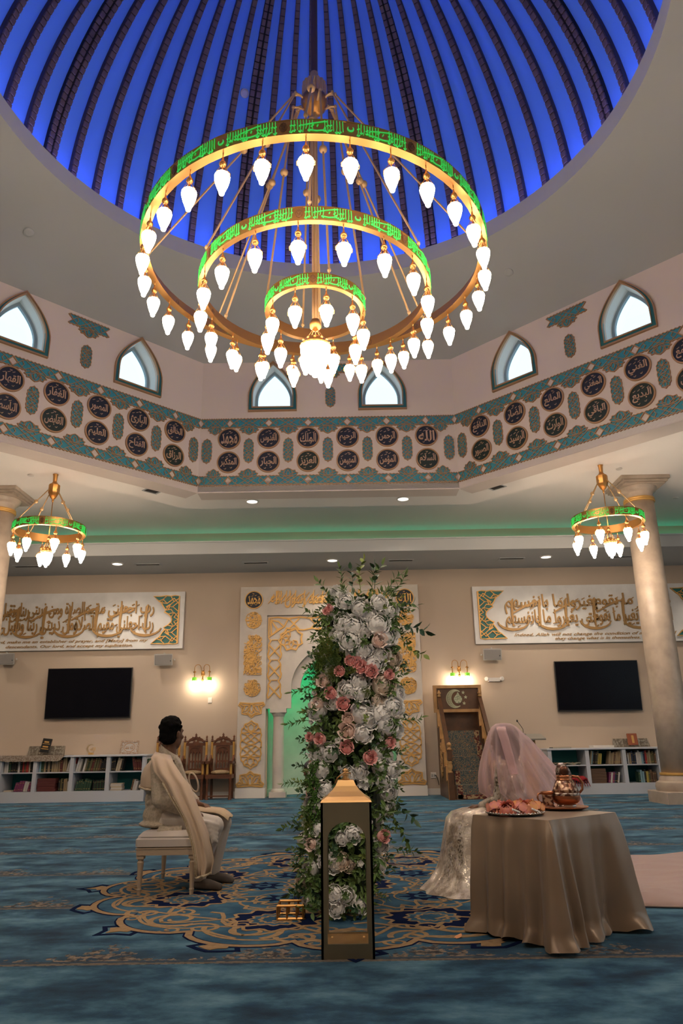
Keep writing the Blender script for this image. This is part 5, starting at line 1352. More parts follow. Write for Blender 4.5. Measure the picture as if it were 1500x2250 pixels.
def face_parts(at, s, parent, ang):
    for b in (-1,1):
        m = MB(); ellr(m, at(.076,b*.031,.012), (.010*s,.013*s,.007*s), ang, nu=10, nv=6); e = m.build('eye', M_eye, parent, True)
        m = MB(); ellr(m, at(.0835,b*.031,.012), (.004*s,.006*s,.006*s), ang, nu=8, nv=6); m.build('iris', M_iris, e, True)
        m = MB(); limb(m, [(at(.088,b*.016,.033),.003*s),(at(.090,b*.032,.037),.0035*s),(at(.080,b*.05,.032),.002*s)]); m.build('eyebrow', M_hair, parent, True)
    m = MB(); ellr(m, at(.090,0,-.052), (.009*s,.024*s,.006*s), ang, nu=10, nv=6); ellr(m, at(.090,0,-.062), (.009*s,.021*s,.006*s), ang, nu=10, nv=6); m.build('lips', M_lip, parent, True)

# ================================================================ BENCH AND SEATED MAN
bn = thing('bench', 'cream upholstered bench with fluted pale legs under the seated man', 'bench', (-1.375, 6.40, 0))
M_benchw = mat('pale_bench_wood', (.42,.32,.235), .55); M_benchc = mat('cream_upholstery', (.50,.44,.40), .8, sheen=.2)
m = MB().cbox(-.235,-.42,.335,.235,.42,.405,.02); m.cbox(-.225,-.41,.40,.225,.41,.435,.03); m.build('cushion', M_benchc, bn, 2)
m = MB().cbox(-.225,-.41,.275,.225,.41,.335,.006); m.box(-.23,-.415,.318,.23,.415,.326); m.build('seat_rail', M_benchw, bn)
for sx in (-1,1):
    for sy in (-1,1):
        m = MB().lathe([(.014,0),(.016,.03),(.02,.04),(.016,.05),(.022,.19),(.026,.225),(.02,.235),(.024,.25)], 12, (sx*.195,sy*.375,0)); m.cbox(sx*.195-.028,sy*.375-.028,.25,sx*.195+.028,sy*.375+.028,.335,.004); m.build('leg', M_benchw, bn)
man = thing('person', 'man in ivory tunic and cream shawl seated on the bench, facing away', 'person', (0,0,0))
bm_ = MB(); HA = rad(57)
at = head_prims(bm_, (-1.462,6.36,1.145), HA, 1.0)
limb(bm_, [((-1.475,6.36,1.09), .058), ((-1.485,6.36,.96), .062)])
ellr(bm_, (-1.52,6.37,.90), (.085,.18,.06)); ellr(bm_, (-1.53,6.37,.79), (.115,.165,.15)); ellr(bm_, (-1.52,6.37,.64), (.105,.145,.14)); ellr(bm_, (-1.50,6.37,.54), (.12,.16,.10))
RA = [((-1.505,6.19,.905),.055),((-1.475,6.12,.66),.042),((-1.285,6.19,.565),.030)]; LA = [((-1.49,6.55,.905),.055),((-1.40,6.62,.68),.042),((-1.25,6.47,.60),.030)]
limb(bm_, RA); limb(bm_, LA)
hand(bm_, (-1.275,6.195,.562), (.9,.15,-.12), (0,0,1), 1., .45); hand(bm_, (-1.24,6.46,.598), (.75,-.5,-.1), (0,.3,1), 1., .6)
RL = [((-1.46,6.27,.515),.075),((-1.05,6.22,.455),.055),((-1.165,6.24,.11),.036)]; LL = [((-1.46,6.47,.515),.075),((-1.03,6.50,.455),.055),((-1.11,6.54,.11),.036)]
limb(bm_, RL); limb(bm_, LL)
for (x, y), dx, dy in (((-1.175,6.245),.175,-.075),((-1.12,6.545),.165,-.065)):
    limb(bm_, [((x-.02,y+.01,.042),.036),((x+dx*.5,y+dy*.5,.038),.034),((x+dx,y+dy,.026),.024)])
body = fused_part('body', bm_, .0075, M_skin, man, 3)
face_parts(at, 1.0, man, HA)
hb = MB(); f = Vector((cos(HA), sin(HA), 0)); l = Vector((sin(HA), -cos(HA), 0)); hc = Vector((-1.462,6.36,1.145))
ellr(hb, hc-f*.022+Vector((0,0,.038)), (.092,.088,.098), HA); ellr(hb, hc-f*.04+Vector((0,0,-.012)), (.066,.078,.075), HA)
q = random.Random(5)
for i in range(150):
    a = q.uniform(0,2*pi); e = q.uniform(.25,1.45); d = f*cos(a)*cos(e)+l*sin(a)*cos(e)+Vector((0,0,sin(e)))
    if d.dot(f) > .80 and e < .5: continue
    hb.ell(hc-f*.018+Vector((0,0,.032))+Vector((d.x*.094,d.y*.094,d.z*.104)), q.uniform(.012,.022), 7, 5)
for i in range(50):
    a = q.uniform(pi*.55, pi*1.45); d = f*cos(a)+l*sin(a); hb.ell(hc-f*.03+d*.078+Vector((0,0,q.uniform(-.06,.05))), .012, 6, 4)
fused_part('hair', hb, .0075, M_hair, man, 1)
kb = MB(); ellr(kb, (-1.52,6.37,.895), (.10,.205,.07)); ellr(kb, (-1.535,6.37,.79), (.135,.19,.165)); ellr(kb, (-1.525,6.37,.64), (.125,.17,.155)); ellr(kb, (-1.51,6.37,.53), (.15,.20,.11)); ellr(kb, (-1.52,6.37,.465), (.17,.215,.035))
limb(kb, [(p, r+.024) for p, r in RA[:2]] + [((-1.32,6.175,.583),.048)]); limb(kb, [(p, r+.024) for p, r in LA[:2]] + [((-1.285,6.505,.616),.048)])
for i in range(6):
    a = q.uniform(0,6); z = .47+.05*i; limb(kb, [((-1.60,6.235,z),.014),((-1.52,6.195,z+.03),.014),((-1.42,6.19,z+.06),.010)])
fused_part('tunic', kb, .009, M_ivory, man, 3)
cb_ = MB(); ringsC = []
for r_, zz in ((.078,0),(.072,.05),(.066,.05),(.072,0)):
    ringsC.append([(-1.478+r_*cos(a), 6.36+r_*1.02*sin(a), .975+zz-.045*cos(a)) for a in [2*pi*i/28 for i in range(28)]])
ringsC.append(ringsC[0]); cb_.loft(ringsC); cb_.build('collar', M_ivory, man, True)
tb = MB(); limb(tb, [(RL[0][0],.095),((-1.06,6.22,.452),.076)]); limb(tb, [((-1.065,6.22,.45),.076),((-1.13,6.235,.25),.068),((-1.165,6.24,.095),.056)])
limb(tb, [(LL[0][0],.095),((-1.04,6.50,.452),.076)]); limb(tb, [((-1.045,6.50,.45),.076),((-1.085,6.525,.25),.066),((-1.11,6.54,.095),.055)])
for i in range(5):
    t_ = i/5; limb(tb, [((-1.19+.03*i,6.155,.50-.045*i),.012),((-1.10+.012*i,6.142,.485-.03*i),.016),((-1.02,6.16,.46-.03*i),.010)])
fused_part('trousers', tb, .009, M_trous, man, 2, [((0,0,.062),(0,0,-1))])
for (x, y), dx, dy in (((-1.175,6.245),.175,-.075),((-1.12,6.545),.165,-.065)):
    sk = MB()
    limb(sk, [((x+.005,y,.11),.044),((x-.022,y+.01,.044),.041)]); limb(sk, [((x-.02,y+.01,.042),.040),((x+dx*.5,y+dy*.5,.040),.039),((x+dx,y+dy,.029),.028)])
    fused_part('sock', sk, .008, M_sock, man, 2, [((0,0,.002),(0,0,-1))])
# front flap of the tunic over the far thigh, hem over the bench edge
fl_ = [[(-1.30+.335*i/9, 6.30+.26*j/6, .595-.035*(i/9)-.05*max(0,(i-6)/3)**2+.015*sin(j*1.1)-.02*abs(j-4)/3) for j in range(7)] for i in range(10)]
sheet(fl_, .006).build('tunic_flap', mat('tunic_lining',(.55,.41,.27),.8), man, True)
hm = [[(-1.46+.17*i/6, 6.02+.10*(1-j/5)-.005*sin(i*2), .47-.115*(j/5)*(i/6)**.7-.02*j/5) for j in range(6)] for i in range(7)]
sheet(hm, .006).build('tunic_hem', M_ivory, man, True)
rows_ = [(-1.555,1.012,-1.430,.985,6.205),(-1.560,.968,-1.375,.925,6.09),(-1.515,.865,-1.290,.825,6.04),(-1.435,.785,-1.225,.765,6.005),(-1.37,.69,-1.185,.69,5.975),(-1.30,.60,-1.145,.61,5.95),(-1.245,.525,-1.10,.52,5.94),(-1.205,.43,-1.055,.43,5.935),(-1.172,.34,-1.025,.33,5.94),(-1.15,.235,-1.005,.24,5.945),(-1.14,.125,-1.028,.155,5.95)]
P = []
for k, (xl, zl, xr, zr, y) in enumerate(rows_):
    r = []
    for j in range(15):
        t_ = j/14; amp = .006+.016*min(1,k/4)
        r.append((xl+(xr-xl)*t_, y-.03*sin(pi*t_)*(1 if k > 1 else .4)+amp*sin(t_*13+k*.25)+.02*(t_-.5)**2, zl+(zr-zl)*t_))
    P.append(r)
sh = sheet(P, .004); sho = sh.build('shawl', M_shawl, man, True)
tr_ = MB()
for k in range(2,len(P)): pass
tr_.tube([tuple(Vector(P[k][0])+Vector((.0,-.008,0))) for k in range(3,len(P))] , .008, 5); tr_.tube([tuple(Vector(p)+Vector((0,-.008,0))) for p in P[-1]], .009, 5)
tr_.tube([tuple(Vector(P[k][j])+Vector((.0,-.009,0))) for k, j in [(q_,2) for q_ in range(4,len(P))]], .005, 4)
tr_.build('shawl_trim', M_trim, sho, True)
P = []
for (z, rx, ry, cx_) in ((1.0,.085,.088,-1.482),(.975,.10,.14,-1.492),(.945,.125,.20,-1.505),(.90,.150,.232,-1.52),(.85,.158,.240,-1.53),(.80,.160,.240,-1.53),(.775,.158,.238,-1.53)):
    r = []
    for j in range(25):
        a = rad(75+190*j/24); drop = .0 if z > .95 else -.05*((j-6)/18.)*(1 if j > 6 else 0)
        r.append((cx_+rx*cos(a)+.004*sin(j*1.7), 6.37+ry*sin(a), z+drop*(1.0-(z-.775)/.25)))
    P.append(r)
sbk = sheet(P, .005).build('shawl_back', M_shawl, man, True)
tr_ = MB().tube([tuple(Vector(p)+Vector((p[0]+1.53,p[1]-6.37,0)).normalized()*.006) for p in P[-1]], .009, 5); tr_.build('shawl_trim', M_trim, sbk, True)
lp = MB(); lp.tube([(-1.238+.034*cos(a)-.02*sin(a), 6.22, .775+.070*sin(a)) for a in [2*pi*i/24 for i in range(24)]], .007, 6, closed=True); lp.build('sleeve_loop', M_shawl, man, True)

# ================================================================ BRIDE
br = thing('person', 'bride in silver beaded gown under a sheer pink veil, seated beside the table', 'person', (0,0,0))
BA = rad(150); BC_ = Vector((1.215,6.02,1.055)); bb_ = MB(); at = head_prims(bb_, BC_, BA, .98)
limb(bb_, [((1.225,6.02,1.0),.05),((1.235,6.02,.90),.05)])
fb_ = Vector((cos(BA), sin(BA), 0)); lb = Vector((sin(BA), -cos(BA), 0))
def bp_(a, b, z): return (1.24+fb_.x*a+lb.x*b, 6.02+fb_.y*a+lb.y*b, z)
ellr(bb_, bp_(0,0,.86), (.075,.155,.055), BA); ellr(bb_, bp_(.01,0,.76), (.10,.135,.13), BA); ellr(bb_, bp_(0,0,.62), (.085,.11,.12), BA); ellr(bb_, bp_(0,0,.52), (.12,.155,.10), BA)
bR = [(bp_(0,.165,.865),.046),(bp_(.03,.20,.64),.036),(bp_(.21,.13,.575),.025)]; bL = [(bp_(0,-.165,.865),.046),(bp_(.03,-.20,.64),.036),(bp_(.20,-.10,.58),.025)]
limb(bb_, bR); limb(bb_, bL); hand(bb_, bp_(.22,.125,.573), tuple(fb_*.95-lb*.2+Vector((0,0,-.1))), (0,0,1), .92, .35); hand(bb_, bp_(.21,-.095,.578), tuple(fb_*.95+lb*.25+Vector((0,0,-.1))), (0,0,1), .92, .35)
limb(bb_, [(bp_(.03,.09,.50),.075),(bp_(.42,.10,.455),.05),(bp_(.44,.10,.08),.034)]); limb(bb_, [(bp_(.03,-.09,.50),.075),(bp_(.42,-.10,.455),.05),(bp_(.44,-.10,.08),.034)])
for b in (.10,-.10): limb(bb_, [(bp_(.43,b,.04),.034),(bp_(.58,b,.025),.022)])
fused_part('body', bb_, .0075, M_skin, br, 3); face_parts(at, .98, br, BA)
hb = MB(); ellr(hb, BC_-fb_*.02+Vector((0,0,.03)), (.102,.098,.102), BA); ellr(hb, BC_-fb_*.06+Vector((0,0,-.05)), (.06,.075,.12), BA)
for k, (a0, b0) in enumerate(((-.02,.085),(-.03,-.085),(.01,.08),(-.05,.05))):
    limb(hb, [(tuple(BC_+fb_*a0+lb*b0+Vector((0,0,.03))),.03),(tuple(BC_+fb_*(a0-.01)+lb*b0*1.1+Vector((0,0,-.10))),.028),(tuple(BC_+fb_*(a0+.02)+lb*b0*1.25+Vector((0,0,-.19))),.022),(tuple(BC_+fb_*(a0-.01)+lb*b0*1.1+Vector((0,0,-.27))),.014)])
fused_part('hair', hb, .009, mat('dark_brown_hair',(.035,.016,.010),.6), br, 2)
def sequin():
    m = bpy.data.materials.new('silver_sequin'); m.use_nodes = True; nt = m.node_tree; N = nt.nodes.new; L = nt.links.new; b = nt.nodes['Principled BSDF']; b.inputs['Roughness'].default_value = .35
    tc = N('ShaderNodeTexCoord'); v = N('ShaderNodeTexVoronoi'); v.inputs['Scale'].default_value = 120; L(tc.outputs['Object'], v.inputs['Vector'])
    n = N('ShaderNodeTexNoise'); n.inputs['Scale'].default_value = 16; n.inputs['Detail'].default_value = 4; L(tc.outputs['Object'], n.inputs['Vector'])
    r = N('ShaderNodeValToRGB'); e = r.color_ramp.elements; e[0].position = .40; e[0].color = (.36,.29,.23,1); e[1].position = .62; e[1].color = (.66,.57,.49,1); L(n.outputs['Fac'], r.inputs['Fac']); L(r.outputs['Color'], b.inputs['Base Color'])
    sx = N('ShaderNodeSeparateXYZ'); L(v.outputs['Color'], sx.inputs[0]); g = N('ShaderNodeMath'); g.operation = 'GREATER_THAN'; g.inputs[1].default_value = .72; L(sx.outputs['X'], g.inputs[0]); L(g.outputs[0], b.inputs['Metallic'])
    bu = N('ShaderNodeBump'); bu.inputs['Strength'].default_value = 1.; bu.inputs['Distance'].default_value = .02; L(v.outputs['Color'], bu.inputs['Height']); L(bu.outputs['Normal'], b.inputs['Normal']); return m
M_seq = sequin(); MATS['silver_sequin'] = M_seq
gb = MB(); ellr(gb, bp_(0,0,.85), (.085,.165,.05), BA); ellr(gb, bp_(.01,0,.75), (.115,.15,.14), BA); ellr(gb, bp_(0,0,.62), (.10,.125,.13), BA); ellr(gb, bp_(0,0,.52), (.14,.175,.11), BA)
limb(gb, [(p, r+.012) for p, r in bR]); limb(gb, [(p, r+.012) for p, r in bL]); fused_part('bodice', gb, .009, M_seq, br, 2)
R_ = []
for z, cx_, cy_, rx, ry in ((.575,1.12,6.08,.13,.16),(.560,1.07,6.10,.20,.20),(.535,1.03,6.11,.245,.235),(.49,1.01,6.12,.265,.265),(.40,1.0,6.11,.275,.29),(.30,.99,6.10,.285,.305),(.20,.985,6.09,.30,.325),(.12,.975,6.08,.325,.35),(.06,.965,6.07,.365,.38),(.025,.955,6.06,.40,.40),(.006,.95,6.06,.42,.415)):
    am = .004+.05*(.58-z)
    R_.append([(cx_+(rx+am*.5*sin(a*11+z*4))*cos(a), cy_+(ry+am*.5*sin(a*11+z*4))*sin(a), z+(.004*sin(a*7) if z > .02 else 0)) for a in [2*pi*i/96 for i in range(96)]])
MB().loft(list(reversed(R_))).build('skirt', M_seq, br, True)
vm = bpy.data.materials.new('sheer_pink_tulle'); vm.use_nodes = True; nt = vm.node_tree; nt.nodes.clear(); N = nt.nodes.new; L = nt.links.new
o_ = N('ShaderNodeOutputMaterial'); mx = N('ShaderNodeMixShader'); tr1 = N('ShaderNodeBsdfTransparent'); tr1.inputs[0].default_value = (1,.93,.93,1); df = N('ShaderNodeBsdfDiffuse'); df.inputs[0].default_value = (.86,.66,.68,1); tl_ = N('ShaderNodeBsdfTranslucent'); tl_.inputs[0].default_value = (.86,.66,.68,1); m2 = N('ShaderNodeMixShader'); m2.inputs[0].default_value = .45
L(df.outputs[0], m2.inputs[1]); L(tl_.outputs[0], m2.inputs[2]); lw = N('ShaderNodeLayerWeight'); lw.inputs[0].default_value = .35; mp = N('ShaderNodeMapRange'); mp.inputs[3].default_value = .28; mp.inputs[4].default_value = .95; L(lw.outputs['Facing'], mp.inputs[0])
L(mp.outputs[0], mx.inputs[0]); L(tr1.outputs[0], mx.inputs[1]); L(m2.outputs[0], mx.inputs[2]); L(mx.outputs[0], o_.inputs[0]); M_veil = vm
R_ = []
VR = [(1.187,1.218,.012,.012),(1.182,1.218,.055,.06),(1.16,1.222,.094,.12),(1.12,1.23,.124,.155),(1.06,1.25,.165,.19),(.98,1.27,.208,.235),(.90,1.29,.25,.275),(.82,1.315,.288,.30),(.74,1.345,.325,.31),(.68,1.37,.345,.315),(.63,1.40,.335,.31),(.57,1.43,.32,.30)]
for k, (z, cx_, rx, ry) in enumerate(VR):
    ry *= 1.0
    am = .026*min(1,max(0,(1.15-z)/.35))
    R_.append([(cx_+(rx+am*sin(a*13+.6*sin(a*3)))*cos(a), 6.02+(ry+am*sin(a*13+.6*sin(a*3)))*sin(a), z+(.05*max(0,-cos(a))*(k-9)/2 if k > 9 else 0)) for a in [2*pi*i/156 for i in range(156)]])
vo = MB().loft(list(reversed(R_))).build('veil', M_veil, br, True)
m = MB(); m.tube([tuple(Vector(p)) for p in R_[-1]], .006, 5, closed=True); m.build('veil_edging', mat('veil_edging',(.55,.47,.40),.6,var=(120,(.75,.68,.6),.45,.6)), vo, True)
m = MB(); 
for i in range(40):
    k = q.randrange(3,11); j = q.randrange(156); p = Vector(R_[k][j]); m.ell(p+Vector((p.x-1.28,p.y-6.02,0)).normalized()*.004, .0035, 5, 4)
sq_ = m.build('veil_sequins', mat('bright_sequin',(.9,.88,.85),.2,.6), vo, True); sq_['kind'] = 'stuff'
m = MB(); P = []
for i in range(7): P.append([(1.185+.012*i+(.0)+.05*sin(.0), 0,0)])
st = []
for k in range(2,8):
    z = VR[k][0]; r = []
    for j in range(5):
        a = -pi/2-.30+(j-2)*.016/VR[k][2]; am = 1.035; r.append((VR[k][1]-.02+(VR[k][2]*am+.02)*cos(a)*(.9), 6.02+(VR[k][3]*am+.022)*sin(a), z))
    st.append(r)
sheet(st, .003).build('veil_band', M_veil, vo, True)
chm = thing('chair', 'pale stool under the seated bride, mostly hidden by her gown', 'chair', (1.26,6.05,0))
MB().cbox(-.17,-.17,.36,.17,.17,.42,.015).build('seat', M_benchc, chm)
for sx in (-1,1):
    for sy in (-1,1): MB().lathe([(.014,0),(.02,.36)], 8, (sx*.13,sy*.13,0)).build('leg', M_benchw, chm)
# long pink train spread on the floor behind the table
def bil(a, b, c, d, u, v): return tuple((1-u)*((1-v)*p+v*s)+u*((1-v)*q_+v*r) for p, q_, r, s in zip(a, b, c, d))
P = []
for i in range(61):
    r = []
    for j in range(31):
        u, v = i/60, j/30; x, y = bil((1.62,5.42),(4.2,5.2),(5.0,8.2),(1.75,7.3),u,v)
        edge = min(u, 1-u, v, 1-v); wv = abs(sin(v*30+3.5*sin(u*5)+4*u))**.6
        y += -.10*sin(u*3.1)*(1-v); z = .006+(.05*wv*(.5+.5*sin(u*9+v*3)**2)+.02*(.5+.5*sin(u*21-v*15)))*min(1,edge*14)
        r.append((x, y, z))
    P.append(r)
tr_ = thing('dress_train', 'pale pink pleated train spread on the carpet right of the table', 'train', (0,0,0))
sheet(P, .004).build('pleated_fabric', mat('pink_chiffon',(.40,.285,.26),.85,sheen=.2), tr_, True)
m = MB().tube([(p[0],p[1],p[2]+.004) for p in [P[i][0] for i in range(61)]], .007, 5); m.build('hem', mat('pink_hem',(.42,.30,.25),.8), tr_, True)
# ================================================================ TABLE, CLOTH AND TABLEWARE
TB = Vector((1.09,4.37)); e1 = Vector((.767,.642)); e2 = Vector((-.642,.767)); LA_, LB_ = .68, .54; TZ = .622
TC = TB+e1*LA_/2+e2*LB_/2; TM = Matrix(((e1.x,e2.x,0,TC.x),(e1.y,e2.y,0,TC.y),(0,0,1,0),(0,0,0,1)))
tt = thing('table', 'plain small table hidden under the champagne cloth', 'table', M=TM)
MB().cbox(-LA_/2+.01,-LB_/2+.01,TZ-.035,LA_/2-.01,LB_/2-.01,TZ-.006,.01).build('tabletop', M_benchw, tt)
for sx in (-1,1):
    for sy in (-1,1): MB().lathe([(.018,0),(.022,TZ-.035)], 10, (sx*(LA_/2-.06),sy*(LB_/2-.06),0)).build('leg', M_benchw, tt)
N_ = 240; hx, hy, rc_ = LA_/2, LB_/2, .03
def perim(s):
    # point and outward normal on a rounded rectangle, s in 0..1, starting at the near corner B, counter-clockwise
    L1, L2 = 2*hx, 2*hy; tot = 2*(L1+L2); d = (s % 1)*tot
    cs = [(-hx,-hy,1,0,L1),(hx,-hy,0,1,L2),(hx,hy,-1,0,L1),(-hx,hy,0,-1,L2)]
    for k, (x, y, dx, dy, L) in enumerate(cs):
        if d <= L: return x+dx*d, y+dy*d, dy, -dx, d/L, k, min(d, L-d)
        d -= L
    return x, y, dy, -dx, 1, 3, 0
R_ = []; NT = 26
cr = random.Random(8)
FOLD = [(0.0,.115,.020),(.026,-.02,.010),(.045,.055,.011),(.075,-.035,.016),(.12,.02,.02),(.165,-.045,.022),(.20,-.05,.02),(.245,.05,.02),(.28,.075,.022),(.31,.01,.015),(.34,-.03,.03),(.40,.06,.03),(.52,.11,.04),(.60,-.02,.03),(.67,.05,.02),(.72,-.02,.02),(.785,.012,.02),(.81,-.025,.012),(.835,.03,.012),(.86,-.035,.014),(.885,.045,.012),(.91,-.03,.013),(.94,.035,.012),(.965,-.03,.010),(.984,.03,.008)]
def fold(s):
    return sum(a*math.exp(-(((s-c+.5) % 1-.5)/w_)**2) for c, a, w_ in FOLD)
for k in range(NT+1):
    t_ = k/NT; r = []
    for i in range(N_):
        s = i/N_; x, y, nx, ny, f_, sd, dc = perim(s)
        cx_, cy_ = x/hx, y/hy; g_ = math.exp(-(dc/.06)**2)
        rx_, ry_ = (x/abs(x) if x else 0), (y/abs(y) if y else 0); n = Vector((nx+g_*(rx_*.7-nx*.3), ny+g_*(ry_*.7-ny*.3))).normalized()
        z = TZ+.004-(TZ-.012)*t_; off = .012*min(1,t_*8)+.035*t_+fold(s)*(t_**.85)*1.0+.006*sin(s*2*pi*23+t_*2)*t_+.004*sin(s*2*pi*7+t_*9)*t_
        if t_ > .9:
            u = (t_-.9)/.1; z = .012+.07*(1-u)**1.3+.018*max(0,sin(s*2*pi*17+1))*u; off += .045*sin(u*pi*.5)*(.5+.5*sin(s*2*pi*13))
        r.append((x+n.x*off, y+n.y*off, max(.004, z)))
    R_.append(r)
cl_ = MB(TM); cl_.loft(list(reversed(R_)))
top = [(x*f_, y*f_, TZ+.0045+.0*f_) for f_ in (1.,) for x, y, z in R_[0]]
cl_.add(top, [tuple(range(N_))])
M_satin = mat('champagne_satin', (.245,.17,.115), .36, .2, sheen=.15, bump=(5,.25))
cm = bpy.data.objects.new('tablecloth', cl_.data('tablecloth', M_satin, True)); COL.objects.link(cm); tag(cm, 'champagne satin cloth draped over the small table, pooling on the carpet', 'tablecloth')
try: cm.data.set_sharp_from_angle(angle=rad(70))
except Exception: pass
TZ2 = TZ+.006
M_silv = mat('silver_tray', (.50,.47,.45), .22, .95); M_copper = mat('copper', (.42,.17,.085), .3, .9); M_cdark = mat('dark_copper', (.13,.055,.035), .35, .8)
def engraved(name, a, b, sc_, thr=.5):
    m = mat(name, a, .32, .75, var=(sc_, b, thr-.03, thr+.03), bump=(sc_,.3)); return m
M_engr = engraved('engraved_copper', (.14,.06,.04), (.55,.36,.25), 38); M_engr2 = engraved('engraved_silver_band', (.50,.42,.36), (.10,.05,.04), 46)
t = thing('serving_tray', 'round silver tray under the coral flowers on the table', 'tray', (.985,4.715,TZ2))
MB().lathe([(.05,0),(.13,.003),(.165,.014),(.172,.018),(.168,.012),(.13,0)], 40).build('plate', M_silv, t, True)
m = MB()
for i in range(48): a = 2*pi*i/48; m.ell((.169*cos(a),.169*sin(a),.017), .006, 6, 4)
m.build('beaded_rim', M_silv, t, True)
t = thing('serving_tray', 'round dark copper tray under the pitcher and cup', 'tray', (1.36,5.04,TZ2))
MB().lathe([(.05,0),(.12,.002),(.148,.010),(.155,.016),(.15,.010),(.12,0)], 40).build('plate', M_cdark, t, True)
m = MB(); m.lathe([(.150,.013),(.157,.016),(.157,.020),(.150,.018)], 40); m.build('rim', M_copper, t, True)
t = thing('pitcher', 'engraved copper pitcher with domed hood on the copper tray', 'pitcher', (1.385,5.04,TZ2+.008))
MB().lathe([(.05,0),(.055,.004),(.06,.018),(.055,.022)], 28).build('foot', M_silv, t, True)
MB().lathe([(.055,.02),(.078,.035),(.088,.055),(.0885,.075),(.086,.088)], 28).build('lower_band', M_copper, t, True)
MB().lathe([(.0862,.072),(.0895,.076),(.0895,.090),(.086,.094)], 28).build('engraved_band', M_engr2, t, True)
MB().lathe([(.086,.092),(.078,.115),(.064,.145),(.055,.165)], 28).build('body', M_engr, t, True)
MB().lathe([(.055,.163),(.050,.172),(.048,.185),(.050,.196),(.046,.198)], 28).build('neck', M_copper, t, True)
m = MB()
rr2 = []
for k in range(9):
    f_ = k/8; a = pi*.5*f_; rr2.append([(.049*cos(a*.98)*cos(b)-.004*k*.5, .049*cos(a*.98)*sin(b), .196+.078*sin(a)) for b in [2*pi*j/24 for j in range(24)]])
m.loft(rr2, caps=True); m.build('hood', M_engr2, t, True)
m = MB(); ellr(m, (-.006,-.040,.225), (.030,.016,.030)); m.build('hood_opening', M_cdark, t, True)
m = MB().tube([(.05,0,.19),(.09,0,.185),(.115,0,.15),(.11,0,.11),(.085,0,.085)], .008, 8); m.build('handle', M_copper, t, True)
t = thing('cup', 'engraved copper cup with handle on the tray, left of the pitcher', 'cup', (1.262,5.02,TZ2+.008))
MB().lathe([(.035,0),(.040,.004),(.042,.014),(.034,.022)], 24).build('foot', M_cdark, t, True)
MB().lathe([(.034,.02),(.036,.032),(.033,.05),(.034,.075),(.038,.088)], 24).build('body', M_engr, t, True)
MB().lathe([(.0375,.084),(.041,.094),(.042,.102),(.039,.102),(.036,.09),(.01,.03)], 24).build('rim', M_copper, t, True)
MB().tube([(-.036,0,.09),(-.058,0,.088),(-.064,0,.065),(-.054,0,.042),(-.036,0,.035)], .005, 6).build('handle', M_copper, t, True)

# ================================================================ FLOWER PROTOTYPES
def petal(mb, base, up, out, L, W, cup, roll=.3, n=4):
    up, out = Vector(up).normalized(), Vector(out).normalized(); side = up.cross(out).normalized(); b = Vector(base); rows_ = []
    for i in range(n+1):
        f_ = i/n; w_ = W*sin(pi*(.12+.80*f_))**.7; c = b+out*(L*cup*sin(f_*pi*.62))+up*(L*f_*(1-.25*cup)); c += out*roll*L*max(0,f_-.7)
        rows_.append([c-side*w_+out*(-.25*w_), c+out*.0, c+side*w_+out*(-.25*w_)] if f_ < 1 else [c-side*w_*.8-up*.06*L, c+up*.03*L, c+side*w_*.8-up*.06*L])
    mb.loft(rows_, closed=False)
def wrap_petal(mb, a, w_, r, th0, th1, flare, q, zs=1., n=5):
    rows_ = []; ph = q.uniform(0,6)
    for i in range(n+1):
        f_ = i/n; th = th0+(th1-th0)*f_; wd = w_*sin(pi*(.16+.66*f_)); rr = r*(1+flare*max(0,f_-.62)**2*5); row_ = []
        for k in (-1,-.5,0,.5,1):
            ruf = .05*r*sin(ph+k*4)*f_**3; al = a+wd*k/max(.35,sin(th)); t2 = th+(.16*k*k if f_ > .8 else 0)*f_; R2 = rr*(1+.05*(abs(k) > .9)*f_)+ruf
            row_.append((R2*sin(t2)*cos(al), R2*sin(t2)*sin(al), R2*cos(t2)*zs+.22*r))
        rows_.append(row_)
    mb.loft(rows_, closed=False)
def peony(seed, R=1., layers=5, open_=1.):
    q = random.Random(seed); m = MB(); m.ell((0,0,.12*R), (.42*R,.42*R,.42*R), 8, 6)
    for k in range(5):
        n = (3,4,5,6,7)[k]; r = R*(.50+.105*k)
        for j in range(n):
            wrap_petal(m, 2*pi*j/n+k*.9+q.uniform(-.25,.25), .62-.03*k, r*q.uniform(.95,1.05), rad(112), rad((4,18,34,50,64*open_)[k]+q.uniform(-6,8)), (.0,.03,.06,.10,.22)[k], q)
    return m
def rose(seed, R=1.):
    q = random.Random(seed); m = MB(); m.ell((0,0,.15*R), (.24*R,.24*R,.36*R), 8, 6)
    for k in range(5):
        n = (2,3,3,4,5)[k]; r = R*(.30+.125*k)
        for j in range(n):
            wrap_petal(m, 2*pi*j/n+k*1.25+q.uniform(-.15,.15), .85-.04*k, r, rad(118), rad((14,20,26,36,54)[k]), (.10,.12,.2,.34,.6)[k], q, 1.15)
    return m
def small_white(seed, R=1.):
    q = random.Random(seed); m = MB()
    for k in range(2):
        for j in range(5):
            a = 2*pi*j/5+k*.6; o = Vector((cos(a),sin(a),0)); tilt = .95-.5*k; up = Vector((0,0,1))*cos(tilt)+o*sin(tilt); out = o*cos(tilt)-Vector((0,0,1))*sin(tilt)
            petal(m, o*.05*R, up, out, R*.9, R*.36, .2, .2, 3)
    return m
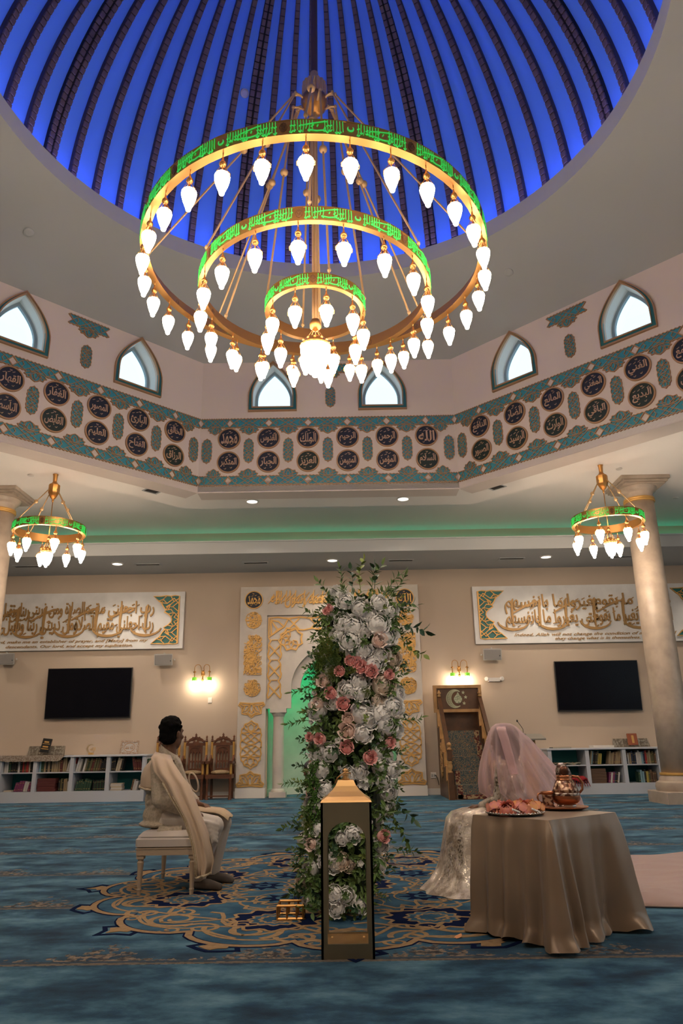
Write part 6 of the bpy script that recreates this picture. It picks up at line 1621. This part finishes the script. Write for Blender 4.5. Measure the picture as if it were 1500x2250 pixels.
def leafblade(mb, b, d, n_, L, W):
    b, d, n_ = Vector(b), Vector(d).normalized(), Vector(n_); s = d.cross(n_)
    if s.length < 1e-4: s = d.orthogonal()
    s.normalize(); u = s.cross(d)
    P = [b, b+d*.28*L+s*W*.8+u*.04*L, b+d*.62*L+s*W*.75+u*.03*L, b+d*L-u*.10*L, b+d*.62*L-s*W*.75+u*.03*L, b+d*.28*L-s*W*.8+u*.04*L, b+d*.3*L-u*.02*L, b+d*.62*L-u*.03*L]
    mb.add(P, [(0,1,6),(1,2,7,6),(2,3,7),(0,6,5),(6,7,4,5),(7,3,4)])
def sprig(seed, L=1., n=9, lw=.11, ll=.34):
    q = random.Random(seed); m = MB(); pts = [Vector((.12*L*sin(i*.5+seed)*i/6, .05*L*sin(i+seed), L*i/6)) for i in range(7)]; m.tube(pts, [.014*L*(1-.1*i) for i in range(7)], 4)
    for i in range(n):
        f_ = .15+.85*i/n; k = min(5, int(f_*6)); p = pts[k].lerp(pts[k+1], f_*6-k); a = i*2.4+q.uniform(-.3,.3)
        o = Vector((cos(a), sin(a), .75)); leafblade(m, p, o, Vector((0,0,1)).cross(o).cross(o)*-1, ll*L*q.uniform(.8,1.15), lw*L)
    leafblade(m, pts[-1], (0.05,0,1), (1,0,0), ll*L, lw*L); return m
def petal_mat(name, col):
    m = bpy.data.materials.new(name); m.use_nodes = True; nt = m.node_tree; N = nt.nodes.new; L = nt.links.new; b = nt.nodes['Principled BSDF']; b.inputs['Base Color'].default_value = (*col,1); b.inputs['Roughness'].default_value = .7
    t_ = N('ShaderNodeBsdfTranslucent'); t_.inputs[0].default_value = (*col,1); mx = N('ShaderNodeMixShader'); mx.inputs[0].default_value = .18; L(b.outputs[0], mx.inputs[1]); L(t_.outputs[0], mx.inputs[2]); L(mx.outputs[0], nt.nodes['Material Output'].inputs[0]); MATS[name] = m; return m
M_wpet = petal_mat('white_petal', (.93,.91,.90)); M_cpet = petal_mat('cream_petal', (.86,.74,.64)); M_ppet = petal_mat('pink_petal', (.90,.50,.48)); M_bpet = petal_mat('blush_petal', (.92,.74,.67)); M_opet = mat('coral_petal', (.68,.27,.16), .65, var=(3,(.62,.22,.22),.4,.6)); M_ypet = mat('peach_petal', (.75,.36,.13), .65, var=(3,(.72,.30,.17),.4,.6))
M_leaf = mat('green_leaf', (.075,.145,.04), .55, var=(3,(.13,.20,.05),.4,.6)); M_leaf2 = mat('dark_leaf', (.035,.085,.035), .5); M_leaf3 = mat('lime_leaf', (.20,.26,.05), .6)
PE = [peony(s, 1., 5, o).data('white_peony', M_wpet, True) for s, o in ((1,1.),(2,.85),(3,1.1),(4,.7))]
PEC = [peony(6, 1., 5, .9).data('cream_peony', M_cpet, True)]
RP = [rose(s).data('pink_rose', M_ppet, True) for s in (1,2)]; RB = [rose(3).data('blush_rose', M_bpet, True)]
SWm = [small_white(s).data('small_white_flower', M_wpet, True) for s in (1,2)]
SP = [sprig(1,1.,10,.10,.34).data('leaf_sprig', M_leaf), sprig(2,1.,8,.13,.40).data('leaf_sprig', M_leaf2), sprig(3,1.,14,.05,.30).data('leaf_sprig', M_leaf), sprig(4,1.,12,.09,.26).data('leaf_sprig', M_leaf3)]
# loose coral flowers on the silver tray
for i, (x, y, z, s, pk, l) in enumerate(((-.115,-.02,.03,.06,0,'left end'),(-.06,.05,.03,.058,0,'back left'),(-.055,-.06,.032,.06,0,'front left'),(.005,.0,.04,.062,1,'centre'),(.02,-.085,.03,.055,0,'front centre'),(.065,.05,.03,.06,0,'back right'),(.085,-.045,.03,.062,1,'front right'),(.13,.01,.03,.052,1,'right end'))):
    t = thing('loose_flower', '%s flower lying on the silver tray, %s' % ('peach orange' if pk else 'coral pink', l), 'flower', M=T(.985+x,4.715+y,TZ2+.018) @ Rz(i*1.3) @ Rx(rad(35 if i % 2 else -40)) @ Sc(s), group='flowers on the silver tray')
    peony(20+i, 1., 4, .9).build('petals', M_ypet if pk else M_opet, t, True); MB().tube([(0,0,.1),(0,0,-.15)], .12, 6).build('calyx', M_leaf, t)
for i, (x, y, l) in enumerate(((-.04,-.135,'left'),(.075,-.125,'right'))):
    t = thing('pearl_pin', 'white pearl-headed pin among the tray flowers, %s one' % l, 'pin', (.985+x,4.715+y,TZ2+.03), group='pearl pins')
    m = MB()
    for k in range(5): m.ell((.010*k, .004*k, -.004*k+.01), .0065, 6, 5)
    m.build('pearls', mat('pearl', (.7,.68,.66), .25), t, True); MB().tube([(.02,.01,.0),(.07,.03,-.008)], .002, 4).build('stem', M_silv, t)

# ================================================================ FLORAL SCREEN
fs = thing('flower_screen', 'tall end-on screen of white peonies, pink roses and greenery on gold frame', 'flower arrangement', (0,0,0))
OUT = [(0,-.26,.10),(.15,-.29,.16),(.43,-.31,.21),(.85,-.28,.28),(1.15,-.24,.32),(1.6,-.21,.33),(2.0,-.15,.38),(2.12,-.02,.30)]
def outl(z):
    for a, b in zip(OUT[:-1], OUT[1:]):
        if z <= b[0]:
            f_ = (z-a[0])/(b[0]-a[0]); return a[1]+(b[1]-a[1])*f_, a[2]+(b[2]-a[2])*f_
    return OUT[-1][1:]
YN, YB = 5.07, 6.2
m = MB()
for (x, y) in ((-.13,5.3),(.13,5.3),(-.13,6.1),(.13,6.1)): m.tube([(x,y,0),(x,y,1.95)], .012, 8)
for z in (.02,.7,1.35,1.95): m.tube([(-.13,5.3,z),(.13,5.3,z),(.13,6.1,z),(-.13,6.1,z)], .010, 6, closed=True)
m.build('gold_frame', M_gold, fs, True)
m = MB()
for z in (.012,.085): m.tube([(-.46,5.12,z),(-.30,5.12,z),(-.30,5.28,z),(-.46,5.28,z)], .008, 4, closed=True)
for x in (-.46,-.40,-.34,-.30):
    for y in (5.12,5.28): m.tube([(x,y,.012),(x,y,.085)], .007, 4)
m.build('gold_foot', M_gold, fs)
fr_ = random.Random(12)
core = MB(); R_ = []
for k in range(25):
    z = .06+2.0*k/24; xl, xr = outl(z); xl += .035; xr -= .035; r = []
    for j in range(28):
        a = 2*pi*j/28; rx, ry = (xr-xl)/2, (YB-YN-.20)/2; p = 4
        c_, s_ = cos(a), sin(a); k_ = (abs(c_)**p+abs(s_)**p)**(-1/p); jit = 1+fr_.uniform(-.10,.05); r.append(((xl+xr)/2+rx*c_*k_*jit, (YN+YB)/2+.02+ry*s_*k_*(1+fr_.uniform(-.04,.03)), z+fr_.uniform(-.02,.02)))
    R_.append(r)
core.loft(R_, caps=True)
fol = MB()
for i in range(3200):
    z = fr_.uniform(.04,2.08); xl, xr = outl(z); c_ = fr_.random()
    if c_ < .5: x, y, n = fr_.uniform(xl+.01,xr-.01), YN+.05, (0,-1,0)
    elif c_ < .75: x, y, n = xl+.03, fr_.uniform(YN+.05,YB), (-1,0,0)
    else: x, y, n = xr-.03, fr_.uniform(YN+.05,YB), (1,0,0)
    if z > 2.02: n = (n[0],n[1]*.3,1)
    d = Vector((fr_.gauss(0,1),fr_.gauss(0,1),fr_.gauss(-.2,1)))+Vector(n)*.7; leafblade(fol, (x,y,z), d, n, fr_.uniform(.045,.085), fr_.uniform(.009,.016))
fo_ = fol.build('foliage', M_leaf, fs); fo_['kind'] = 'stuff'
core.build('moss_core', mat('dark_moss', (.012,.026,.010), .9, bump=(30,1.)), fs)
def aim(n, roll=0):
    return Vector(n).to_track_quat('Z','Y').to_matrix().to_4x4() @ Rz(roll)
def put(me, p, n, s, nm):
    o = bpy.data.objects.new(nm, me); COL.objects.link(o); o.parent = fs; o.matrix_world = T(*p) @ aim(n, fr_.uniform(0,6)) @ Sc(s); return o
def front(x, z, d=0):
    xl, xr = outl(z); u = (x-(xl+xr)/2)/((xr-xl)/2+.02); u = max(-1.15, min(1.15, u))
    y = YN+.02+.12*abs(u)**2.5+d; n = (u*.9+fr_.uniform(-.15,.15), -1, .12+fr_.uniform(-.1,.15)+max(0,(z-1.9))*1.5); return (x, y, z), n
PINK = [(.062,1.562,.045),(.025,1.575,.04),(.087,1.53,.05),(.155,1.505,.05),(-.027,1.295,.05),(-.103,1.366,.045),(-.010,1.018,.05),(.129,.959,.05),(-.176,1.076,.042),(-.245,1.092,.035),(.268,1.046,.04),(.205,.476,.045),(-.045,1.508,.04),(-.106,1.95,.03),(.272,1.488,.04),(-.13,1.93,.03)]
BLUSH = [(.214,1.712,.055),(.001,1.123,.06),(-.154,1.45,.045),(-.19,1.30,.045),(-.24,.44,.04),(.0,1.2,.04)]
WHITE = [(0,1.991),(-.047,2.047),(.226,1.977),(.304,1.927),(.045,1.819),(.124,1.786),(.215,1.833),(.266,1.752),(.067,1.642),(.121,1.654),(.176,1.566),(.234,1.627),(-.018,1.852),(.085,1.445),(.234,1.427),(.006,1.385),(.083,1.369),(.206,1.322),(.297,1.275),(.09,1.243),(.219,1.232),(.248,1.172),(-.133,1.525),(-.149,1.448),(-.197,1.268),(-.088,1.311),(.093,1.11),(-.198,1.004),(-.122,.988),(.196,.984),(.209,.898),(.283,.882),(-.184,.889),(-.003,.858),(.072,.871),(.101,.814),(.221,.812),(.249,.742),(-.154,.761),(-.23,.665),(-.201,.528),(.245,.631),(-.23,.447),(-.158,.339),(-.048,.471),(.02,.497),(-.056,.338),(-.013,.31),(-.1,.325),(-.102,.155),(-.03,.141),(-.088,.077),(-.245,.287),(-.289,.209),(-.26,.105),(.055,.075),(.194,.414),(.176,.308),(.10,1.95),(.16,1.90),(.31,1.60),(.33,1.36),(.02,1.72),(-.06,1.76),(.14,1.20),(.30,1.13)]
BIG = {(.067,1.642),(.176,1.566),(.234,1.427),(.09,1.243),(.219,1.232),(.248,1.172),(.266,1.752),(.215,1.833),(.045,1.819),(.297,1.275),(.20,.984)}
for x, z, s in PINK:
    p, n = front(x, z, -.05); put(RP[fr_.randrange(2)], p, n, s*1.0, 'pink_rose')
for x, z, s in BLUSH:
    p, n = front(x, z, -.04); put(RB[0], p, n, s*1.05, 'blush_rose')
for x, z in WHITE:
    s = .086 if (x, z) in BIG else (fr_.uniform(.055,.076) if z > .6 else fr_.uniform(.046,.064))
    p, n = front(x, z, fr_.uniform(-.02,.02)); put(PEC[0] if fr_.random() < .12 else PE[fr_.randrange(4)], p, n, s, 'white_peony')
for i in range(70):       # small filler blossoms between the large ones
    z = fr_.uniform(.08,2.0); xl, xr = outl(z); p, n = front(fr_.uniform(xl-.02,xr+.02), z, fr_.uniform(-.03,.02)); put(SWm[fr_.randrange(2)], p, n, fr_.uniform(.018,.032), 'small_white_flower')
for i in range(64):       # blossoms along both long sides
    z = fr_.uniform(.1,2.0); xl, xr = outl(z); sd = -1 if i % 2 else 1; y = fr_.uniform(YN+.2,YB); put(PE[fr_.randrange(4)] if fr_.random() < .8 else RP[0], ((xl+.05 if sd < 0 else xr-.05), y, z), (sd, fr_.uniform(-.4,.2), .1), fr_.uniform(.045,.07), 'side_blossom')
ns = 0
for i in range(225):
    z = fr_.uniform(.05,2.05); xl, xr = outl(z); e = fr_.random()
    if e < .42:   x = xl+fr_.uniform(-.01,.07); d = (-1+fr_.uniform(-.1,.5), -.5, fr_.uniform(-.7,.5))
    elif e < .62: x = xr-fr_.uniform(-.01,.05); d = (1, -.5, fr_.uniform(-.7,.4))
    else:         x = fr_.uniform(xl+.04,xr-.04); d = (fr_.uniform(-.6,.6), -.8, fr_.uniform(-.7,.6))
    p, n = front(x, z, .02 if e < .62 else .0); k = fr_.choice((0,0,1,1,2,3)); put(SP[k], p, d, fr_.uniform(.07,.11), 'leaf_sprig'); ns += 1
for x, z, dx, dz, L, k in ((.10,2.06,.05,1,.22,3),(.17,2.06,.35,.9,.20,0),(.25,2.02,.7,.7,.22,2),(.0,2.06,-.25,1,.18,2),(-.08,2.0,-.6,.7,.18,0),(-.15,1.9,-1,.3,.16,0),(.33,1.95,.9,.15,.17,0),(.36,1.85,.8,-.35,.20,1),(.36,1.75,.7,-.6,.22,3),(.32,2.0,.5,.9,.20,2),(.20,2.08,.1,1,.16,1),(.05,2.08,-.1,1,.14,1),(.32,1.18,1,.2,.18,2),(-.26,1.20,-1,-.1,.16,2),(-.25,1.42,-1,-.2,.15,2),(.30,.70,.6,-.8,.18,1),(.29,.60,.4,-.9,.18,0),(-.30,.55,-1,-.1,.14,0),(-.30,.80,-1,.0,.14,2),(-.27,.18,-.8,-.3,.13,1),(.28,.40,.9,-.2,.15,0)):
    p, n = front(x, z, -.02); put(SP[k], p, (dx,-.25,dz), L, 'leaf_sprig')
for k, (x, z, s) in enumerate(((-.12,1.66,.11),(-.09,1.57,.09),(-.17,1.58,.07),(.13,1.37,.05),(-.26,.56,.06),(-.10,1.50,.06))):
    m = MB(); q = random.Random(k)
    for i in range(420):
        b = Vector((q.gauss(0,.34),q.gauss(0,.2),q.gauss(0,.34))); d = Vector((-.6+q.gauss(0,.5),-.4+q.gauss(0,.4),.25+q.gauss(0,.5))).normalized(); leafblade(m, b, d, (0,0,1), q.uniform(.25,.45), .022)
    p, n = front(x, z, -.05); o = m.build('feathery_fern', M_leaf3 if k != 1 else M_leaf, fs); o['kind'] = 'stuff'; o.matrix_world = T(*p) @ Sc(s)
for k, (x, z, L) in enumerate(((-.235,.92,.42),(-.215,.94,.36),(-.25,.90,.5),(-.19,1.60,.22),(-.20,1.62,.16))):
    m = MB(); q = random.Random(k+40); n_ = 26; p0, n = front(x, z, -.06)
    pts = [Vector((p0[0]+.012*sin(i*.6+k), p0[1]-.01, z-L*i/n_)) for i in range(n_+1)]; m.tube(pts, .004, 4)
    for i in range(n_*5):
        j = q.randrange(n_); m.ell(pts[j]+Vector((q.gauss(0,.008),q.gauss(0,.008),q.uniform(0,L/n_))), q.uniform(.004,.007), 5, 4)
    m.build('trailing_amaranth', mat('amaranth_green', (.05,.13,.015), .8), fs, True)
t = thing('fallen_petal', 'single orange petal fallen on the carpet left of the tablecloth', 'petal', (.577,4.624,.002), .6)
m = MB(); petal(m, (0,0,.004), (1,0,.12), (0,0,1), .05, .02, .15, .1); m.build('blade', M_ypet, t, True)

# ================================================================ LANTERN
ln = thing('floor_lantern', 'tall brass lantern with arched openings standing in front of the flowers', 'lantern', (-.018,4.375,0))
M_lan = mat('shaded_brass', (.20,.165,.105), .5, .6, var=(2.5,(.16,.14,.095),.4,.6)); M_lan2 = mat('polished_brass', (.56,.33,.14), .42, .85)  # shade on the backlit side panels is put into the darker brass colour
hw, hh = .1365, .745
def arch_hole(w_, z0, zs, zt): return [(-w_,z0),(w_,z0),(w_,zs)] + [(w_*cos(a), zs+(zt-zs)*sin(a)) for a in [pi*i/16 for i in range(1,16)]] + [(-w_,zs)]
for k in range(4):
    Mf = Rz(k*pi/2) @ Matrix(((1,0,0,0),(0,0,-1,-hw+.006),(0,1,0,0),(0,0,0,1)))
    m = MB(Mf).prism([(-hw,0),(hw,0),(hw,hh),(-hw,hh)], -.006, .006, [arch_hole(.104,.068,.545,.645)], back=True); m.build('side_panel', M_lan, ln)
m = MB().box(-hw+.008,-hw+.008,.045,hw-.008,hw-.008,.06); m.build('base_tray', M_lan2, ln)
R_ = []
for s_, z in ((hw+.002,.743),(hw-.003,.752),(.105,.770),(.078,.795),(.057,.822),(.046,.846),(.043,.852),(.0,.853)):
    R_.append([(s_,-s_,z),(s_,s_,z),(-s_,s_,z),(-s_,-s_,z)])
m = MB().loft(R_[:-1], caps=True); m.build('roof', M_lan2, ln)
m = MB().lathe([(.018,.852),(.022,.858),(.012,.866),(.02,.876),(.008,.884),(.016,.896),(.018,.904),(.004,.914)], 14); m.build('finial', M_lan2, ln, True)
m = MB().tube([(-.06,0,.835),(-.045,-.02,.865),(-.005,-.03,.893),(.03,-.02,.885)], .004, 6); m.build('handle', M_lan2, ln, True)
for sx in (-1,1): MB().ell((sx*.085,.05,.055), (.0001+.008,.008,.012), 8, 6).build('catch', M_lan2, ln, True)

# ================================================================ CHILD KNEELING BEHIND THE FLOWERS
ch = thing('person', 'child in grey cap kneeling behind the flowers, only head showing', 'person', (0,0,0))
cb2 = MB(); CA = rad(200); cc = (-.415,8.5,.79); at = head_prims(cb2, cc, CA, .82)
limb(cb2, [((-.40,8.5,.74),.036),((-.36,8.5,.66),.04)]); ellr(cb2, (-.33,8.5,.57), (.085,.12,.12)); ellr(cb2, (-.29,8.5,.40), (.085,.11,.13)); ellr(cb2, (-.27,8.5,.24), (.11,.12,.10))
for sy in (-1,1):
    limb(cb2, [((-.33,8.5+sy*.125,.63),.034),((-.37,8.5+sy*.14,.44),.028),((-.46,8.5+sy*.08,.34),.02)]); hand(cb2, (-.465,8.5+sy*.078,.335), (-.9,-sy*.2,-.3), (0,0,1), .75, .5)
    limb(cb2, [((-.27,8.5+sy*.08,.20),.065),((-.50,8.5+sy*.09,.10),.05),((-.20,8.5+sy*.09,.05),.035)]); limb(cb2, [((-.20,8.5+sy*.09,.045),.03),((-.08,8.5+sy*.09,.03),.02)])
fused_part('body', cb2, .008, M_skin, ch, 3); face_parts(at, .82, ch, CA)
kb = MB(); ellr(kb, (-.33,8.5,.565), (.10,.14,.13)); ellr(kb, (-.29,8.5,.40), (.10,.125,.15)); ellr(kb, (-.27,8.5,.24), (.13,.145,.12))
for sy in (-1,1): limb(kb, [((-.33,8.5+sy*.125,.63),.045),((-.37,8.5+sy*.14,.44),.038),((-.43,8.5+sy*.10,.365),.032)]); limb(kb, [((-.27,8.5+sy*.08,.20),.08),((-.50,8.5+sy*.09,.10),.062),((-.22,8.5+sy*.09,.06),.046)])
fused_part('white_clothes', kb, .011, mat('white_robe', (.5,.47,.44), .8), ch, 2, [((0,0,.004),(0,0,-1))])
m = MB(); ellr(m, (-.405,8.5,.825), (.088,.076,.072), CA); fused_part('cap', m, .009, mat('grey_cap', (.055,.05,.055), .9), ch, 1, [((-.415,8.5,.80),(-.25,0,-1))])
